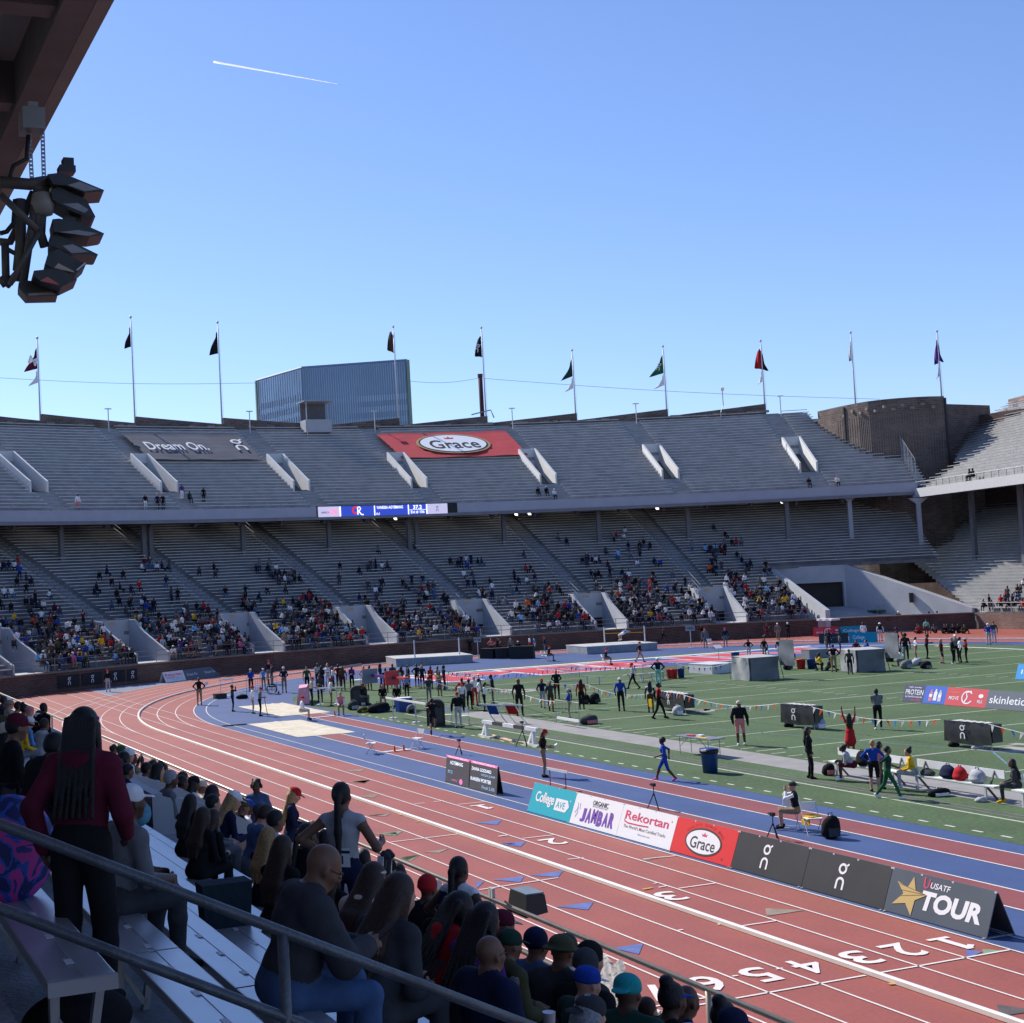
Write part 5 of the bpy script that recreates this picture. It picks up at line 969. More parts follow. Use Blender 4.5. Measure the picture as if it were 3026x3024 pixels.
def rect(wd, ht): return MB().quad((-wd / 2, -ht / 2, 0), (wd / 2, -ht / 2, 0), (wd / 2, ht / 2, 0), (-wd / 2, ht / 2, 0)).mesh("rect")
def polym(pts): return MB().poly([(p[0], p[1], 0) for p in pts]).mesh("shape")
def strokem(pts, w_): return stroke(MB(), pts, w_).mesh("stroke")
def art_college(a, L, S):
    a(fit_text("College", 1.08, .42, .022, spacing=.92), PW, .34, .52); a(polym([(-.36, -.18), (.28, -.18), (.42, 0), (.28, .18), (-.36, .18)]), PW, .74, .46, 0, "arrow_tag"); a(fit_text("AVE", .48, .2, .005), P_TEAL, .725, .46, .003); a(disc(.025, .025, 10), PW, .915, .66, 0, "dot")
def art_jambar(a, L, S):
    a(fit_text("ORGANIC", .78, .14, .012), inkm("ink", (.04, .04, .045)), .55, .80); a(fit_text("ARTISAN ENERGY BAR", .75, .05), P_GREY, .55, .69)
    for i, ch in enumerate("JAMBAR"): a(fit_text(ch, .25, .40 + .03 * (i % 2), .06), P_PUR, .25 + .118 * i, .37 + .02 * ((i * 7) % 3 - 1))
    a(strokem([(-.12, -.2), (-.05, -.05), (-.12, .1), (.02, .05), (-.02, .22)], .025), inkm("lilac", (.45, .35, .62)), .14, .45, 0, "squiggle"); a(strokem([(-.1, -.15), (.02, 0), (-.04, .15)], .02), inkm("lilac", (.45, .35, .62)), .10, .52, 0, "squiggle")
def art_rekortan(a, L, S, big=True):
    a(fit_text("Rekortan", L * .80, S * .26, .014), P_RED, .48, .70); a(strokem([(-.30 * L, .04), (-.29 * L, -.02), (-.22 * L, -.055), (0, -.05), (.16 * L, -.03)], .035), P_RED, .38, .52, 0, "swoosh")
    a(fit_text("The World's Most Certified Tracks", L * .78, S * .10, .002), P_GREY, .48, .36); a(fit_text("Rekortan.com", L * .22, S * .05, .002), P_GREY, .5, .20); a(disc(.02, .02, 10), P_RED, .92, .8, 0, "dot")
def art_grace(a, L, S):
    a(disc(.72, .345), INK, .5, .46, 0, "oval_ring"); a(disc(.665, .295), PW, .5, .46, .003, "oval"); a(fit_text("Grace", .98, .30, .01), inkm("ink", (.04, .04, .045)), .5, .41, .006); a(crown(.17), P_RED, .5, .66, .006, "crown"); a(disc(.03, .03, 10), inkm("darkred", (.25, .02, .02)), .84, .14, 0, "dot")
    s_ = "QUALITY SINCE 1922"
    for i, ch in enumerate(s_):
        if ch == ' ': continue
        t = math.radians(150 - 120 * i / (len(s_) - 1)); me = fit_text(ch, .05, .065, .004) if ch != 'I' else fit_text(ch, .014, .065, .004); me.transform(Matrix.Rotation(t - pi / 2, 4, 'Z')); a(me, inkm("darkred", (.25, .02, .02)), .5 + .80 * math.cos(t) / L, .46 + .43 * math.sin(t) / S)
def art_on(a, L, S): me = mark_on(); me.transform(Matrix.Scale(.62, 4)); a(me, PW, .5 if L < 2.2 else .45, .5, 0, "mark")
def art_tour(a, L, S):
    P = [(0, .42), (.1, .12), (.42, .1), (.15, -.06), (.24, -.40), (0, -.2)]; star = [(-.02, .36), (.09, .1), (.40, .06), (.12, -.1), (.1, -.42), (-.1, -.2), (-.44, -.28), (-.2, -.02), (-.42, .2), (-.13, .12)]
    a(polym(star), P_GOLD, .24, .50, .003, "star")
    for k in (.0, .05, .1): a(strokem([(-.36 + k, .16 - k * 2.4), (.36, .06)], .012), inkm("gold_dark", (.2, .13, .04)), .24, .50, .006, "star_line")
    a(fit_text("TOUR", 1.5, .40, .045, .12), PW, .63, .44); a(fit_text("USATF", .5, .12, .016, .15), PW, .50, .80); a(strokem([(-.06, .12), (-.05, -.06), (0, -.1)], .04), P_RED, .365, .82, 0, "flame"); a(strokem([(.07, .1), (.05, -.06), (.01, -.1)], .03), P_RED, .365, .82, 0, "flame")
BX = 21.15; G1 = "advert boards along the inside of the track"
for lab, ya, yb, mt, art in (("teal board reading College AVE beside the first lane", 37.72, 35.28, P_TEAL, art_college), ("white board with purple JAMBAR lettering beside the first lane", 35.28, 32.87, PW, art_jambar), ("white board with red Rekortan lettering, right of the purple lettered one", 32.87, 30.42, PW, art_rekortan), ("bright red board with the white Grace oval beside the track", 30.42, 27.98, inkm("bright_red", (.62, .012, .016)), art_grace), ("black board with white mark, touching the bright red board", 27.98, 25.52, PB, art_on), ("black board with white mark, touching the grey TOUR board", 25.52, 23.06, PB, art_on), ("dark grey TOUR board with a gold star, last in the row", 23.06, 20.44, M("panel_slate", (.075, .09, .11), .35, .1, 1, spec=.6), art_tour)):
    aboard(lab, (BX, ya), (BX, yb), .84, mt, art, group=G1, backmat=M("panel_back", (.08, .09, .1), .6))
def art_words(ws):
    def f(a, L, S):
        for s_, wd, ht_, u, v, mt in ws: a(fit_text(s_, wd * L, ht_ * S, .008), mt, u, v)
    return f
def art_protein(a, L, S): art_words([("high quality", .6, .1, .5, .85, PW), ("PROTEIN", .82, .3, .5, .57, PW), ("to build muscle", .78, .1, .5, .31, PW), ("fairlife", .4, .1, .62, .12, P_RED)])(a, L, S)
def art_bottles(a, L, S):
    for i in range(3): a(polym([(-.1, -.3), (.1, -.3), (.1, .1), (.04, .2), (.04, .28), (-.04, .28), (-.04, .2), (-.1, .1)]), [inkm("pinkprint", (.6, .15, .2)), PW, inkm("silver", (.5, .5, .55))][i], .3 + .2 * i, .48 + .04 * (i == 1), .002 * i, "bottle_print"); a(rect(.19, .14), PW, .3 + .2 * i, .45, .006, "label_print")
def art_milk(a, L, S):
    art_words([("EVERYBODY", .26, .08, .2, .72, inkm("orange", (.8, .3, .05))), ("MOVE", .24, .2, .2, .42, PW)])(a, L, S); a(strokem(arc(0, 0, .3, 40, 330, 18), .06), PW, .52, .5, 0, "swirl"); a(strokem([(-.15, -.3), (0, 0), (-.1, .25), (.2, .3)], .07), PW, .52, .5, .002, "swirl"); a(disc(.14, .1, 14), PW, .84, .62, 0, "dot"); a(fit_text("MILK", .3, .16, .01), PW, .84, .32)
G2 = "advert boards standing out on the turf"
for lab, ya, yb, mt, art in (("navy board reading high quality PROTEIN on the turf", 54.55, 53.22, inkm("navy", (.03, .035, .1)), art_protein), ("blue board with three bottles printed on it, on the turf", 53.22, 51.88, inkm("bottle_blue", (.02, .1, .5)), art_bottles), ("red board with a white swirl on the turf", 51.88, 49.5, inkm("milk_red", (.55, .04, .06)), art_milk), ("dark grey board reading skinletics on the turf", 49.5, 47.0, M("panel_slate", (.075, .09, .11)), art_words([("skinletics", .86, .42, .5, .5, PW)]))):
    aboard(lab, (52.1, ya), (52.15, yb), .82, mt, art, group=G2, foot=False)
aboard("bright blue board cut by the right edge of the picture", (64.8, 59.3), (64.9, 56.2), .82, inkm("sky_blue", (.0, .26, .62)), art_words([("INSIDE", .7, .3, .45, .5, PW)]), group=G2, foot=False)
g = lambda t, x, y: tuple(G(t, x, y)[:2])
aboard("white board with red Rekortan lettering in front of the far wall", g('B', 350, 460), g('B', 582, 428), .8, PW, art_rekortan, group="boards by the far wall", foot=False)
aboard("long black board reading Dream On. twice in front of the far wall", g('B', 582, 428), g('B', 982, 372), .8, M("panel_slate", (.075, .09, .11)), art_words([("Dream On.", .3, .24, .22, .5, PW), ("Dream On.", .3, .24, .72, .5, PW)]), group="boards by the far wall", foot=False)
aboard("red board at the far wall left of the tunnel", g('F', 1190, 512), g('F', 1500, 500), .85, inkm("milk_red", (.55, .04, .06)), art_milk, group="boards by the tunnel", foot=False)
aboard("teal board at the far wall left of the tunnel mouth", g('F', 1500, 505), g('F', 1800, 490), .85, inkm("teal2", (.0, .26, .36)), art_words([("College", .6, .4, .4, .5, PW)]), group="boards by the tunnel", foot=False)
aboard("black board on the blue strip left of the teal one", g('F', 1245, 592), g('F', 1580, 582), .82, PB, art_words([("Dream On.", .5, .14, .5, .6, P_GREY)]), group="boards by the tunnel", foot=False)
aboard("teal board on the blue strip in front of the tunnel", g('F', 1580, 582), g('F', 1905, 575), .82, inkm("teal2", (.0, .26, .36)), art_words([("College", .42, .45, .35, .5, PW)]), group="boards by the tunnel", foot=False)
# wall banners with the mark
for i, (x0, x1) in enumerate(((130, 425), (460, 735), (765, 1035), (1065, 1190))):
    A_, B_ = G('A', x0, 560 - x0 * .09), G('A', x1, 560 - x1 * .09); a0, a1 = (math.degrees(math.atan2(v.x - 59, v.y - 23.7)) for v in (A_, B_)); r = 88.93 if i else 88.9
    o = empty("wall_banner", pol(r, (a0 + a1) / 2, .15), 0, "black banner with white mark on the far wall, %s" % ["leftmost of four", "second of four", "third of four", "half hidden behind the official"][i], "banner", "black banners on the far wall"); m3 = MB(); arc_box(m3, r - .02, r, .3, 1.22, a0, a1, .6); put(m3, "banner_cloth", M("banner_black", (.02, .02, .024), .8, .2, 3, bump=.4, bscale=3), o)
    am = (a0 + a1) / 2; x = Vector((math.cos(math.radians(am)), -math.sin(math.radians(am)), 0)); me = mark_on(); me.transform(Matrix.Scale(.62, 4)); me.materials.append(WL); q = bpy.data.objects.new("banner_mark", me); COL.objects.link(q); q.parent = o; mw = Matrix((x, Vector((0, 0, 1)), x.cross(Vector((0, 0, 1))))).transposed().to_4x4(); mw.translation = Vector(pol(r - .05, am, .76)) - Vector(o.location); q.matrix_local = mw
# LED display beside the track
G3 = "field LED panels"
for i, (ya, yb) in enumerate(((44.75, 42.95), (42.9, 40.95))):
    def art(a, L, S, i=i):
        pk, wt, bl = inkm("led_pink", (.75, .2, .42), .35), inkm("led_white", (.75, .85, .95), .5), inkm("led_text_blue", (.3, .5, .75), .45)
        a(rect(L * .97, .09), pk, .5, .945, 0, "header_band"); a(fit_text("FIELD EVENT RESULTS", L * .8, .05), wt, .5, .945, .003)
        if i == 0: a(fit_text("AGYEMANG", L * .55, .13, .012), wt, .45, .74, 0); a(fit_text("VANESSA", L * .38, .09), P_GREY, .32, .58); a(fit_text("37.2", L * .2, .1, .01), bl, .2, .4); a(fit_text("AMERICA", L * .25, .06), pk, .4, .12); a(disc(.13, .1, 14), pk, .68, .12, 0, "logo_print")
        else: a(fit_text("ZANNA GODDARD", L * .72, .11, .012), wt, .42, .72); a(fit_text("HIGH JUMP", L * .5, .1), bl, .68, .55); a(fit_text("KAREEN PORTER", L * .75, .12, .012), wt, .42, .36); a(fit_text("Final 2.05", L * .45, .1), bl, .7, .14)
    o = aboard("grey LED results panel with a pink header, %s of the pair by the track" % ("left" if i == 0 else "right"), (21.85, ya), (21.85, yb), .95, M("led_grey", (.10, .10, .105), .5, .1, 30), art, lean=.12, group=G3, name="results_panel", backmat=PB); o["category"] = "LED panel"
# folding chairs
def chair_parts(o, legm):
    MB().box((0, 0, .44), (.42, .40, .03)).build("seat", WHITE, o); m3 = MB(); m3.hexa([(-.2, -.24, .62), (.2, -.24, .62), (.2, -.22, .62), (-.2, -.22, .62)], [(-.2, -.29, .82), (.2, -.29, .82), (.2, -.27, .82), (-.2, -.27, .82)]); m3.build("backrest", WHITE, o)
    for s in (-1, 1):
        m3 = MB(); m3.tube([(s * .21, .2, .0), (s * .21, -.12, .46), (s * .21, -.29, .83)], .013, 6); m3.build("leg", legm, o); m3 = MB(); m3.tube([(s * .19, -.22, .0), (s * .19, .14, .44)], .013, 6); m3.build("leg", legm, o)
    m3 = MB(); m3.tube([(-.21, .17, .05), (.21, .17, .05)], .01, 5); m3.tube([(-.19, -.2, .04), (.19, -.2, .04)], .01, 5); m3.build("crossbar", legm, o)
CH0 = None
def az(P): return math.degrees(math.atan2(P[0], P[1]))
def chair(lab, P, face):
    global CH0
    if CH0 is None: CH0 = empty("folding_chair", P); chair_parts(CH0, M("chair_leg", (.6, .6, .6), .4, .05)); o = CH0
    else: o = copy_tree(CH0)
    o.location = P; o.rotation_euler = (0, 0, -math.radians(face)); return tag(o, lab, "chair", "white folding chairs")
for lab, t, x, y, f in (("white folding chair left of the take-off board on the near runway", 'N', 268, 352, 120), ("white folding chair on the blue strip behind the near take-off board", 'N', 645, 310, 250), ("empty white folding chair with a yellow cloth on its seat", 'M', 430, 1125, 200), ("white folding chair under the official in the black vest", 'M', 265, 1085, 235), ("white folding chair behind the official in the long black coat, left one", 'D', 90, 1115, 200), ("white folding chair tight against the long black coat", 'D', 290, 1130, 200), ("white folding chair under the seated official in front of the left tables", 'D', 1195, 400, 110), ("second white chair beside the official in front of the tables", 'D', 1240, 405, 110), ("white folding chair on the end zone letters with a seated official", 'E', 345, 640, 110), ("empty white chair standing before the black judging tables", 'D', 720, 368, 190), ("empty white chair by the sign at the far lanes", 'E', 1550, 450, 190)):
    chair(lab, G(t, x, y), f)
cl = MB(); p = G('M', 425, 1120); cl.box((p.x, p.y, .47), (.34, .34, .035)); cl.box((p.x - .19, p.y + .02, .36), (.03, .3, .24)); tag(cl.build("yellow_cloth", cm('yellow')), "yellow cloth hanging over an empty white folding chair", "cloth")
# tripods
def tripod(lab, P, h, cam=True):
    o = empty("tripod", P, 0, lab, "tripod", "camera tripods"); K = M("tripod_black", (.015, .015, .016), .5, .1)
    for k in range(3): a = k * 2.094 + .5; MB().tube([(0, 0, h * .72), (.33 * h * math.cos(a), .33 * h * math.sin(a), 0)], .016, 6).build("leg", K, o)
    MB().tube([(0, 0, h * .6), (0, 0, h)], .014, 6).build("centre_column", K, o)
    if cam: m3 = MB(); m3.box((0, 0, h + .05), (.1, .12, .09)); m3.build("camera_body", K, o); m3 = MB(); m3.tube([(0, .05, h + .05), (0, .16, h + .05)], .035, 8); m3.build("lens", K, o)
for lab, t, x, y, h in (("small black tripod behind the Rekortan board", 'Q', 1292, 950, .70), ("small black tripod in front of the seated official at the right", 'M', 148, 1165, .62), ("black camera tripod behind the left results panel", 'N', 990, 362, .55), ("tall thin tripod behind the woman with the clipboard", 'K', 180, 878, .98)): tripod(lab, G(t, x, y), h)
# long benches beside the walk strip
def team_bench(lab, A, B, back=True, mat=WHITE, h=.46, face=None):
    A = Vector(A); B = Vector(B); d = (B - A).normalized(); L = (B - A).length; o = empty("team_bench", (A + B) / 2, math.atan2(d.y, d.x), lab, "bench", "long benches on the field")
    MB().box((0, 0, h), (L, .28, .04)).build("seat", mat, o)
    if back: MB().box((0, .30, h + .32), (L, .03, .24)).build("backrest", mat, o)
    n = max(2, int(L / 1.7) + 1)
    for i in range(n):
        x = -L / 2 + .35 + (L - .7) * i / (n - 1); m3 = MB(); m3.beam((x, -.1, 0), (x, -.1, h - .02), .07, .05); m3.beam((x, -.1, h - .03), (x, .12, h - .03), .05, .04); m3.build("leg", M("bench_leg_pale", (.55, .55, .55), .5), o)
        if back: m3 = MB(); m3.beam((x, -.05, h - .03), (x, .35, 0), .05, .05); m3.beam((x, .1, h - .02), (x, .3, h + .4), .04, .04); m3.build("leg", M("bench_leg_dark", (.06, .06, .065), .5), o)
    return o
b0 = G('M', 1235, 800); team_bench("white bench with backrest, right one, holding bags beside the walk strip", (33.0, 34.4, 0), (32.95, 31.05, 0)); team_bench("white bench with backrest, left one, behind the athletes", (33.1, 38.0, 0), (33.0, 34.7, 0)); team_bench("white bench cut by the right edge under a seated athlete in black", (32.9, 30.4, 0), (32.85, 27.0, 0))
for i, (x0, y0_, x1, y1) in enumerate(((90, 860, 345, 862), (560, 850, 800, 830), (830, 830, 1020, 800))): team_bench("backless grey bench below the end zone, %s" % ["left one", "middle one", "right one"][i], tuple(G('E', x0, y0_)), tuple(G('E', x1, y1)), False, M("bench_grey", (.36, .38, .36), .5), .5)
# black fabric covered barriers with the mark
def cover(lab, A, B, h, dep=.55):
    A = Vector(A); B = Vector(B); d = (B - A).normalized(); L = (B - A).length; o = empty("covered_barrier", (A + B) / 2, math.atan2(d.y, d.x), lab, "barrier", "black covered barriers"); nx, ny = 18, 7; vs = []
    for j in range(ny + 1):
        for i in range(nx + 1):
            u, v = i / nx, j / ny; sag = .05 * math.sin(pi * u) * (v > .9); vs.append(((u - .5) * L * (1 - .02 * (v > .5)), .02 * math.sin(u * 21 + v * 4) + (.10 * (v - .5) if v > .5 else 0), .22 - .06 * math.sin(pi * u) * (1 - v) + (h - .22) * v - sag))
    m3 = MB().add(vs, [(j * (nx + 1) + i, j * (nx + 1) + i + 1, (j + 1) * (nx + 1) + i + 1, (j + 1) * (nx + 1) + i) for j in range(ny) for i in range(nx)]); CB = M("cover_black", (.022, .022, .024), .42, .2, 3, bump=.6, bscale=5, spec=.6); m3.build("cover_front", CB, o, smooth=True)
    m3 = MB(); m3.hexa([(-L / 2, .05, .3), (L / 2, .05, .3), (L / 2, dep, .3), (-L / 2, dep, .3)], [(-L / 2, .05, h - .02), (L / 2, .05, h - .02), (L / 2, dep, h - .03), (-L / 2, dep, h - .03)]); m3.build("cover_body", CB, o)
    m3 = MB()
    for k in range(5): x0 = -L * .35 + L * .7 * k / 5; m3.quad((x0, .06 + .05 * k, h - .004), (x0 + L * .16, .06, h - .004), (x0 + L * .17, dep * .8, h - .004), (x0 + .02, dep, h - .004))
    m3.build("white_lining", M("lining_white", (.6, .58, .55), .6), o, None)
    for sx in (-1, 1): MB().tube([(sx * (L / 2 - .1), dep, 0), (sx * (L / 2 - .1), .1, 0), (sx * (L / 2 - .1), .1, h * .6)], .022, 6).build("leg", M("leg_pale", (.5, .5, .5), .4), o)
    me = mark_on(); me.transform(Matrix.Scale(.55, 4)); me.materials.append(WL); q = bpy.data.objects.new("cover_mark", me); COL.objects.link(q); q.parent = o; q.matrix_local = Matrix.Translation((-.08 * L, -.045, .62)) @ Matrix.Rotation(pi / 2, 4, 'X'); return o
cover("black covered barrier with white mark behind the red vest walker", G('E', 960, 1150), G('E', 1250, 1205), .98); cover("black covered barrier with white mark behind the man in red shorts", G('L', 1190, 962), G('L', 1575, 1000), 1.04); cover("black covered barrier with white mark nearest, beyond the long bench", G('V', 1070, 1305), G('V', 1590, 1365), 1.0)
# grey wind shelters
def shelter(lab, A, B, D, h):
    A, B = Vector(A), Vector(B); d = (B - A).normalized(); L = (B - A).length; o = empty("wind_shelter", (A + B) / 2, math.atan2(d.y, d.x), lab, "shelter", "grey wind shelters"); GM = M("shelter_grey", (.15, .165, .185), .7, .12, 2, bump=.5, bscale=3); GW = M("shelter_pale", (.40, .40, .39), .7, .1, 2, bump=.6, bscale=4)  # paler copy: sunlight on the left side and top put into the colour
    def panel(a, b, z0, z1, nm, mt, wob=.05):
        m3 = MB(); a = Vector((a[0], a[1], 0)); b = Vector((b[0], b[1], 0)); n_ = 10; vs = []
        for j in range(5):
            for i in range(n_ + 1): u = i / n_; p = a.lerp(b, u); nn = Vector(((b - a).y, -(b - a).x, 0)).normalized(); p = p + nn * wob * math.sin(u * 9 + j) * (j < 4); vs.append((p.x, p.y, z0 + (z1 - z0) * j / 4))
        m3.add(vs, [(j * (n_ + 1) + i, j * (n_ + 1) + i + 1, (j + 1) * (n_ + 1) + i + 1, (j + 1) * (n_ + 1) + i) for j in range(4) for i in range(n_)]); m3.build(nm, mt, o, smooth=True)
    panel((-L / 2, 0), (L / 2, 0), .02, h, "front_panel", GM); panel((-L / 2, D), (-L / 2, 0), .02, h, "side_panel", GW, .09); panel((L / 2, 0), (L / 2, D), .02, h, "side_panel", GM)
    MB().quad((-L / 2, 0, h), (L / 2, 0, h), (L / 2, D, h + .06), (-L / 2, D, h + .06)).build("roof_panel", GW, o); MB().tube([(L / 2, 0, h), (L / 2 + .2, -.15, 0)], .02, 6).build("pole", M("tripod_black", (.015, .015, .016)), o); MB().tube([(-L / 2 + .1, -.03, 0), (-L / 2 + .1, -.03, h)], .025, 6).build("pole", M("tripod_black", (.015, .015, .016)), o)
    place_flat("printed_mark", strokem([(-.25, -.07), (-.19, .07), (-.12, -.07), (-.05, .07), (.02, -.07), (.09, .07), (.16, -.07), (.24, .07)], .05), INK, (0, 0, 0), (1, 0, 0), (0, 0, 1), None).parent = o
    q = o.children[-1]; q.matrix_local = Matrix.Translation((0, -.07, h * .6)) @ Matrix.Rotation(pi / 2, 4, 'X')
shelter("grey fabric wind shelter on the turf, left of two", G('L', 830, 440), G('L', 1175, 412), 1.6, 1.42); shelter("grey fabric wind shelter on the turf, right of two, beside the bags", G('V', 115, 510), G('V', 432, 490), 1.6, 1.42)
# landing mats and high jump stands
def mat_(lab, A, B, dep, h):
    A, B = Vector(A), Vector(B); d = (B - A).normalized(); L = (B - A).length; o = empty("landing_mat", (A + B) / 2, math.atan2(d.y, d.x), lab, "landing mat", "high jump landing mats"); m3 = MB(); m3.hexa([(-L / 2, 0, .02), (L / 2, 0, .02), (L / 2, dep, .02), (-L / 2, dep, .02)], [(-L / 2 - .03, -.03, h), (L / 2 + .03, -.03, h), (L / 2 + .03, dep, h), (-L / 2 - .03, dep, h)]); m3.build("mat_body", M("mat_side", (.26, .28, .31), .7, .15, 1.5, bump=.6, bscale=3), o); m3 = MB(); m3.box((0, dep / 2, h + .03), (L + .1, dep + .06, .06)); m3.build("mat_top", M("mat_top", (.45, .45, .43), .7, .1, 1), o)
    for k in (1, 2): MB().box((-L / 2 + L * k / 3, -.045, h / 2), (.03, .02, h * .9)).build("seam", P_GREY, o)
mat_("large grey high jump mat at left behind the athletes", G('C', 1050, 468), G('C', 1920, 420), 4.4, .62); mat_("grey high jump mat under the jumper in the air", G('E', 138, 520), G('E', 937, 470), 4.2, .62)
def upright(lab, P, h):
    o = empty("jump_upright", P, 0, lab, "jump stand", "high jump uprights"); MB().box((0, 0, .03), (.6, .35, .05)).build("base", WHITE, o); MB().box((0, 0, h / 2), (.085, .085, h)).build("post", M("upright_grey", (.45, .46, .5), .4), o)
HJ = [G('C', 1265, 455), G('C', 1775, 420), G('E', 342, 480), G('E', 803, 465)]
for i, P in enumerate(HJ): upright(["left upright of the left high jump", "right upright of the left high jump", "left upright of the high jump in use", "right upright of the high jump in use"][i] + ", tall grey post", P, 2.1)
tag(MB().tube([HJ[2] + Vector((0, 0, 1.55)), HJ[3] + Vector((0, 0, 1.55))], .022, 6).build("crossbar", cm('yellow')), "yellow crossbar resting between the uprights under the jumper", "crossbar")
# white low crates, bins, barrels
def slabbox(lab, A, B, dep, h, mat, cat="box", name="storage_box", lid=None):
    A, B = Vector(A), Vector(B); d = (B - A).normalized(); L = (B - A).length; o = empty(name, (A + B) / 2, math.atan2(d.y, d.x), lab, cat); MB().box((0, dep / 2, h / 2), (L, dep, h)).build("box_body", mat, o); MB().box((0, dep / 2, h + .02), (L + .03, dep + .03, .04)).build("box_lid", lid or mat, o); return o
slabbox("long low white box on the turf left of the grey shelter", G('E', 1300, 730), G('E', 1565, 745), 1.9, .6, M("crate_white", (.6, .6, .62), .5, .05)); slabbox("low grey box behind the red and blue bins", G('F', 1130, 760), G('F', 1350, 745), 1.0, .6, M("crate_grey", (.2, .21, .24), .6))
def bin_(lab, P, r, h, mat, rim=None, bag=None):
    o = empty("barrel", P, 0, lab, "bin", "plastic bins on the field"); m3 = MB().lathe([(r * .82, 0), (r, h * .97), (r * 1.04, h)], (0, 0, 0), 20); m3.build("barrel_body", mat, o, smooth=True); MB().lathe([(r * 1.05, h - .04), (r * 1.08, h - .02), (r * 1.05, h + .01), (r * .96, h), (r * .9, h - .1)], (0, 0, 0), 20).build("barrel_rim", rim or mat, o, smooth=True)
    if bag: MB().lathe([(r * 1.05, h - .14), (r * 1.1, h - .1), (r * 1.09, h + .015), (r * .95, h - .02)], (0, 0, 0), 20).build("bin_liner", M("liner_black", (.01, .01, .012), .35, .2, 9, bump=.8), o, smooth=True)
BB, BR_ = M("bin_blue", (.012, .05, .22), .4, .06), M("bin_red", (.5, .02, .03), .4, .06)
bin_("blue rubbish barrel with a black liner beside the folding table", G('L', 408, 1498) + Vector((.1, .25, 0)), .3, .84, BB, None, True)
for lab, t, x, y, mt in (("small red bin beside the grey bench, left of a pair", 'E', 1085, 795, BR_), ("small red bin touching the blue one by the benches", 'E', 1128, 797, BR_), ("blue bin standing right of two small red bins", 'E', 1210, 788, BB), ("red bucket standing on the turf between shelters", 'F', 1035, 880, BR_), ("blue bucket standing beside a crouching pair", 'F', 1155, 875, BB), ("black bin beside the right grey shelter", 'G', 400, 990, M("bin_black", (.02, .02, .022), .5)), ("blue bin left of the black seated officials beside the low white box", 'F', 285, 790, BB)): bin_(lab, G(t, x, y), .23 if 'small' in lab else .3, .62 if 'small' in lab else .66, mt)
# tables
def table(lab, A, B, dep, h, mat, drape=False):
    A, B = Vector(A), Vector(B); d = (B - A).normalized(); L = (B - A).length; o = empty("folding_table", (A + B) / 2, math.atan2(d.y, d.x), lab, "table", "tables on the field"); MB().box((0, dep / 2, h), (L, dep, .04)).build("tabletop", mat, o)
    if drape: MB().hexa([(-L / 2 - .02, -.06, 0), (L / 2 + .02, -.06, 0), (L / 2 + .02, dep, 0), (-L / 2 - .02, dep, 0)], [(-L / 2 - .01, -.01, h - .021), (L / 2 + .01, -.01, h - .021), (L / 2 + .01, dep, h - .021), (-L / 2 - .01, dep, h - .021)]).build("table_cloth", mat, o)
    else:
        for sx in (-1, 1): m3 = MB(); x = sx * (L / 2 - .2); m3.tube([(x, .06, 0), (x, dep - .06, 0)], .014, 6); m3.tube([(x, .1, 0), (x, .1, h)], .014, 6); m3.tube([(x, dep - .1, 0), (x, dep - .1, h)], .014, 6); m3.tube([(x, .1, .3), (x - sx * .5, .1, h - .02)], .012, 5); m3.build("leg", STEEL, o)
    return o
T1 = table("grey folding table with papers beside the blue barrel", (32.3, 45.7, 0), (32.45, 43.7, 0), .75, .70, M("table_grey", (.20, .21, .23), .4)); 
for nm, lab, off, dm, mt in (("clipboard", "red folder lying on the grey folding table", (-.35, .3, .735), (.3, .22, .03), cm('red')), ("paper_stack", "white paper stack on the grey folding table", (.05, .4, .755), (.25, .22, .07), PW), ("paper_sheet", "yellow sheet lying on the grey folding table", (.4, .2, .727), (.5, .2, .012), cm('yellow'))): o = MB().box((0, 0, 0), dm).build(nm, mt); o.matrix_world = T1.matrix_basis @ Matrix.Translation(off); tag(o, lab, "papers")
KB = M("cloth_table_black", (.016, .017, .018), .7, .2, 4, bump=.4)
for lab, x0, y0_, x1, y1, h in (("black draped judging table, left of three at the far lanes", 460, 375, 610, 375, .85), ("black draped judging table, middle of three at the far lanes", 640, 378, 795, 372, .9), ("black draped judging table, right of three at the far lanes", 800, 380, 1065, 374, 1.05)): table(lab, G('D', x0, y0_), G('D', x1, y1), .8, h, KB, True)
# signs on posts
def sign(lab, t, x, y, h, wd, ht_, mat, words=None):
    P = G(t, x, y); o = empty("post_sign", P, -math.radians(az(P)), lab, "sign"); MB().tube([(0, 0, 0), (0, 0, h)], .035, 8).build("post", M("upright_grey", (.45, .46, .5)), o); MB().box((0, 0, .02), (.5, .4, .04)).build("base", M("upright_grey", (.45, .46, .5)), o); MB().box((0, -.03, h - ht_ / 2), (wd, .04, ht_)).build("sign_panel", mat, o)
    if words:
        q = place_flat("sign_text", fit_text(words, wd * .75, ht_ * .5, .01), INK, (0, 0, 0), (1, 0, 0), (0, 0, 1), None); q.parent = o; q.matrix_local = Matrix.Translation((0, -.06, h - ht_ / 2)) @ Matrix.Rotation(pi / 2, 4, 'X')
sign("small pale sign on a post beside the left high jump mat", 'D', 440, 375, 1.85, .6, .42, M("sign_bluegrey", (.28, .32, .36), .5), "HJ"); sign("pale sign on a post by the far lanes right of the jumper", 'E', 1325, 445, 1.95, .78, .45, M("sign_bluegrey", (.28, .32, .36)), "WIND")
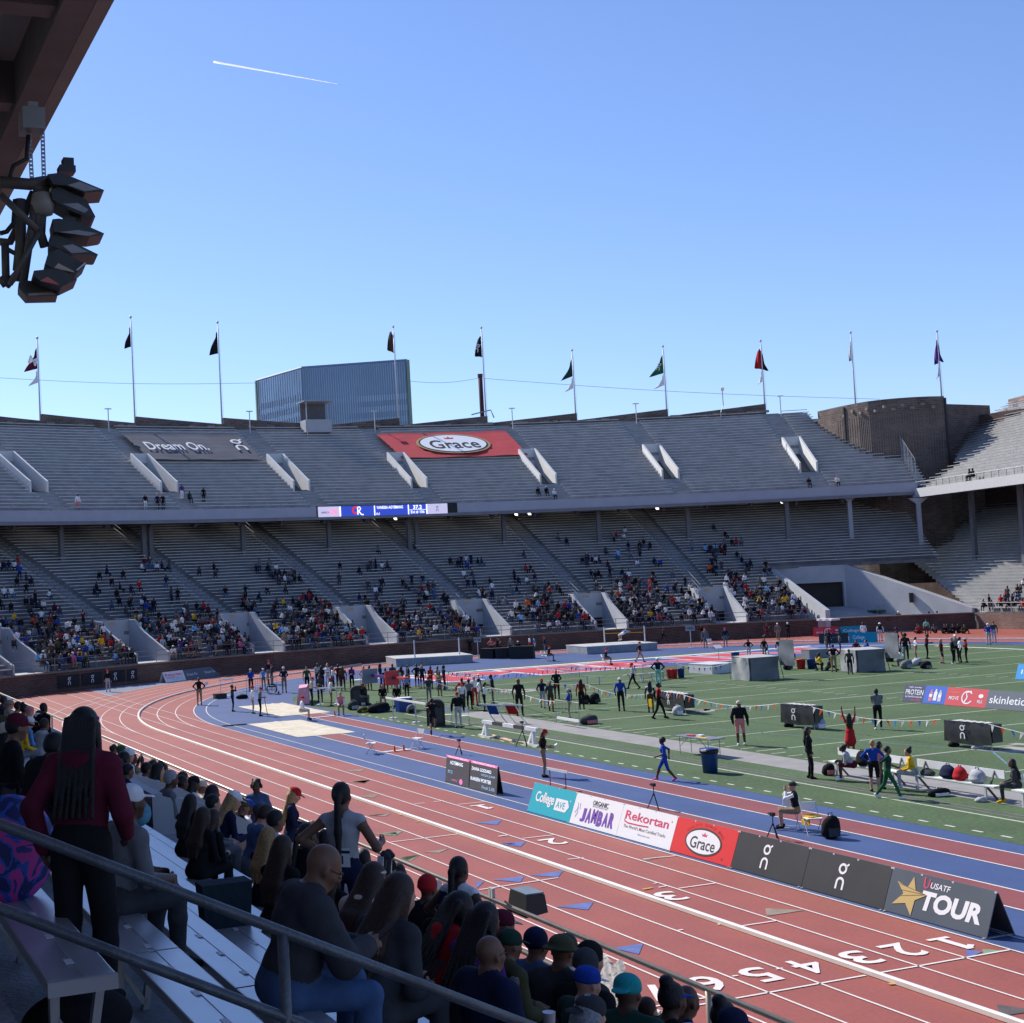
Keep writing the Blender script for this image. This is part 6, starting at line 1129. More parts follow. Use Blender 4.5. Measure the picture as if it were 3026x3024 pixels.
P = G('C', 672, 920); o = empty("purple_post", P, 0, "tall purple post with a frame sign among the crowd of athletes", "post"); MB().box((0, 0, 1.5), (.16, .16, 3.0)).build("post", M("post_purple", (.09, .03, .2), .5, .08), o); MB().beam((0, 0, 2.45), (-1.0, .3, 2.3), .07, .12).build("arm", M("arm_grey", (.25, .24, .3), .5), o); MB().box((.55, .1, 1.72), (.95, .06, .85)).build("frame_board", M("frame_blue_grey", (.16, .2, .25), .5), o)
for k in range(2): place_flat("frame_digit", fit_text("0" if k else "U", .24, .45, .03), PW, (0, 0, 0), (1, 0, 0), (0, 0, 1), None).parent = o; o.children[-1].matrix_local = Matrix.Translation((.36 + .36 * k, .05, 1.75)) @ Matrix.Rotation(pi / 2, 4, 'X')
P = G('C', 1015, 950); o = empty("red_display", P, 0, "red framed display board standing among the seated officials", "board"); MB().box((0, 0, 1.75), (.85, .07, .8)).build("display_panel", M("display_red", (.5, .05, .05), .5), o); MB().box((0, 0, .7), (.3, .1, 1.4)).build("stem", M("display_red", (.5, .05, .05)), o)
for k in range(3): place_flat("display_digit", fit_text("8", .16, .4, .01), PW, (0, 0, 0), (1, 0, 0), (0, 0, 1), None).parent = o; o.children[-1].matrix_local = Matrix.Translation((-.25 + .25 * k, -.05, 1.78)) @ Matrix.Rotation(pi / 2, 4, 'X')
o = MB().hexa([G('C', -90, 905), G('C', 55, 890), G('C', 60, 850, 0), G('C', -80, 860)], [v + Vector((.1, .1, 1.0)) for v in (G('C', -70, 905), G('C', 20, 890), G('C', 40, 850), G('C', -60, 860))]).build("pink_board", cm((.75, .35, .45))); tag(o, "tilted pale pink board leaning beside the sand pit", "board")
# steel crowd barriers
def barrier(lab, A, B, h=1.05, bars=True, mesh=14, mat=STEEL):
    A, B = Vector(A), Vector(B); d = (B - A).normalized(); L = (B - A).length; o = empty("crowd_barrier", (A + B) / 2, math.atan2(d.y, d.x), lab, "barrier", "steel crowd barriers"); MB().tube([(-L / 2, 0, 0), (-L / 2, 0, h), (L / 2, 0, h), (L / 2, 0, 0)], .021, 6).build("frame", mat, o); MB().tube([(-L / 2, 0, .2), (L / 2, 0, .2)], .018, 6).build("lower_rail", mat, o)
    for k in range(mesh): x = -L / 2 + L * (k + 1) / (mesh + 1); MB().tube([(x, 0, .2), (x, 0, h)], .008, 4, caps=False).build("upright_bar", mat, o)
    for sx in (-1, 1): MB().box((sx * (L / 2 - .2), 0, .015), (.06, .5, .03)).build("foot", mat, o)
SP_ = M("barrier_pale", (.42, .45, .43), .4, .08, 3, metal=.3)
barrier("steel barrier with white beam by the woman in the grey cap", G('K', 560, 598), G('K', 825, 640), 1.08, mesh=6, mat=SP_); barrier("steel barrier with pennants behind the blue and red hurdles", G('D', 600, 905), G('D', 845, 930), .95, mesh=8, mat=SP_); barrier("steel barrier behind the tall bald man in black", G('D', 1360, 670), G('D', 1600, 665), 1.1); barrier("steel barrier left of the man in navy before the red letters", G('D', 90, 720), G('D', 420, 700), 1.1); barrier("steel barrier beside the wheelchair", G('B', 1270, 590), G('B', 1615, 570), 1.05, mesh=12); barrier("steel barrier behind the athletes near the purple post", G('C', 390, 690), G('C', 640, 680), .95, mesh=8, mat=SP_); barrier("steel barrier by the red bins and the man in pale trousers", G('E', 780, 830), G('E', 1000, 800), 1.05); barrier("steel barrier right of the red and blue bins", G('E', 1010, 800), G('E', 1160, 790), 1.05, mesh=8)
tag(MB().beam(G('K', 568, 545, .35), G('K', 818, 585, .35), .06, .12).build("white_beam", WHITE), "white beam lying across the feet of a steel barrier by the walk strip", "beam")
# long white gauge rails with stands
for lab, t, a, b, h in (("long white measuring rail on two stands left of the black cabinet", 'C', (180, 905), (370, 898), 1.0), ("long white measuring rail on two stands by the leaping athlete", 'C', (1012, 1060), (1275, 1110), 1.05)):
    A_, B_ = G(t, *a), G(t, *b); o = empty("gauge_rail", A_, 0, lab, "rail", "white gauge rails"); d = B_ - A_; MB().beam(-d * .28 + Vector((0, 0, h)), d * 1.45 + Vector((0, 0, h)), .07, .09).build("rail_beam", WHITE, o)
    for v in (Vector((0, 0, 0)), d): m3 = MB(); m3.tube([v, v + Vector((0, 0, h))], .035, 8); m3.build("stand_post", M("post_offwhite", (.62, .62, .58), .4), o); m3 = MB(); m3.beam(v + Vector((-.25, -.1, .03)), v + Vector((.25, .1, .03)), .1, .06); m3.beam(v + Vector((-.1, .25, .03)), v + Vector((.1, -.25, .03)), .1, .06); m3.build("stand_foot", WHITE, o)
for lab, t, x, y, wd, h in (("rounded black cabinet by the purple post", 'C', 625, 910, 1.0, 1.15), ("black equipment cabinet behind the leaping athlete", 'C', 1505, 1150, .9, 1.3)):
    P = G(t, x, y); o = empty("equipment_cabinet", P, -math.radians(az(P)), lab, "cabinet"); m3 = MB(); m3.prism([(-wd / 2, 0, 0), (wd / 2, 0, 0), (wd / 2, 0, h * .9)] + [(wd / 2 - .35 + .35 * math.cos(t_), 0, h - .35 + .35 * math.sin(t_)) for t_ in np.linspace(.2, 1.57, 5)] + [(-wd / 2 + .35 + .35 * math.cos(t_), 0, h - .35 + .35 * math.sin(t_)) for t_ in np.linspace(1.57, 3.0, 5)], (0, .7, 0)); m3.build("cabinet_body", M("cabinet_black", (.02, .021, .024), .45, .15, 4), o); MB().box((0, -.012, h * .45), (wd * .7, .02, h * .6)).build("cabinet_door", M("cabinet_grey", (.045, .05, .055), .5), o)
# steeplechase barrier, hurdles, take-off boards, cones
A_, B_ = Vector((29.2, 55.6, 0)), Vector((29.3, 51.0, 0)); o = empty("steeple_barrier", A_, 0, "heavy white and black steeplechase barrier on the turf edge", "barrier"); d = B_ - A_
for k in range(5): p0, p1 = A_ + d * (k / 5), A_ + d * ((k + 1) / 5); MB().beam(p0 - A_ + Vector((0, 0, .72)), p1 - A_ + Vector((0, 0, .72)), .14, .15).build("beam_block", WHITE if k % 2 == 0 else M("beam_dark", (.06, .06, .06), .6), o)
for u in (.06, .93): v = d * u; m3 = MB(); m3.beam(v + Vector((0, 0, .65)), v + Vector((.1, .55, .06)), .14, .14); m3.beam(v + Vector((0, 0, .65)), v + Vector((0, 0, .08)), .13, .13); m3.build("support", WHITE, o); m3 = MB(); m3.beam(v + Vector((-.05, -.5, .05)), v + Vector((.1, .9, .05)), .16, .1); m3.build("foot", M("foot_white", (.55, .55, .52), .6), o)
for lab, a, b, z in (("pale red striped pole lying below the steeplechase barrier", (610, 1255), (830, 1320), .06), ("cream pole lying behind the tripod", (840, 1305), (1040, 1345), .06)): A_, B_ = G('D', *a, z), G('D', *b, z); tag(MB().tube([A_, B_], .07, 8).build("vault_pole", cm((.6, .4, .33)) if 'red' in lab else cm('cream')), lab, "pole")
def hurdle(lab, P, rz, h, wd, bar, leg):
    o = empty("hurdle", P, rz, lab, "hurdle", "hurdles on the field"); MB().box((0, 0, h - .035), (wd, .025, .09)).build("top_bar", bar, o)
    for s in (-1, 1): m3 = MB(); x = s * (wd / 2 - .12); m3.tube([(x, 0, h - .05), (x, 0, .04), (x, .6, .04)], .018, 6); m3.build("leg", leg, o)
    MB().tube([(-wd / 2 + .12, 0, h * .55), (wd / 2 - .12, 0, h * .55)], .012, 6).build("brace", leg, o)
hurdle("striped white hurdle standing just behind the teal board", G('Q', 605, 830), -pi / 2 + .05, .78, 1.15, WHITE, M("hurdle_leg_red", (.2, .03, .05), .4)); hurdle("tall white hurdle beside the dark box near the bend", G('B', 1045, 620), .3, 1.2, 1.2, WHITE, M("hurdle_leg_white", (.6, .6, .6), .4))
for i, (x, c_) in enumerate(((625, 'blue'), (840, 'red'))):
    P = G('D', x, 1115); o = empty("training_hurdle", P, -1.2, "%s panelled white training hurdle behind the steeplechase barrier" % c_, "hurdle", "training hurdles"); MB().hexa([(-.3, 0, .45), (.3, 0, .45), (.3, .03, .45), (-.3, .03, .45)], [(-.3, -.2, .9), (.3, -.2, .9), (.3, -.17, .9), (-.3, -.17, .9)]).build("panel", cm(c_), o); m3 = MB(); m3.box((0, -.2, .93), (1.5, .06, .08)); m3.build("top_bar", WHITE, o)
    for s in (-1, 1): m3 = MB(); m3.tube([(s * .35, -.2, .92), (s * .35, .2, .3), (s * .35, .5, .03)], .03, 6); m3.build("leg", WHITE, o)
for lab, t, a, b in (("white take-off board across the near runway", 'N', (368, 345), (592, 322)), ("white take-off board across the far runway by the sand", 'C', (90, 1058), (345, 1032))):
    A_, B_ = G(t, *a), G(t, *b); tag(MB().beam(A_ + Vector((0, 0, .03)), B_ + Vector((0, 0, .03)), .2, .03).build("takeoff_board", WHITE), lab, "board")
for i, (t, x, y) in enumerate((('N', 460, 340), ('N', 535, 330), ('C', 345, 1025))): tag(MB().lathe([(.11, 0), (.1, .02), (.05, .04), (.03, .26), (.01, .27)], G(t, x, y), 10).build("marker_cone", cm('orange')), ["orange cone on the near take-off board, left of two", "orange cone on the near take-off board, right of two", "orange cone at the far take-off board by the sand"][i], "cone")
for i, (t, x, y, lab) in enumerate((('B', 980, 640, "dark low box beside the tall hurdle on the bend"), ('C', 1160, 985, "blue cube bin with white lid among the officials"))): P = G(t, x, y); slabbox(lab, P + Vector((-.4, 0, 0)), P + Vector((.4, 0, 0)), .5, .3 if i == 0 else .75, M("box_dark", (.03, .03, .035), .6) if i == 0 else BB, lid=PW if i else None)
for lab, t, x, y, wd in (("black flat mat lying across the blue curve line", 'B', 1128, 945, .9),): P = G(t, x, y); tag(MB().box((P.x, P.y, .03), (1.3, .25, .05)).build("flat_mat", KB), lab, "mat")
# wheelchair
P = G('B', 1560, 585); o = empty("wheelchair", P, -2.0, "empty black wheelchair parked on the grass near the bend", "wheelchair"); WK = M("tyre_black", (.012, .012, .013), .6)
for s in (-1, 1):
    m3 = MB(); m3.tube([(s * .3, .33 * math.cos(t_), .34 + .33 * math.sin(t_)) for t_ in np.linspace(0, 2 * pi, 19)], .022, 6, caps=False); m3.build("wheel", WK, o); m3 = MB()
    for k in range(8): t_ = k * pi / 4; m3.tube([(s * .3, 0, .34), (s * .3, .32 * math.cos(t_), .34 + .32 * math.sin(t_))], .006, 4)
    m3.build("spoke", STEEL, o); m3 = MB(); m3.tube([(s * .27, .45, .08 + .08 * math.sin(t_)) for t_ in np.linspace(0, 6.28, 8)], .03, 5); m3.build("castor", WK, o)
MB().box((0, .08, .5), (.5, .45, .06)).build("seat", KB, o); MB().box((0, -.17, .75), (.5, .05, .5)).build("backrest", KB, o)
# bags
def bag(lab, P, rz, d, col, strap=True, cat="bag", top=None):
    o = empty("bag", P, rz, lab, cat); x, y, z = d; pr = [ell((0, 0, z * .45), (x / 2, y / 2, z * .48), 0, .05), ell((0, y * .1, z * .25), (x * .52, y * .5, z * .26), 0, .05), ell((x * .1, -y * .1, z * .7), (x * .33, y * .35, z * .28), 0, .05)]
    if ('bagm', d) not in _FIG: _FIG[('bagm', d)] = mesh_layer(pr, 'body', max(.02, max(d) / 22), "bag")
    q = bpy.data.objects.new("bag_body", _FIG[('bagm', d)]); COL.objects.link(q); q.parent = o; set_mats(q, q.data, [cm(col)])
    MB().box((0, -y * .44, z * .3), (x * .6, y * .12, z * .35)).build("pocket", cm(top or col), o)
    if strap: MB().tube([(-x * .12, 0, z * .9), (-x * .1, 0, z * 1.08), (x * .1, 0, z * 1.08), (x * .12, 0, z * .9)], .014, 5).build("strap", cm(top or 'black'), o)
    return o
for lab, t, x, y, d, c_, tp_ in (("black backpack beside the yellow cloth chair", 'M', 560, 1155, (.5, .36, .62), 'black', 'char'), ("black and red backpack left of the long bench", 'M', 540, 705, (.42, .35, .42), 'black', 'rose'), ("dark duffel bag under the long bench", 'M', 1330, 855, (.75, .3, .26), 'black', 'white'), ("pale shoes bag at the foot of the bench leg", 'M', 1625, 895, (.35, .25, .16), 'lgrey', None), ("heap of grey and pink clothing on the turf by the walk strip", 'K', 930, 620, (1.0, .6, .45), 'char', 'rose'), ("white bags heap against the first covered barrier", 'E', 1170, 1215, (.5, .5, .5), 'lgrey', 'white'), ("white bags beside the second covered barrier", 'L', 1630, 985, (.5, .5, .5), 'lav', 'white'), ("black bag under the second covered barrier", 'L', 1280, 960, (.5, .3, .22), 'black', None), ("black bag lying left of the third covered barrier's leg", 'V', 1170, 1310, (.5, .3, .22), 'black', None), ("grey bag under the third covered barrier", 'V', 1430, 1335, (.5, .3, .2), 'lgrey', None), ("pile of white and green bags by the right shelter, left one", 'V', 660, 465, (.9, .6, .6), 'grey', 'lgrey'), ("pale bag pile beside the right shelter, middle one", 'V', 770, 430, (.8, .6, .5), 'lgrey', 'char'), ("dark duffel bag at the right end of the bag pile", 'V', 870, 465, (.9, .5, .5), 'black', 'grey'), ("black backpack on the grass behind the left shelter", 'F', 885, 890, (.6, .5, .6), 'black', 'char'), ("black rucksack pair beyond the left shelter", 'F', 920, 765, (.7, .5, .5), 'black', 'char'), ("dark kit bag beside the red jacket woman, left one", 'K', 880, 390, (.6, .5, .55), 'black', 'char'), ("dark kit bag beside the red jacket woman, right one", 'K', 995, 388, (.7, .5, .6), 'black', 'char'), ("black bag on the blue apron by the photographer", 'B', 1220, 640, (.8, .4, .3), 'black', None), ("yellow patterned bag before the black cabinet", 'C', 665, 990, (.75, .4, .32), 'olive', 'yellow'), ("heap of black coats and bags before the seated officials", 'C', 850, 985, (1.6, .8, .55), 'black', 'navy'), ("grey rucksack at the feet of the seated officials", 'C', 1215, 1000, (.45, .4, .5), 'grey', 'black'), ("dark kit bag beside the pink vest official", 'C', 560, 960, (.7, .5, .55), 'char', 'lgrey')):
    bag(lab, G(t, x, y), random.uniform(-.4, .4), d, c_, True, "bag", tp_)
for lab, t, x, y, z, d, c_ in (("navy bag leaning on the backrest of the right bench", 'M', 1390, 715, .46, (.55, .35, .42), 'navy'), ("bright red bag on the right bench", 'M', 1475, 725, .46, (.42, .35, .42), 'red'), ("grey and white striped bag on the right bench", 'M', 1600, 750, .46, (.5, .4, .42), 'lgrey'), ("black clothing heap on the left end of the right bench", 'M', 1245, 720, .46, (.5, .3, .2), 'char'), ("black jacket hung on the left bench backrest", 'M', 780, 640, .46, (.5, .3, .5), 'black')):
    P = G(t, x, y, z); P.x = 33.0; bag(lab, (33.02, AX(t, x, y, 33.0).y, .48), pi / 2, d, c_)
P = AX('M', 1172, 690, 32.95); o = empty("water_bottle", (32.95, P.y, .48), 0, "clear water bottle standing on the bench beside the yellow jacket", "bottle"); MB().lathe([(.035, 0), (.036, .14), (.018, .19), (.016, .22)], (0, 0, 0), 10).build("bottle_body", M("bottle_clear", (.5, .55, .6), .15, 0), o, smooth=True); MB().lathe([(.018, .22), (.018, .245)], (0, 0, 0), 10).build("bottle_cap", PW, o)
# pennant strings
PCOL = [cm('white'), cm('orange'), cm((.05, .25, .6))]
def bunting(lab, A, B, sag, n):
    A, B = Vector(A), Vector(B); o = empty("bunting", A, 0, lab, "bunting", "strings of pennants"); f = lambda t: (B - A) * t - Vector((0, 0, 4 * sag * t * (1 - t))); MB().tube([f(i / 14) for i in range(15)], .011, 4).build("string", M("string_white", (.6, .6, .58), .6), o)
    for k in range(n):
        t0 = (k + .25) / n; p = f(t0); q = f(t0 + .38 / n); dn = Vector((random.uniform(-.14, .02), random.uniform(-.12, .12), -.26)); m3 = MB(); c_ = (p + q) / 2 + dn; m3.add([p, q, c_, c_ + Vector((.004, .004, 0))], [(0, 1, 2), (2, 1, 0)]); m3.build("pennant", PCOL[k % 3], o)
c3 = G('E', 1250, 1205); c1a, c1b = G('L', 1190, 962), G('L', 1575, 1000); c2a, c2b = G('V', 1070, 1305), G('V', 1590, 1365); U_ = lambda v, z: (v.x, v.y + .1, z); b3 = G('E', 960, 1150)
bunting("pennant string between the first and second covered barriers", U_(c3, .98), U_(c1a, 1.02), .30, 17); bunting("pennant string between the second and third covered barriers", U_(c1b, 1.0), U_(c2a, 1.0), .26, 17); bunting("pennant string running off right from the third covered barrier", U_(c2b, 1.0), (41.2, 30.5, .8), .3, 20); bunting("pennant string draped over the first covered barrier", U_(b3, 1.0), U_(c3, 1.0), .02, 8)
k0 = G('K', 930, 390); bunting("pennant string dropping from the white beam towards the blue jacket man", (k0.x, k0.y, 1.05), U_(b3, .9), .34, 16); bunting("short pennant string above the woman in the red jacket", (k0.x - 1.2, k0.y + 2.6, 1.1), (k0.x, k0.y, 1.05), .03, 5)
q0, q1 = G('D', 840, 930), G('K', 560, 598); bunting("pennant string from the grey barrier to the white beam barrier", (q0.x, q0.y, .95), (q1.x, q1.y, 1.0), .12, 14); q2 = G('D', 600, 905); bunting("pennants along the steel barrier behind the hurdles", (q2.x, q2.y, .93), (q0.x, q0.y, .93), .02, 7); q3 = G('C', 1510, 880); bunting("pennant string left of the officials in white and red", (q3.x, q3.y, 1.2), (q2.x, q2.y, .95), .25, 12)
f0, f1, f2 = G('D', 90, 720), G('D', 1360, 672), G('E', 780, 835); bunting("long pennant string before the red end zone letters", (f0.x, f0.y, 1.1), (f1.x, f1.y, 1.05), .3, 26); bunting("pennant string above the backless benches", (f1.x + .5, f1.y, 1.1), (f2.x, f2.y, 1.1), .12, 16); f3, f4 = G('E', 1160, 800), G('L', 610, 430); bunting("pennant string across the low white box", (f3.x, f3.y, 1.0), (f4.x, f4.y, 1.1), .3, 10)
P = G('L', 615, 430); tag(MB().tube([P, P + Vector((0, 0, 1.25))], .015, 5).build("stake", STEEL), "thin stake holding pennants left of the grey shelter", "stake")
P = G('E', 1640, 590); o = empty("white_lectern", P, 0, "small white board on a thin stand before the end zone", "stand"); MB().tube([(0, 0, 0), (0, 0, 1.0)], .02, 6).build("stem", STEEL, o); MB().box((0, 0, 1.05), (.6, .4, .03), 0, Matrix.Rotation(.6, 3, 'X')).build("board", WHITE, o)
# speaker on the near rail
P = AX('W', 1480, 845, 9.95); o = empty("loudspeaker", P, 0, "black wedge loudspeaker strapped to the trackside railing", "speaker"); MB().hexa([(-.05, -.28, -.16), (.32, -.28, -.12), (.32, .28, -.12), (-.05, .28, -.16)], [(0, -.24, .16), (.3, -.24, .14), (.3, .24, .14), (0, .24, .16)]).build("speaker_cabinet", M("speaker_black", (.02, .02, .022), .5, .1), o); MB().box((.15, 0, .16), (.3, .46, .02)).build("speaker_lid", M("speaker_lid", (.16, .19, .2), .3), o); MB().tube([(-.1, .35, -.08), (-.06, .1, -.14), (-.1, -.1, -.08), (-.12, .2, 0)], .018, 5).build("strap", KB, o)
for i in range(3): P = G('F', 1300 + 70 * i, 505); o = MB().box((P.x + .3, P.y + .5, 1.55), (1.0, .35, .18)).build("white_bundle", cm('white')); tag(o, "white bundle on the far wall above the red board, %s of three" % ["left", "middle", "right"][i], "bundle")
P = G('A', 1370, 480); slabbox("black equipment case beside the blue chair at the far wall", P + Vector((.3, .3, 0)), P + Vector((1.2, .6, 0)), .6, .45, M("box_dark", (.03, .03, .035))); P = G('A', 1390, 455); o = slabbox("blue covered equipment cart by the far wall behind the official", P + Vector((-.2, .4, 0)), P + Vector((1.1, .9, 0)), .7, 1.0, M("cart_blue", (.03, .1, .35), .5), "cart", "equipment_cart")
# cameraman's platform at the tunnel
P = G('G', 310, 600); o = empty("camera_platform", (P.x, P.y, 0), 0, "green scaffold platform with a cameraman beside the tunnel", "platform"); MB().box((0, 0, 1.75), (2.2, 1.4, .1)).build("deck", M("platform_green", (.04, .1, .06), .7), o)
for sx in (-1, 1):
    for sy in (-1, 1): MB().tube([(sx * 1.05, sy * .65, 0), (sx * 1.05, sy * .65, 2.8)], .03, 6).build("post", STEEL, o)
for h in (2.3, 2.8): MB().tube([(-1.05, -.65, h), (1.05, -.65, h), (1.05, .65, h)], .022, 6).build("guard_rail", STEEL, o)
PLAT = o
P = G('G', 615, 610); d_ = FR - BR; q = BR + d_ * .55; tag(MB().box((q.x - .25, q.y - .12, 3.0), (.5, .35, .95), .9).build("wall_speaker", M("speaker_black", (.02, .02, .022))), "black loudspeaker box fixed to the tunnel side wall", "speaker")
# ------------------------------------------------------------------ people
def attrs(s):
    w_ = s.split(); d = dict(skin=w_[0], top=w_[1], bot=w_[2])
    for q in w_[3:]:
        k, v = q.split('=') if '=' in q else (q, True)
        if k in ('bulk', 'legw'): v = float(v)
        d[k] = v
    return d
FACE = {'a': 0, 'r': 90, 't': 180, 'l': 270}
def fp(lab, t, fx, fy, hx, hy, face, pose, s, group="people on the field"):
    P = G(t, fx, fy); h_ = hgt(t, hx, hy, P); a = attrs(s); rz = az(P) + (FACE[face] if face in FACE else face)
    if pose.startswith('sit'): ht = 1.72; P = P - Vector((math.sin(math.radians(rz)), math.cos(math.radians(rz)), 0)) * .42 + Vector((0, 0, .45))
    elif pose in ('ground', 'kneel', 'bend', 'arch', 'leap'): ht = 1.72
    else: ht = max(1.52, min(1.95, h_ * (1.0 if pose != 'run' else 1.04)))
    if 'fy' in a: pass
    return person(lab, pose, P, rz, ht=ht, group=group, vox=.021, **a)
c = 'hat=cap hatc=red'
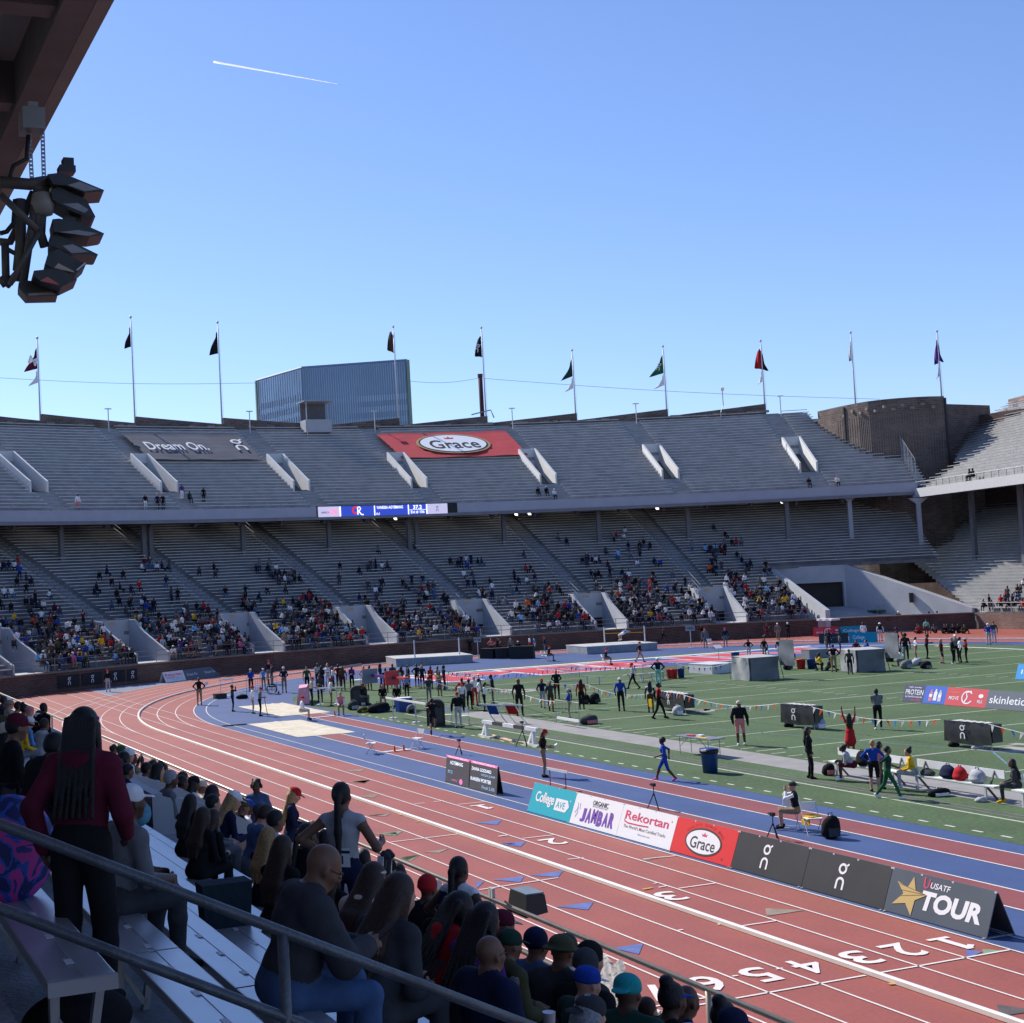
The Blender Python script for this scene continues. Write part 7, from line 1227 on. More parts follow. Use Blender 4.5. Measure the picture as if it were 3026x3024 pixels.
FP = [
("woman official in red cap and black blazer writing on a clipboard",'K',420,1225,395,660,'r','clip','l black khaki fore=l0 hair=long hc=r female '+c),
("bald man in black tee standing among the hurdles, seen from behind",'K',140,525,100,92,'a','stand2','d black black fore=s'),
("man in red cap, open navy blazer and pale grey trousers walking",'K',405,435,390,88,'t','stride','d navy lgrey '+c),
("woman in beige cap and dark jacket beside the man in grey trousers",'K',500,475,480,108,'t','stride','m char brown female hair=short hat=cap hatc=khaki'),
("tall bald man in black tracksuit with his hands behind him",'K',568,335,540,-10,'t','back','l black black'),
("woman in grey cap, blue tee and khaki shorts with arms folded",'K',712,560,700,208,'l','fold','l blue khaki shin=s fore=s hair=pony hc=b female hat=cap hatc=lgrey'),
("person in red jacket and black trousers seen from behind",'K',850,450,830,98,'a','stand','d red black hair=long'),
("man in bright blue jacket and white cap standing by the pennants",'K',1300,472,1290,80,'a','stand2','d blue black hat=cap hatc=white'),
("man in grey shirt and red cap striding left past the benches",'E',668,915,672,600,'l','walk','l lgrey black '+c),
("walker in red vest with dark sleeves carrying a yellow folder",'K',1735,560,1690,128,'r','stride','d red black slv=black hair=short'),
("walker in white vest with a dark coat over the arm behind the red vest",'K',1640,488,1640,120,'a','stand','d white brown slv=black hair=long female'),
("athlete in blue uniform and pink shoes walking along the runway",'K',1805,1265,1815,748,'l','walk','d blue blue shin=s fore=s hair=afro shoe=pink female'),
("official in black jacket and red cap walking across the red letters",'E',740,608,735,362,'r','walk','l black khaki '+c),
("official in black seated on a white chair on the end zone letters",'E',410,640,365,455,'r','sit','l black grey '+c),
("man in denim shirt, white cap and pale green trousers, seen from behind",'E',955,890,935,550,'a','hips','l navy mint hat=cap hatc=white'),
("runner in dark kit on the far track right of the jumper",'E',1005,395,1015,225,'r','run','d char black shin=s fore=s hair=short'),
("official in red cap and grey blazer by the far chair, left of two",'E',1490,440,1490,212,'t','stand','l grey grey '+c),
("official in navy blazer, grey trousers and red cap, right of two at the far lanes",'E',1720,428,1718,208,'t','stand2','l navy grey '+c),
("photographer in dark clothes against the far wall",'E',1455,400,1445,172,'t','photo','d black char hair=short'),
("official in black leaning on a stand before the left shelter",'F',440,760,430,582,'a','hips','d black lgrey hair=short'),
("long haired woman in black behind the left shelter",'F',620,760,612,520,'t','stand','l black khaki hair=long hc=b female'),
("man in black jacket and pale grey trousers behind the left shelter",'F',795,772,788,520,'a','stand','l black lgrey hair=short hc=b'),
("athlete in white tee sitting behind the left shelter",'F',680,760,665,645,'l','ground','d white black fore=s hair=short'),
("runner in red brown kit on the far track by the wall",'F',640,545,632,398,'r','run','m maroon maroon shin=s fore=s hair=pony'),
("official in grey tee standing at the far wall seats, left one",'F',772,535,770,372,'t','stand','l grey khaki hat=cap hatc=white'),
("official in white bib at the far wall seats, right one",'F',888,525,878,378,'t','clip','d black black hat=cap hatc=white'),
("man in black jacket and khaki trousers standing between the shelters",'F',1412,912,1392,590,'a','hips','l black khaki hair=short hc=b'),
("athlete in black kit with a backpack before the right shelter",'F',1595,940,1545,648,'a','stand2','d char black shin=s hair=short'),
("woman in grey top standing at the black far board",'F',1325,705,1298,465,'r','stand','m grey khaki hair=long female'),
("athlete in dark navy kit beside the woman at the far board",'F',1350,640,1350,440,'a','stand','l navy black hair=pony hc=b female'),
("person in grey hooded jacket before the black far board",'F',1480,690,1478,505,'r','stand','d grey black hair=short'),
("athlete crouching in black and yellow over a bag by the blue bucket",'F',1265,900,1250,755,'l','kneel','d yellow black hair=short'),
("second athlete stretching beside the crouching one, in black",'F',1330,895,1320,770,'r','ground','d black black hair=short'),
("athlete in white top holding the fence by the teal boards",'F',1752,545,1740,355,'a','stand','d white white hair=afro'),
("athlete in bright blue top sitting behind the right shelter",'F',1815,665,1800,530,'l','ground','l blue blue hair=short hc=b'),
("athlete in dark red top sitting behind the right shelter",'F',1665,668,1652,562,'t','ground','m maroon black fore=s hair=bun female'),
("official in white cap and black jacket before the tunnel's shaded wall",'G',510,608,495,405,'t','fold','l black char hat=cap hatc=white'),
("man in yellow shirt leaning at the tunnel wall",'G',690,600,665,435,'l','stand2','d yellow grey hair=short'),
("tall man in black, left of a pair at the sunlit tunnel wall",'G',860,622,850,408,'a','hips','m black black hair=short'),
("man in dark jacket and grey trousers, right of a pair at the tunnel wall",'G',952,612,922,404,'a','stand','m char char hair=short'),
("official in white sun hat and black vest at the tunnel barrier",'G',298,755,295,535,'a','stand','d black lgrey slv=white hat=bucket hatc=white'),
("person in teal hooded top before the tunnel",'G',825,700,820,542,'a','stand','d mint brown hood'),
("athlete in red sitting before the tunnel",'G',735,668,740,560,'t','ground','m red black hair=short'),
("athlete in navy sitting before the tunnel",'G',690,660,685,540,'r','ground','d navy black hair=short'),
("woman in blond hair, red and black kit, left of a talking group",'G',1000,1008,985,722,'r','stand2','l maroon black shin=s hair=long hc=y female'),
("pale haired woman in all black, second in the talking group",'G',1125,1018,1120,705,'r','hips','l black black hair=short hc=g female shoe=white'),
("man in white shirt, third in the talking group",'G',1215,1000,1190,700,'l','stand','d white black hair=short'),
("man in orange and black jacket, right end of the talking group",'G',1282,1000,1250,712,'l','fold','d red black slv=orange hat=cap hatc=lgrey'),
("person in white cap half hidden inside the talking group",'G',1165,985,1160,668,'t','stand','l grey black hat=cap hatc=white'),
("official in bright blue jacket and white cap on the far turf corner",'G',1535,795,1528,545,'a','back','l blue lgrey hat=cap hatc=white'),
("official in dark jacket and red cap on the far turf corner",'G',1595,772,1580,522,'a','stand','l char lgrey '+c),
("athlete in dark kit kicking one leg up onto a rail",'G',500,840,468,588,'l','kick','d maroon navy shin=s hair=short'),
("athlete in black with big round hair seen from behind",'G',590,985,588,605,'a','stand','d black black fore=s hair=afro'),
("athlete with arms stretched out in black behind the bags",'G',575,1000,585,690,'l','reach','m black grey fore=s hair=pony female'),
("athlete in white hooded top and pink shorts among the bags",'G',705,955,712,700,'l','hips','m white rose shin=s hair=short shoe=white'),
("person in dark maroon jacket behind the white hooded athlete",'G',830,955,805,665,'r','clip','d maroon black hair=short'),
("athlete in white tee crouching beside the right shelter",'G',505,1045,500,890,'r','kneel','d white grey hair=short'),
("man in grey jacket and black trousers alone on the turf, from behind",'M',895,378,880,80,'a','fold','d grey black hair=short shoe=white bulk=.02'),
("woman with long dark hair in all black by the long bench",'M',410,728,405,350,'r','stand2','m black black hair=long female'),
("woman in red dress with both arms raised to the pennants",'M',700,545,700,330,'a','reach','m red red shin=s fore=s hair=long female skirt'),
("athlete in white top sitting on the left end of the bench",'M',625,745,690,470,'l','sitfwd','d lgrey maroon fore=s shin=s hair=bun female shoe=white'),
("blond woman in blue jacket and black shorts, from behind",'M',872,822,862,445,'a','hips','l blue black shin=s hair=short hc=y female'),
("dark haired woman half hidden behind the green outfit",'M',915,800,915,488,'r','stand','m rose char hair=long female'),
("athlete in green trousers and vest standing with one leg bent",'M',970,872,958,476,'r','walk','m dgreen green fore=s hair=short hc=k shoe=white'),
("athlete in yellow jacket and pale trousers sitting on the bench",'M',1045,802,1105,502,'l','sit','l yellow lgrey hair=bun female shoe=white'),
("athlete in black with yellow shoes sitting at the right edge",'M',1780,905,1895,578,'l','sit','m char char hair=long female shoe=yellow'),
("official in black vest and white sleeves seated filming beside the runway",'M',200,1090,220,768,'l','sitphoto','l black khaki slv=white shin=s hat=capback hatc=char'),
("man in pale cap, black jacket and red shorts standing on the turf",'L',735,1172,690,652,'a','stand2','d black rose shin=s hat=cap hatc=cream shoe=white bulk=.03'),
("tall athlete in navy kit at the left end of the barrier",'D',52,738,45,442,'r','stand','d navy navy fore=s shin=s hair=short'),
("man in red shirt at the edge of the officials' group",'D',265,930,268,588,'a','hips','d red black fore=s hair=short'),
("official in grey jacket in the officials' group",'D',345,955,312,598,'a','stand','m grey black hair=short'),
("man in white jacket, back of the officials' group",'D',405,905,402,568,'a','stand','l white red hair=short hc=g'),
("woman in white blouse and beige trousers in the officials' group",'D',455,918,448,590,'l','stand2','d white beige hair=pony female'),
("woman in white jacket and black trousers right of the officials' group",'D',512,980,492,636,'r','clip','l white black hair=long hc=k female'),
("man in navy kit looking at his hands behind the officials' group",'D',612,888,580,545,'l','clip','d navy navy shin=s fore=s hair=short'),
("official in long black coat, red cap and grey trousers, from behind",'D',215,1168,205,748,'a','stand','l black lgrey bulk=.03 '+c),
("official in white shirt and red cap beside the long black coat",'D',262,960,235,668,'t','stand','l white char '+c),
("official in dark shirt behind the judging tables, left one",'D',815,330,815,148,'t','stand','l grey black hair=short hc=g'),
("judge in black with white cap at the tables",'D',900,372,900,178,'a','stand','d black black hat=cap hatc=white'),
("official in navy blazer and red cap behind the tables, right one",'D',1205,332,1195,116,'l','stand','l navy grey '+c),
("official in black seated before the tables in a red cap",'D',1300,405,1228,240,'r','sit','l black grey '+c),
("athlete in white bib behind the judging tables, leftmost",'D',590,330,580,150,'t','hips','l rose black fore=s shin=s hair=bun hc=b female'),
("athlete jogging on the far track behind the left judging table",'D',660,330,650,168,'r','run','l black black fore=s shin=s hair=pony hc=b female'),
("athlete in white bib behind the tables, right of the white cap judge",'D',1030,300,1020,132,'r','stand','m white red shin=s fore=s hair=short'),
("athlete in blue and white kit behind the tables",'D',1085,300,1092,130,'l','stand','d lblue white shin=s fore=s hair=short'),
("runner leaping on the far track left of the landing mat in use",'D',1345,215,1355,80,'l','run','m brown maroon shin=s fore=s hair=short'),
("official in white shirt and red cap at the sand pit beside a grey jacket",'B',1345,808,1350,486,'r','stand','l white beige '+c),
("official in grey jacket and red cap leaning on a rake",'B',1428,838,1415,498,'r','clip','l grey black '+c),
("person in hooded black jacket and khaki trousers on the bend",'B',735,712,755,388,'t','hips','d black khaki hood'),
("photographer in dark clothes on the bend, camera raised",'B',1115,785,1110,472,'r','photo','d char navy hair=short'),
("official in blue jacket and white cap leaning on the barrier, left one",'B',1325,560,1308,288,'a','clip','l blue black hat=cap hatc=white'),
("official in pale blue vest and white cap at the barrier, right one",'B',1468,535,1465,308,'a','stand','l lblue grey hat=cap hatc=white slv=white'),
("official in navy blazer and red cap at the far side of the bend",'B',1535,475,1515,192,'a','stand','l navy khaki '+c),
("official in dark blazer and red cap, nearer of two behind the wheelchair",'B',1562,485,1550,243,'r','stand2','l char grey '+c),
("official in navy jacket and white cap alone near the athletes",'B',1703,570,1682,268,'a','back','l navy khaki hat=cap hatc=white'),
("official in white shirt seated on a black draped chair by the sand",'B',1985,885,1905,598,'r','sit','l white beige '+c),
("photographer kneeling at the far wall behind the black board",'B',790,335,770,212,'r','kneel','l grey denim hair=short hc=g'),
("person in black sitting on the track edge by the far wall",'B',1035,345,1018,228,'r','ground','d black grey hat=cap hatc=lgrey'),
("official in dark jacket and red cap on the corner apron at left",'A',1235,562,1238,298,'a','stand2','l black lgrey '+c),
("worker bending over a cart at the far wall",'A',1300,470,1300,320,'r','bend','d blue black hair=short'),
("triple jumper in black kit flying over the far runway",'C',1470,1255,1440,868,'a','leap','m black black shin=s fore=s hair=short shoe=maroon'),
("official in pink vest seated at the end of the far runway",'C',420,1028,440,768,'t','sit','l rose khaki slv=white hair=short hc=g'),
("official in beige jacket and long black trousers by the pink board",'C',85,912,45,578,'r','clip','l beige black '+c),
("man in dark tee holding papers beside the long rail",'C',182,872,180,545,'t','clip','d char black hair=short'),
("official in white shirt and khaki trousers at the long rail",'C',305,918,280,588,'r','stand','d white khaki '+c),
("seated official in black and red cap, left of three by the purple post",'C',735,905,715,692,'r','sit','m black grey '+c),
("seated official in black jacket, pink cap, middle of three",'C',900,925,855,702,'t','sit','l black khaki hat=cap hatc=rose'),
("seated official in black jacket, right of three under the red display",'C',1060,925,1040,702,'t','sit','l black khaki '+c),
("photographer with a black backpack among the officials",'C',1425,870,1432,610,'a','photo','l char grey fore=s hair=short hc=b bulk=.04'),
]
ROWA = [(30,458,'l','green','black'),(150,420,'d','lgrey','navy'),(200,448,'d','navy','navy'),(265,428,'l','white','white'),(325,456,'m','white','navy'),(390,430,'m','maroon','black'),(440,455,'d','brown','maroon'),(540,445,'d','purple','black'),(680,450,'l','rose','grey'),(745,448,'d','black','black'),(870,422,'d','black','char'),(930,480,'d','black','black'),(1010,428,'d','char','navy'),(1110,455,'m','red','red'),(1190,440,'l','navy','black'),(1285,428,'m','black','black'),(1345,440,'l','navy','navy'),(1440,455,'d','red','red'),(1525,455,'l','cream','lgrey'),(1595,448,'d','navy','blue'),(1075,485,'d','mint','lgrey'),(1170,560,'d','lblue','black'),(1545,530,'m','khaki','denim')]
ordA = ["first", "second", "third", "fourth", "fifth", "sixth", "seventh", "eighth", "ninth", "tenth", "eleventh", "twelfth", "thirteenth", "fourteenth", "fifteenth", "sixteenth", "seventeenth", "eighteenth", "nineteenth", "twentieth", "twenty-first", "twenty-second", "twenty-third"]
for i, (x, y, sk_, tp_, bt_) in enumerate(sorted(ROWA)):
    FP.append(("athlete in %s top, %s from the left in the waiting line behind the officials" % (tp_, ordA[i]), 'C', x + 4, y + 286 - (14 if x > 1000 else 0), x, y, [180, 160, 20, 200, 90, 0][i % 6], ['stand', 'hips', 'stand2', 'fold', 'back', 'clip'][(i * 5) % 6], "%s %s %s fore=s shin=s hair=%s hc=%s %s" % (sk_, tp_, bt_, ['pony', 'short', 'long', 'bun'][i % 4], 'y' if i % 5 == 3 else 'k', 'female' if i % 3 else '')))
for i, (x, y, tx, ty, sk_, tp_, bt_, ps) in enumerate(((480, 430, 480, 252, 'd', 'white', 'red', 'run'), (575, 420, 600, 240, 'd', 'white', 'black', 'run'), (955, 375, 950, 195, 'd', 'maroon', 'black', 'stand'), (1150, 362, 1150, 272, 'd', 'white', 'black', 'bend'), (1390, 350, 1390, 172, 'l', 'black', 'black', 'hips'), (1560, 335, 1565, 208, 'm', 'grey', 'black', 'run'), (1785, 330, 1790, 190, 'm', 'char', 'red', 'stand'), (1895, 335, 1895, 150, 'd', 'black', 'black', 'reach'))):
    FP.append((["runner in white top and red shorts by the far wall, left", "runner in white top swinging arms by the far wall", "athlete in maroon against the far wall", "athlete bending down near the far wall", "athlete in black top standing behind the left landing mat", "runner in grey passing behind the left landing mat", "athlete in dark top by the right upright of the left mat", "athlete in black raising an arm behind the left mat"][i], 'C', x, y, tx, ty, 90 if ps == 'run' else 180, ps, "%s %s %s fore=s shin=s hair=%s" % (sk_, tp_, bt_, 'short' if i % 2 else 'pony')))
for i, (x, y) in enumerate(((920, 660), (1015, 668), (1070, 662), (1110, 665), (1195, 660), (1240, 668))): FP.append(("athlete sitting on the ground against the tunnel wall, %s from the left" % ordA[i], 'G', x, y, x, y - 100, [200, 150][i % 2], 'ground', "%s %s black hair=short" % ('dm'[i % 2], ['grey', 'black', 'char', 'navy', 'black', 'olive'][i])))
C['l0'] = SK['l']
for f in FP: fp(*f)
P = G('E', 520, 400); person("high jumper in white and pale blue arching over the yellow bar", 'arch', (HJ[2] + HJ[3]) / 2 + Vector((-.1, .1, .55)), 250, ht=1.7, skin='l', top='lblue', bot='white', fore='s', shin='s', shoe='white', hair='short', vox=.021, group="people on the field")
person("cameraman on the green platform filming towards the field", 'photo', Vector(PLAT.location) + Vector((.3, 0, 1.8)), 200, skin='m', top='black', bot='char', hair='short', vox=.021, group="people on the field")
for f, lab, c_ in (("walker in red vest", "yellow folder held by the walker in the red vest", 'yellow'),):
    P = G('K', 1660, 520); tag(MB().box((P.x - .1, P.y, .62), (.05, .25, .36)).build("folder", cm(c_)), lab, "folder")
P = G('K', 420, 1225); d = Vector((math.cos(math.radians(az(P))), -math.sin(math.radians(az(P))), 0)); tag(MB().box(tuple(P + d * .42 + Vector((0, 0, 1.12))), (.22, .30, .02), -math.radians(az(P)), Matrix.Rotation(-math.radians(az(P)), 3, 'Z') @ Matrix.Rotation(-.5, 3, 'Y')).build("clipboard", PW), "white clipboard held by the woman official in the red cap", "clipboard")
P = G('B', 820, 590); tag(MB().box((P.x, P.y + .1, .75), (.3, .02, .22)).build("paper_sheet", PW), "white paper held by the person in the hooded jacket", "paper"); a_, b_ = G('B', 1468, 600, 1.3), G('B', 1510, 830); tag(MB().tube([a_, b_], .02, 6).build("rake_handle", M("rake_wood", (.3, .14, .06), .6)), "long rake handle held by the official in the grey jacket", "rake")
# ------------------------------------------------------------------ spectators near the camera
def near(lab, t, hx, hy, mode, k, fd, pose, s, vox=.015, dx=0.0, **kw):
    """head top at that pixel; seated on bench k or standing on its step (k whole), or at that distance (k with a fraction)"""
    d = ray(t, hx, hy); a = attrs(s); a.update(kw); q = d.x / -d.z
    sit = mode == 's'; top = (.80 if 'hat' not in a else .83)
    pz = POSES[pose] if isinstance(pose, str) else pose
    if sit: top = .1 + math.cos(math.radians(pz.get('lean', 2))) * .6 + .235 - .1 * (pz.get('hpitch', 0) > 20)
    x0 = (.15 + .5 * math.sin(math.radians(pz.get('lean', 2)))) if sit else .36
    if isinstance(k, float): k = max(0, min(11, round((d.x * k - NX - x0) / .68)))
    X = row_x(k) + x0 + dx; Y = X * d.y / d.x; z = row_z(k) if sit else row_z(k) - .42; need = (H + Y / d.y * d.z) - z
    sc = max(.82, min(1.15, need / (top if sit else 1.75))); loc = (X - (.5 * math.sin(math.radians(pz.get('lean', 2))) * math.sin(math.radians(fd)) if sit else 0), Y - (.5 * math.sin(math.radians(pz.get('lean', 2))) * math.cos(math.radians(fd)) if sit else 0), z)
    o = person(lab, pose, loc, fd, ht=1.75 * sc, vox=vox, group="spectators in the near stand", **a); return o
S1 = dict(SEAT, lean=14, wR=(.1, .36, .06), wL=(-.08, .38, .08), hpitch=10); S2 = dict(SEAT, lean=30, wR=(.08, .46, .1), wL=(-.06, .44, .08), hpitch=22); S3 = dict(SEAT, lean=8, wR=(.22, .1, .02), wL=(-.2, .2, .03), hyaw=-15)
BIG = dict(fing=True, face=True)
N_ = near
MAROON = N_("tall woman in maroon hoodie and patterned headband standing with braids", 'S', 860, 100, 'u', 0, 35, dict(lean=10, wR=(.2, .22, .0), wL=(-.24, .0, -.05), hpitch=12, aR=(.12, .02, .085), aL=(-.1, -.05, .085)), 'd maroon black hair=braids bulk=.028 hood female legw=.02 hat=band hatc=purple', .011, dx=.0, **BIG)
WCAP = N_("man in white cap and grey tee sitting beside the standing maroon woman", 'S', 1480, 935, 's', 1, 75, dict(SEAT, lean=16, wR=(.14, .36, .08), wL=(-.1, .36, .1), aR=(.12, .42, -.36), aL=(-.12, .36, -.33)), 'd grey char fore=s hat=cap hatc=white brim=white hair=short bulk=.02 legw=.012 shoe=black', .011, **BIG)
N_("woman in cream knit hat and white sweater at the far left", 'S', 60, 385, 's', 12.5, 60, dict(SEAT, lean=12, wR=(.02, .22, .42), wL=(-.05, .22, .38), hpitch=10), 'd cream char hair=long hat=beanie hatc=cream bulk=.02 female', .012, **BIG)
N_("man in maroon cap looking right, behind the cream knit hat", 'S', 150, 150, 's', 14., 85, S1, 'm black char hat=cap hatc=maroon hair=short', .014, face=True)
N_("person in black hooded jacket hunched behind the maroon hoodie", 'S', 570, 500, 's', 10., 70, S2, 'd black black hair=short bulk=.04 hood', .014)
N_("person in olive cap at the picture's left edge", 'S', 15, 190, 's', 15., 70, S1, 'm olive char hat=cap hatc=olive hair=short', .015)
for lab, x, y, f, dp, s in (("person in white cap by the entry box at left", 410, 192, 75, 31., 'm black black hat=cap hatc=white hair=short'), ("child in pale grey hooded top inside the entry at left", 490, 245, 60, 28., 'm lgrey lgrey hair=short hc=b hood'), ("tall man in black jacket standing by the left entry", 490, 92, 60, 33., 'd black black hair=short'), ("person in black with short hair left of the tall man", 425, 95, 70, 34., 'd black black hair=short'), ("person in pink cap in the far left rows", 310, 105, 80, 36., 'l char grey hat=cap hatc=rose'), ("person in white visor cap near the left entry box", 330, 235, 80, 29., 'l lblue grey hat=cap hatc=white'), ("person in black with bun in the far left rows", 255, 75, 80, 37., 'm black black hair=bun'), ("person in yellow green top in the far left rows", 185, 58, 80, 39., 'm yellow grey hair=short'), ("person in tan hat in the far left rows", 95, 45, 80, 42., 'l beige grey hat=bucket hatc=tan'), ("person in white cap at the very top of the far left rows", 70, 8, 80, 46., 'm grey black hat=cap hatc=white'), ("person in dark grey at the left edge rows", 22, 5, 80, 40., 'd char black hair=short'), ("person in yellow vest by the entry box", 262, 320, 70, 24., 'm yellow grey hair=short')):
    N_(lab, 'S', x, y, 'u' if 'standing' in lab else 's', dp, f, 'stand' if 'standing' in lab else S1, s, .02)
for lab, t, x, y, f, p, dp, s in (
 ("man in dark cap and glasses right of the maroon hoodie", 'S', 1325, 690, 85, S1, 20., 'l black char hat=cap hatc=char hair=short bulk=.02'), ("man in dark bandana beside the man in glasses", 'S', 1445, 755, 80, S1, 19., 'm navy black hat=band hatc=black hair=short'),
 ("man holding up a small black camera by the rail", 'S', 1285, 455, 70, 'sitphoto', 38., 'm lgrey grey hair=short'), ("person in green and white cap by the rail", 'S', 1355, 520, 70, S1, 32., 'm lgrey grey hat=cap hatc=green'), ("person in white cap and pale top by the rail, left part", 'S', 1440, 570, 75, S1, 29., 'l white grey hat=cap hatc=white'), ("dark haired person in black by the rail, left part", 'S', 1395, 620, 75, S1, 23., 'd black black hair=short'), ("person in tan jacket raising a camera at the rail", 'S', 1495, 530, 70, 'sitphoto', 30., 'd khaki black hair=bun'), ("man with brown hair and sunglasses at the rail", 'S', 1712, 655, 95, S1, 33., 'l char grey hair=short hc=b'), ("dark haired person in tan top two left of blue shirt", 'S', 1650, 745, 85, S1, 24., 'm beige grey hair=short'), ("person in light blue shirt with dark bob hair", 'S', 1770, 745, 85, S1, 23., 'l lav grey hair=long'), ("person in yellow top at the rail behind the blue shirt", 'S', 1830, 735, 85, S1, 30., 'm yellow grey hair=bun'),
 ("older person with grey curls in slate top", 'T', 370, 52, 85, S1, 20., 'd grey black hair=short hc=g'), ("man in pink shirt at the rail", 'T', 508, 5, 85, S1, 28., 'l rose grey hair=short hc=b'), ("man in black with close cropped hair before the pink shirt", 'T', 505, 120, 85, S1, 25., 'd black black hair=short'), ("person in black and white cap at the rail", 'T', 630, 48, 80, S1, 28., 'd white grey hat=capback hatc=black hair=long'), ("person in tan cap and cream shirt at the rail", 'T', 718, 108, 80, S1, 28., 'm cream khaki hat=cap hatc=cream'), ("dark haired woman in white sleeve at the rail", 'T', 845, 222, 85, S1, 23., 'd white grey hair=long'), ("man with thick dark hair before the rail", 'T', 858, 325, 85, S1, 18., 'l grey grey hair=short'),
 ("woman in white cap and navy sweater with bare knees", 'T', 1040, 318, 85, S2, 21., 'l navy l0 shin=s hat=cap hatc=white hair=long hc=y female'), ("person with dark raised ponytail behind the white cap woman", 'T', 1165, 290, 85, S1, 28., 'd black black hair=bun'), ("person in blue and white cap at the rail", 'T', 1240, 303, 90, S1, 27., 'd white grey hat=cap hatc=blue'), ("person in camouflage cap right of the white cap woman", 'T', 1190, 388, 85, S1, 23., 'm black black hat=cap hatc=olive'), ("person in dark cap and dark top near the rail", 'T', 1380, 438, 85, S1, 21., 'd char black hat=cap hatc=char'), ("dark haired person in blue tee looking at a white phone", 'T', 1395, 508, 85, 'sitphone', 19., 'l denim grey fore=s hair=short hc=b'), ("curly haired man in white tee", 'T', 1550, 488, 85, S1, 18., 'm lav grey fore=s hair=short'),
 ("woman with very long black hair and black top", 'T', 620, 322, 60, S1, 16., 'd black black hair=long female'), ("woman with dark brown hair in black, before the entry wall", 'T', 770, 500, 60, S1, 15., 'm black black hair=long hc=b female'), ("girl with long brown hair and half bun in black", 'T', 880, 622, 55, S2, 14., 'l black black hair=long hc=b female'), ("girl with streaked blond hair in black top", 'T', 1500, 688, 60, S1, 14.5, 'l black black hair=long hc=y female'), ("girl with long dark brown hair left of the grey jacket man", 'T', 1660, 768, 60, S1, 11.5, 'l black black hair=long hc=b female'),
 ("woman in black tank top with long ponytail", 'U', 550, 232, 70, S1, 17., 'd black black fore=s hair=pony female'), ("woman with braids looking down beside the black tank top", 'U', 665, 172, 200, S2, 19., 'd black black hair=long female'), ("child in light blue tee behind the standing athlete", 'U', 735, 575, 80, S2, 19., 'd sky grey fore=s hair=short'), ("person in bright blue jacket right of the standing athlete", 'U', 1220, 672, 60, S1, 20., 'd blue black hair=short bulk=.03'), ("girl with brown hair behind the grey jacket man's head", 'U', 820, 805, 60, S1, 14., 'l black black hair=long hc=b female'), ("girl with long brown hair and dark top beside the grey jacket", 'U', 890, 902, 60, S1, 12., 'l black black hair=long hc=b female'), ("man in dark cap and green hooded top", 'U', 1465, 850, 80, S1, 16., 'm dgreen black hat=cap hatc=black hood bulk=.02'), ("man in sunglasses and black coat beside the green hooded top", 'U', 1600, 878, 85, S1, 19., 'd black black hair=short'),
 ("man in red knit hat and black coat", 'W', 400, 475, 60, S1, 15., 'd black black hat=beanie hatc=red bulk=.04'), ("person in wide tan sun hat at the rail", 'W', 450, 420, 80, S1, 18., 'l white grey hat=bucket hatc=cream'), ("person in navy knit hat before the standing white tank", 'W', 650, 622, 60, S1, 14., 'd black black hat=beanie hatc=navy bulk=.02'), ("person with greying hair left of the navy cap", 'W', 855, 715, 70, S1, 14.5, 'd char black hair=short hc=g'), ("person in navy cap turned backwards near the rail", 'W', 965, 765, 75, S1, 13.5, 'd black black hat=capback hatc=navy'), ("woman with tied braids in a red hooded top looking right", 'W', 690, 788, 85, S2, 10., 'd red black hair=braids hood female bulk=.02'), ("man in rust cap and dark jacket near the speaker", 'W', 1220, 840, 90, S1, 13., 'm black black hat=cap hatc=maroon brim=lgrey'), ("woman with long dark braids in a purple top", 'W', 1000, 922, 70, S2, 9.5, 'd purple black hair=braids female'), ("man in white and green cap, glasses and dark olive jacket", 'W', 1330, 1062, 85, S1, 11., 'm olive black hat=cap hatc=dgreen bulk=.03'), ("man in navy knit cap and denim jacket", 'W', 1630, 1068, 70, S1, 11.5, 'm denim denim hat=beanie hatc=navy bulk=.03'),
 ("dark haired man in white shirt at the rail", 'X', 218, 68, 70, S1, 13., 'm white grey hair=short'), ("man in grey green bucket hat", 'X', 200, 122, 60, S1, 11.5, 'm char char hat=bucket hatc=olive bulk=.03'), ("man in black cap turned right at the rail", 'X', 305, 100, 85, S1, 12.5, 'l char black hat=beanie hatc=black bulk=.02'), ("person in black knit hat behind the blue cap", 'X', 300, 188, 65, S1, 11., 'd black black hat=beanie hatc=char bulk=.03'), ("man in blue cap with white brim and pale denim jacket", 'X', 305, 248, 85, S1, 9.5, 'l dgreen char hat=cap hatc=blue brim=white bulk=.03'), ("man in turquoise cap and dark green jacket", 'X', 470, 278, 55, S1, 9.5, 'd dgreen black hat=capback hatc=teal bulk=.05'), ("woman with hair puff and blue sun visor", 'X', 640, 312, 85, S1, 11., 'd black black hair=bun hat=visor hatc=blue female'), ("bald man in navy jacket beside the blue sun visor", 'X', 695, 292, 80, S1, 12.5, 'd navy black'), ("woman with dark curly bun near the lower right rail", 'X', 850, 356, 75, S1, 11.5, 'd black black hair=bun female'), ("man in dark navy cap and glasses at the bottom right", 'X', 880, 415, 95, S1, 10.5, 'm black black hat=cap hatc=navy'), ("child with brown hair behind the turquoise cap", 'X', 555, 380, 70, S1, 11.5, 'l rose grey hair=short hc=b')):
    N_(lab, t, x, y, 's', dp, f, p, s, .014 if t in 'UWX' or (t == 'T' and y > 320) else .017, face=t in 'UWX')
N_("woman in headphones and denim shirt standing at the rail facing us", 'T', 1380, 178, 'u', 11, 215, 'stand', 'd denim denim hat=phones hatc=char hair=short female', .016, face=True)
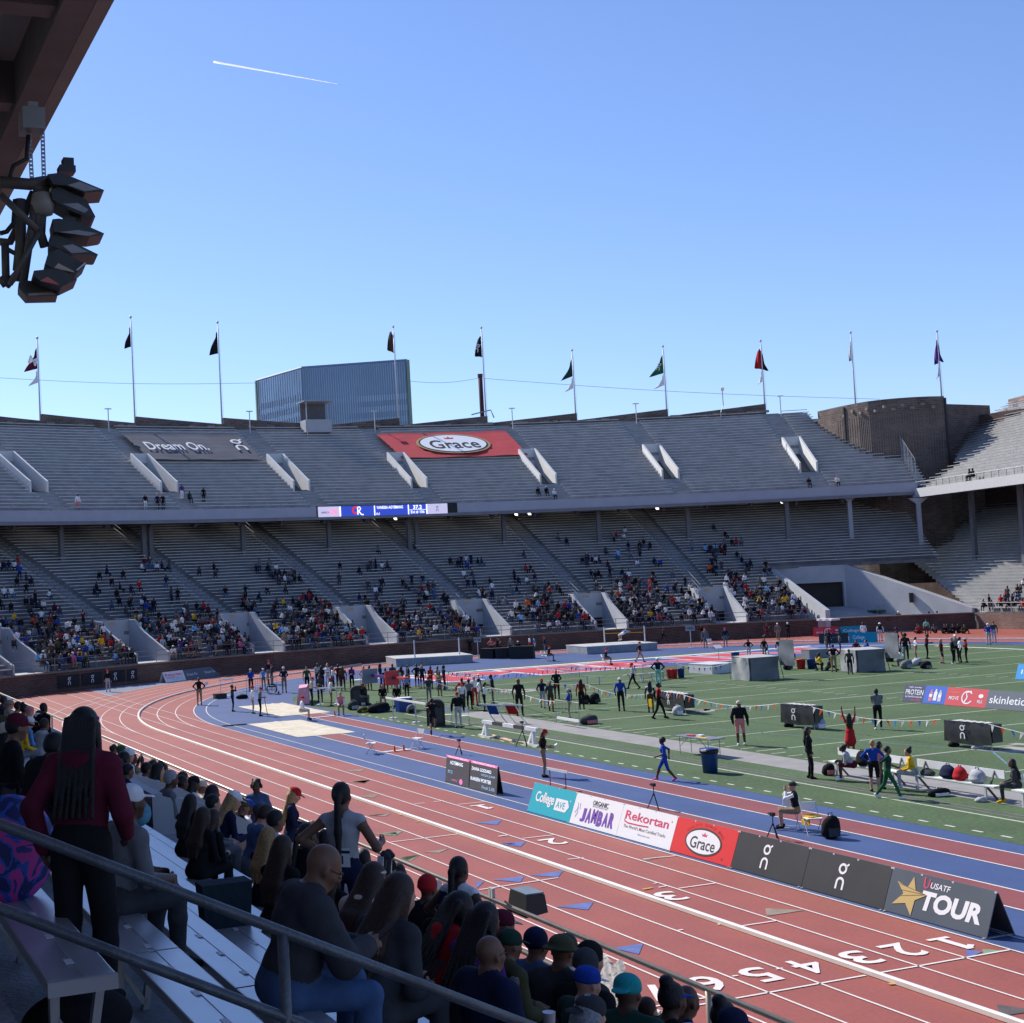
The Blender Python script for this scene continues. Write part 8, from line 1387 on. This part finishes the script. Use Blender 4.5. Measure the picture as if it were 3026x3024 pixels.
N_("official in red cap and navy blazer standing at the rail with a phone", 'T', 1745, 168, 'u', 11, 110, 'clip', 'l navy navy hair=long hc=y hat=cap hatc=red female', .016, face=True)
ATH = N_("athlete in white racing vest with ponytail and hand on hip, standing", 'U', 985, 10, 'u', 14.5, 40, dict(lean=2, wL=(-.2, .02, .12), eL=(-1, -.6, .1), hL=(.6, .3, -.2), wR=(.28, .24, .17), eR=(.6, -1, -.6), hR=(.2, .9, .3)), 'm lgrey navy slv=s fore=s shin=s hair=pony female', .0115, **BIG)
TRA = N_("athlete in white vest with blue lettering standing at the rail", 'W', 790, 278, 'u', 13., 65, 'hips', 'd white navy slv=s fore=s shin=s hair=pony female', .012)
JACK = N_("bald man in glasses and grey hooded jacket looking at his phone", 'U', 625, 792, 's', 8.3, 92, dict(SEAT, lean=20, wR=(.06, .44, .16), wL=(-.06, .42, .14), hpitch=30, hR=(-.3, .9, .1), hL=(.4, .9, .0), eR=(.8, -.3, -.8), eL=(-.8, -.3, -.8), aR=(.12, .38, -.38), aL=(-.12, .36, -.36)), 'm char denim bulk=.055 hood legw=.015', .0105, **BIG)
SIT3 = N_("girl with long dark hair and purple grey top holding a phone", 'U', 1550, 1165, 's', 8.9, 70, dict(SEAT, lean=24, wR=(.1, .36, .05), wL=(-.05, .38, .08), hpitch=25), 'l (.11,.10,.13) char hair=long hc=b female bulk=.025'.replace('(.11,.10,.13)', 'char'), .0115, **BIG)
HOOD3 = N_("girl in cream hooded top with a bright pink backpack", 'U', 1300, 1035, 's', 10.8, 60, S2, 'l cream denim hair=long hc=b hood female hat=band hatc=cream bulk=.02', .0115)
BALD = N_("heavy bald man in dark navy shirt and glasses, back turned", 'W', 1130, 1105, 's', 8., 78, dict(SEAT, lean=14, wR=(.16, .34, .1), wL=(-.12, .36, .1)), 'm navy black fore=s bulk=.06', .0105, **BIG)
N_("person with wispy pale hair and dark cap at the bottom edge", 'X', 330, 448, 's', 7.2, 85, S1, 'l grey grey hair=long hc=g hat=capback hatc=char', .013); N_("person in pale blue cap at the bottom right edge", 'X', 720, 468, 's', 6.5, 85, S1, 'l lav grey hat=cap hatc=lav', .013); N_("person in white cap at the bottom edge far right", 'o', 2428, 3000, 's', 11.5, 85, S1, 'd white grey hat=beanie hatc=lgrey', .014)
def glasses(o, key):
    for k_, v in _FIG.items():
        if isinstance(v, tuple) and v[0] == o.data: inf = v[1]
    m3 = MB(); hc_, hr_2 = inf['hc'], inf['hr']; h = lambda x, y, z: tuple(hc_ + hr_2 @ A3(x, y, z))
    for s in (1, -1):
        m3.tube([h(s * .033 + .022 * math.cos(t_), .1, .002 + .018 * math.sin(t_)) for t_ in np.linspace(0, 6.28, 11)], .003, 5, caps=False); m3.tube([h(s * .055, .1, .006), h(s * .085, .02, .008), h(s * .083, -.01, 0)], .003, 5)
    m3.tube([h(-.012, .104, .008), h(.012, .104, .008)], .003, 5); m3.build("glasses", M("glasses_dark", (.02, .015, .012), .3, 0), o)
for o in (JACK, BALD): glasses(o, 0)
def local_flat(o, name, me, mat, x, y, z, back=True, rot_=0.0):
    me.materials.append(mat); q = bpy.data.objects.new(name, me); COL.objects.link(q); q.parent = o; q.matrix_local = Matrix.Translation((x, y, z)) @ Matrix.Rotation(pi if not back else 0, 4, 'Z') @ Matrix.Rotation(pi / 2, 4, 'X') @ Matrix.Rotation(rot_, 4, 'Z'); return q
local_flat(ATH, "race_bib", rect(.24, .17), PW, -.02, -.128, 1.06); local_flat(ATH, "bib_lettering", fit_text("DI", .11, .075, .01), INK, -.02, -.131, 1.04); local_flat(ATH, "bib_band", rect(.24, .025), INK, -.02, -.130, 1.11)
local_flat(TRA, "vest_lettering", fit_text("TRAI", .2, .06, .01), inkm("vest_blue", (.03, .05, .3)), 0, -.122, 1.24, True, -pi / 2)
def wpos(o, x, y, z): bpy.context.view_layer.update(); return o.matrix_world @ Vector((x, y, z))
# things held and carried
p = wpos(ATH, .3, .36, 1.02); o = empty("running_shoes", p, .6, "pair of dark running shoes held by the standing athlete", "shoes")
for s in (-1, 1):
    pr = [cone((s * .04, 0, -.02), (s * .05, .03, -.22), .045, .035, 0, .02), cone((s * .04, .0, -.02), (s * .04, -.05, -.04), .035, .03, 0, .02)]; me = mesh_layer(pr, 'body', .012, "shoe"); q = bpy.data.objects.new("shoe", me); COL.objects.link(q); q.parent = o; set_mats(q, me, [cm('char')]); MB().beam((s * .085, .02, -.03), (s * .09, .04, -.24), .015, .07).build("sole", PW, q)
def phone(lab, o, x, y, z, tilt=.6): p = wpos(o, x, y, z); tag(MB().box((0, 0, 0), (.075, .15, .009), 0, Matrix.Rotation(o.rotation_euler.z, 3, 'Z') @ Matrix.Rotation(tilt, 3, 'X')).build("phone", M("phone_black", (.012, .012, .014), .2, 0), None, p), lab, "phone")
phone("black phone held by the bald man in the grey jacket", JACK, .0, .56, .30); phone("phone held by the girl in the purple grey top", SIT3, .05, .48, .22)
p = wpos(BALD, .2, .45, .22); o = empty("paper_cup", p, 0, "crumpled white cup in the hand of the heavy bald man", "cup"); MB().lathe([(.03, 0), (.04, .1), (.042, .1)], (0, 0, 0), 12).build("cup_body", PW, o, smooth=True)
def pack(lab, P, rz, sz, col, col2, strap=True):
    o = empty("backpack", P, rz, lab, "bag"); x, y, z = sz; me = mesh_layer([ell((0, 0, z * .45), (x / 2, y / 2, z * .5), 0, .05), ell((0, y * .3, z * .3), (x * .4, y * .35, z * .28), 0, .04)], 'body', .014, "pack"); q = bpy.data.objects.new("pack_body", me); COL.objects.link(q); q.parent = o; set_mats(q, me, [col]); MB().tube([(-.06, 0, z * .92), (-.05, -.02, z * 1.05), (.05, -.02, z * 1.05), (.06, 0, z * .92)], .012, 6).build("handle", cm('black'), o); MB().tube([(-x * .4, y * .35, z * .1), (-x * .35, y * .56, z * .4), (x * .35, y * .56, z * .4), (x * .4, y * .35, z * .1)], .008, 5).build("zip_line", col2, o); return o
def splash(name, cols, sc):
    mt = bpy.data.materials.new(name); mt.use_nodes = True; n = mt.node_tree; b = n.nodes["Principled BSDF"]; tc = n.nodes.new("ShaderNodeTexCoord"); wv = n.nodes.new("ShaderNodeTexNoise"); wv.inputs["Scale"].default_value = sc; wv.inputs["Distortion"].default_value = 1.5; rp = n.nodes.new("ShaderNodeValToRGB"); rp.color_ramp.interpolation = 'CONSTANT'
    for i, c_ in enumerate(cols):
        e = rp.color_ramp.elements[i] if i < 2 else rp.color_ramp.elements.new(.5); e.position = .36 + .30 * i / len(cols) if i else 0; e.color = (*c_, 1)
    n.links.new(tc.outputs["Object"], wv.inputs["Vector"]); n.links.new(wv.outputs[0], rp.inputs[0]); n.links.new(rp.outputs[0], b.inputs["Base Color"]); b.inputs["Roughness"].default_value = .7; return mt
p = wpos(HOOD3, -.05, -.2, .12); pack("bright pink and purple backpack worn by the girl in the cream hood", p, HOOD3.rotation_euler.z + pi, (.34, .22, .44), splash("pack_pink", [(.35, .03, .25), (.12, .02, .2), (.5, .05, .3)], 9), cm('black'))
v = AX('Z', 190, 960, row_x(0) + .14); pack("blue and pink patterned bag standing on the top bench at left", (row_x(0) + .1, v.y + .15, row_z(0)), .4, (.5, .36, .56), splash("bag_pattern", [(.015, .02, .12), (.02, .08, .4), (.5, .04, .28), (.03, .03, .2), (.1, .35, .6)], 5), cm('pink'))
v = AY('Z', 640, 1700, 5.95); pack("black bag on the concrete under the nearest bench", (row_x(0) + .2, 6.05, row_z(0) - .42), .1, (.5, .3, .26), cm('black'), cm('char'))
v = AX('Y', 930, 480, row_x(3) + .1); tag(MB().hexa([(-.18, -.08, 0), (.18, -.08, 0), (.18, .08, 0), (-.18, .08, 0)], [(-.2, -.1, .34), (.2, -.1, .34), (.2, .1, .34), (-.2, .1, .34)]).build("tote_bag", cm((.02, .035, .045)), None, (v.x, v.y, row_z(3))), "dark slate tote bag standing on a bench behind the handrail", "bag")
v = AX('X', 410, 262, 9.8); n = 10; vs = [(9.8 + .02 * math.sin(i * 2.1 + j), v.y - .35 + .7 * i / n, 2.35 - .55 * j / n + .05 * math.sin(i * 1.3)) for j in range(n + 1) for i in range(n + 1)]; tag(MB().add(vs, [(j * (n + 1) + i, j * (n + 1) + i + 1, (j + 1) * (n + 1) + i + 1, (j + 1) * (n + 1) + i) for j in range(n) for i in range(n)]).build("white_cloth", cm((.8, .76, .76)), smooth=True), "white cloth held over the front railing in the sun", "cloth")
v = AX('Z', 1110, 290, row_x(3)); tag(MB().lathe([(.02, 0), (.075, .04), (.1, .1), (.095, .16), (.06, .2), (.01, .21)], (v.x, v.y, v.z - .1), 14).build("blue_ball", cm((.12, .3, .4)), smooth=True), "round teal blue ball held beside the man in the white cap", "ball")
# ------------------------------------------------------------------ spectators across the field
rng = random.Random(11); PALN = ['black'] * 16 + ['navy'] * 10 + ['char'] * 9 + ['grey'] * 4 + ['white'] * 5 + ['lgrey'] * 3 + ['brown'] * 2 + ['maroon'] * 2 + ['red'] * 2 + ['blue'] * 2 + ['denim'] * 2 + ['purple', 'sky', 'olive', 'dgreen', 'yellow', 'pink', 'khaki', 'cream', 'orange']
CN = dict(black='black', navy='navy', char='dark grey', grey='grey', white='white', lgrey='pale grey', brown='brown', maroon='maroon', red='red', blue='blue', denim='denim blue', purple='purple', sky='sky blue', olive='olive', dgreen='dark green', yellow='yellow', pink='pink', khaki='khaki', cream='cream', orange='orange')
SECT = [(-38, -28.5, .0), (-27.6, -21.9, 1.25), (-19.6, -14.5, 1.15), (-12.2, -7.0, 1.0), (-4.8, .5, .85), (2.7, 8.1, .8), (10.3, 15.7, 1.0), (17.9, 21.4, 1.2)]
sname = {1: "between the first two far entries", 2: "between the second and third far entries", 3: "between the third and fourth far entries", 4: "left of the fifth far entry", 5: "between the fifth and sixth far entries", 6: "between the sixth and last far entries", 7: "right of the last far entry"}
def dens(a, n, w_):
    d = .62 if n < 4 else .5 if n < 8 else .34 if n < 12 else .16 if n < 16 else .06 if n < 24 else .015 if n < 31 else 0
    cl_ = .5 + .5 * math.sin(a * 1.9 + n * .35) * math.sin(n * .55 + a * .7); return d * w_ * (.32 + 1.65 * cl_)
seats = []
for si, (a0, a1, w_) in enumerate(SECT):
    if not w_: continue
    for n in range(0, 31):
        a = a0
        while a < a1:
            if rng.random() < dens(a, n, w_): seats.append((si, n, a + rng.uniform(-.05, .05)))
            a += .36
for si, n, a_, k in ((3, 22, -8.8, 5), (3, 20, -8.4, 6), (3, 18, -8.2, 5), (1, 26, -22.8, 5), (2, 24, -15.2, 6), (6, 24, 15, 3), (7, 22, 18.6, 5), (7, 21, 18.8, 4), (7, 24, 20.4, 3), (5, 21, 3.4, 5), (6, 20, 10.9, 4), (4, 21, -2.2, 5)):
    for j in range(k): seats.append((si, n, a_ + .3 * j))
def spec(n, a, r0=LO_R, z0=LO_Z): return Vector(pol(r0 + .7 * n + .2, a, z0 + .3 * n + .44)), Vector(pol(r0 + .7 * n + .52, a, z0 + .3 * n))
cand = sorted(seats, key=lambda s: s[1] + .12 * abs(s[2] + 24)); used = set(); indiv = []; rest = []
NMAX = 300 - NP[0]; rows_ = ["front", "second", "third", "fourth", "fifth", "sixth", "seventh", "eighth", "ninth", "tenth", "eleventh", "twelfth", "thirteenth", "fourteenth"]
for s in cand:
    si, n, a = s; col = rng.choice(PALN); up_ = rng.random() < .17; hat = rng.choice([None, None, None, 'white', 'red', 'black']); key = (si, n, col, up_)
    if len(indiv) < NMAX and n < 12 and key not in used: used.add(key); indiv.append((s, col, up_, hat))
    else: rest.append((s, col, up_))
for (si, n, a), col, up_, hat in indiv:
    ps, pu = spec(n, a); lab = "%s spectator in %s, %s row, %s" % ("standing" if up_ else "seated", CN[col], rows_[n], sname[si])
    person(lab, rng.choice(['stand', 'stand2', 'fold']) if up_ else rng.choice(['sit', 'sitfwd', 'situp']), pu if up_ else ps, 180 + a + rng.uniform(-30, 30), ht=rng.uniform(1.6, 1.82), skin=rng.choice('ddmml'), top=col, bot=rng.choice(['black', 'navy', 'denim', 'char', 'khaki']), shin=rng.choice([None, None, 's']), hair=rng.choice(['short', 'long', 'short']), hc=rng.choice('kkkby'), hat='cap' if hat else None, hatc=hat, vox=.034, group="spectators in the far lower stand")
# everyone else across the field, too many and too small to pick apart, as one crowd
CRM = [skinm('d'), skinm('m'), skinm('l')] + [cm(c_) for c_ in ('black', 'navy', 'char', 'grey', 'white', 'maroon', 'red', 'blue', 'denim', 'sky', 'yellow', 'orange')]; CRI = {'black': 3, 'navy': 4, 'char': 5, 'grey': 6, 'white': 7, 'maroon': 8, 'red': 9, 'blue': 10, 'denim': 11, 'sky': 12, 'yellow': 13, 'orange': 14, 'lgrey': 7, 'brown': 8, 'purple': 4, 'olive': 5, 'dgreen': 5, 'pink': 9, 'khaki': 6, 'cream': 7}
TPL = []
for pz in ('sit', 'sitfwd', 'situp', 'stand', 'stand2', 'photo'):
    P_, _ = figure(POSES[pz], hair='short'); P_ = [dict(p, lay='body') for p in P_]; me = mesh_layer(P_, 'body', .062, "crowd"); co = np.empty(len(me.vertices) * 3); me.vertices.foreach_get("co", co); lv = np.empty(len(me.loops), int); me.loops.foreach_get("vertex_index", lv); mi = np.empty(len(me.polygons), int); me.polygons.foreach_get("material_index", mi); TPL.append((co.reshape(-1, 3), lv.reshape(-1, 4), mi)); bpy.data.meshes.remove(me)
CV, CF, CM, off = [], [], [], 0
def crowd_add(P, rz, ti, sk_, tp_, bt_):
    global off
    v, f, mi = TPL[ti]; s = rng.uniform(.92, 1.05); a = -math.radians(rz); R = np.array([[math.cos(a), -math.sin(a), 0], [math.sin(a), math.cos(a), 0], [0, 0, 1]]); CV.append((v * s) @ R.T + np.array(P)); CF.append(f + off); off += len(v); CM.append(np.array([sk_, tp_, tp_, tp_ if rng.random() < .7 else sk_, bt_, bt_, rng.choice([3, 7]), 3, 3])[mi])
for (si, n, a), col, up_ in rest: ps, pu = spec(n, a); crowd_add(pu if up_ else ps, 180 + a + rng.uniform(-35, 35), rng.choice([3, 4, 5]) if up_ else rng.choice([0, 1, 2]), rng.choice([0, 0, 1, 2]), CRI[col], rng.choice([3, 4, 5, 11]))
for i in range(95):
    n = int(abs(rng.gauss(0, 5))); x = 105.3 + .7 * n; y = rng.uniform(84, min(99.2, 99.2 + .8 * n)); up_ = rng.random() < .25; crowd_add((x + (.5 if up_ else .2), y, 1.55 + .3 * n + (0 if up_ else .44)), 270 + rng.uniform(-25, 25), rng.choice([3, 4]) if up_ else rng.choice([0, 1, 2]), rng.choice([0, 1, 2]), rng.choice([3, 3, 4, 5, 6, 7, 9, 11]), rng.choice([3, 4, 5]))
CV = np.concatenate(CV); CF = np.concatenate(CF); CM = np.concatenate(CM); me = bpy.data.meshes.new("crowd"); me.vertices.add(len(CV)); me.vertices.foreach_set("co", CV.ravel().astype(np.float32)); me.loops.add(CF.size); me.loops.foreach_set("vertex_index", CF.ravel().astype(np.int32)); me.polygons.add(len(CF)); me.polygons.foreach_set("loop_start", np.arange(0, CF.size, 4, dtype=np.int32))
for mm in CRM: me.materials.append(mm)
me.polygons.foreach_set("material_index", CM.astype(np.int32)); me.update(calc_edges=True); me.polygons.foreach_set("use_smooth", np.ones(len(CF), bool)); o = bpy.data.objects.new("crowd", me); COL.objects.link(o); tag(o, None, None, None, 'stuff')
# the few people on the upper deck
for lab, u, v, s, ps in (("person in white top alone on the far upper deck at left", 233, 1508, 'm white rose hair=short', 0), ("person in black top and pale shorts at the upper deck rail", 432, 1508, 'l black white hair=long hc=b', 0), ("person with long pale hair at the upper deck rail", 468, 1508, 'l navy black hair=long hc=y', 0), ("person in black right of the pale haired one on the upper deck", 484, 1510, 'l black black hair=short', 0), ("person in purple top above the upper deck rail", 540, 1482, 'm purple white hair=short', 1), ("person in dark green seated on the upper deck", 557, 1494, 'd dgreen black hair=short', 2), ("person in black standing filming on the upper deck", 604, 1488, 'd black black hair=short', 1), ("person in white cap and white top on the upper deck, right of two in black", 1636, 1476, 'l white black hat=cap hatc=white', 2), ("person in black lying along an upper bench, left", 1588, 1473, 'd black black hair=short', 2), ("person in white cap seated among black bags on the upper deck", 1613, 1473, 'd black black hat=cap hatc=white', 2), ("person in black alone on the upper deck above the tunnel", 2390, 1450, 'd black black hair=short', 2), ("person in white shirt and orange cap on the upper deck above the tunnel", 2474, 1448, 'l white black hat=cap hatc=orange', 2)):
    best = min(((abs((lambda P: P.z - (UZ + .379 * n))(CAM + ray('o', u, v) * tt)), n, tt) for n in range(0, 6) for tt in [(lambda d, r: (lambda A_, B_, C_: (-B_ + math.sqrt(B_ * B_ - 4 * A_ * C_)) / (2 * A_))(d.x ** 2 + d.y ** 2, -2 * (d.x * 59 + d.y * 23.7), 59 ** 2 + 23.7 ** 2 - r * r))(ray('o', u, v), UR + .7 * n + .4)]), key=lambda q: q[0]); n = best[1]; P = CAM + ray('o', u, v) * best[2]; a = math.degrees(math.atan2(P.x - 59, P.y - 23.7)); at_ = attrs(s); st_ = ps != 2
    person(lab, 'stand' if st_ else 'sit', Vector(pol(UR + .7 * n + (.5 if st_ else .2), a, UZ + .379 * n + (0 if st_ else .44))), 180 + a, vox=.034, group="people on the upper deck", ht=1.72, **at_)
for i, s in enumerate((10.5, 11.1)): q = up(0, s, 14.25 + .42); person(["left", "right"][i] + " one of two dark clad people at the right upper deck rail", 'sit', q + nU * .2, 285, vox=.034, group="people on the upper deck", skin='d', top='black', bot='black', hair='short')
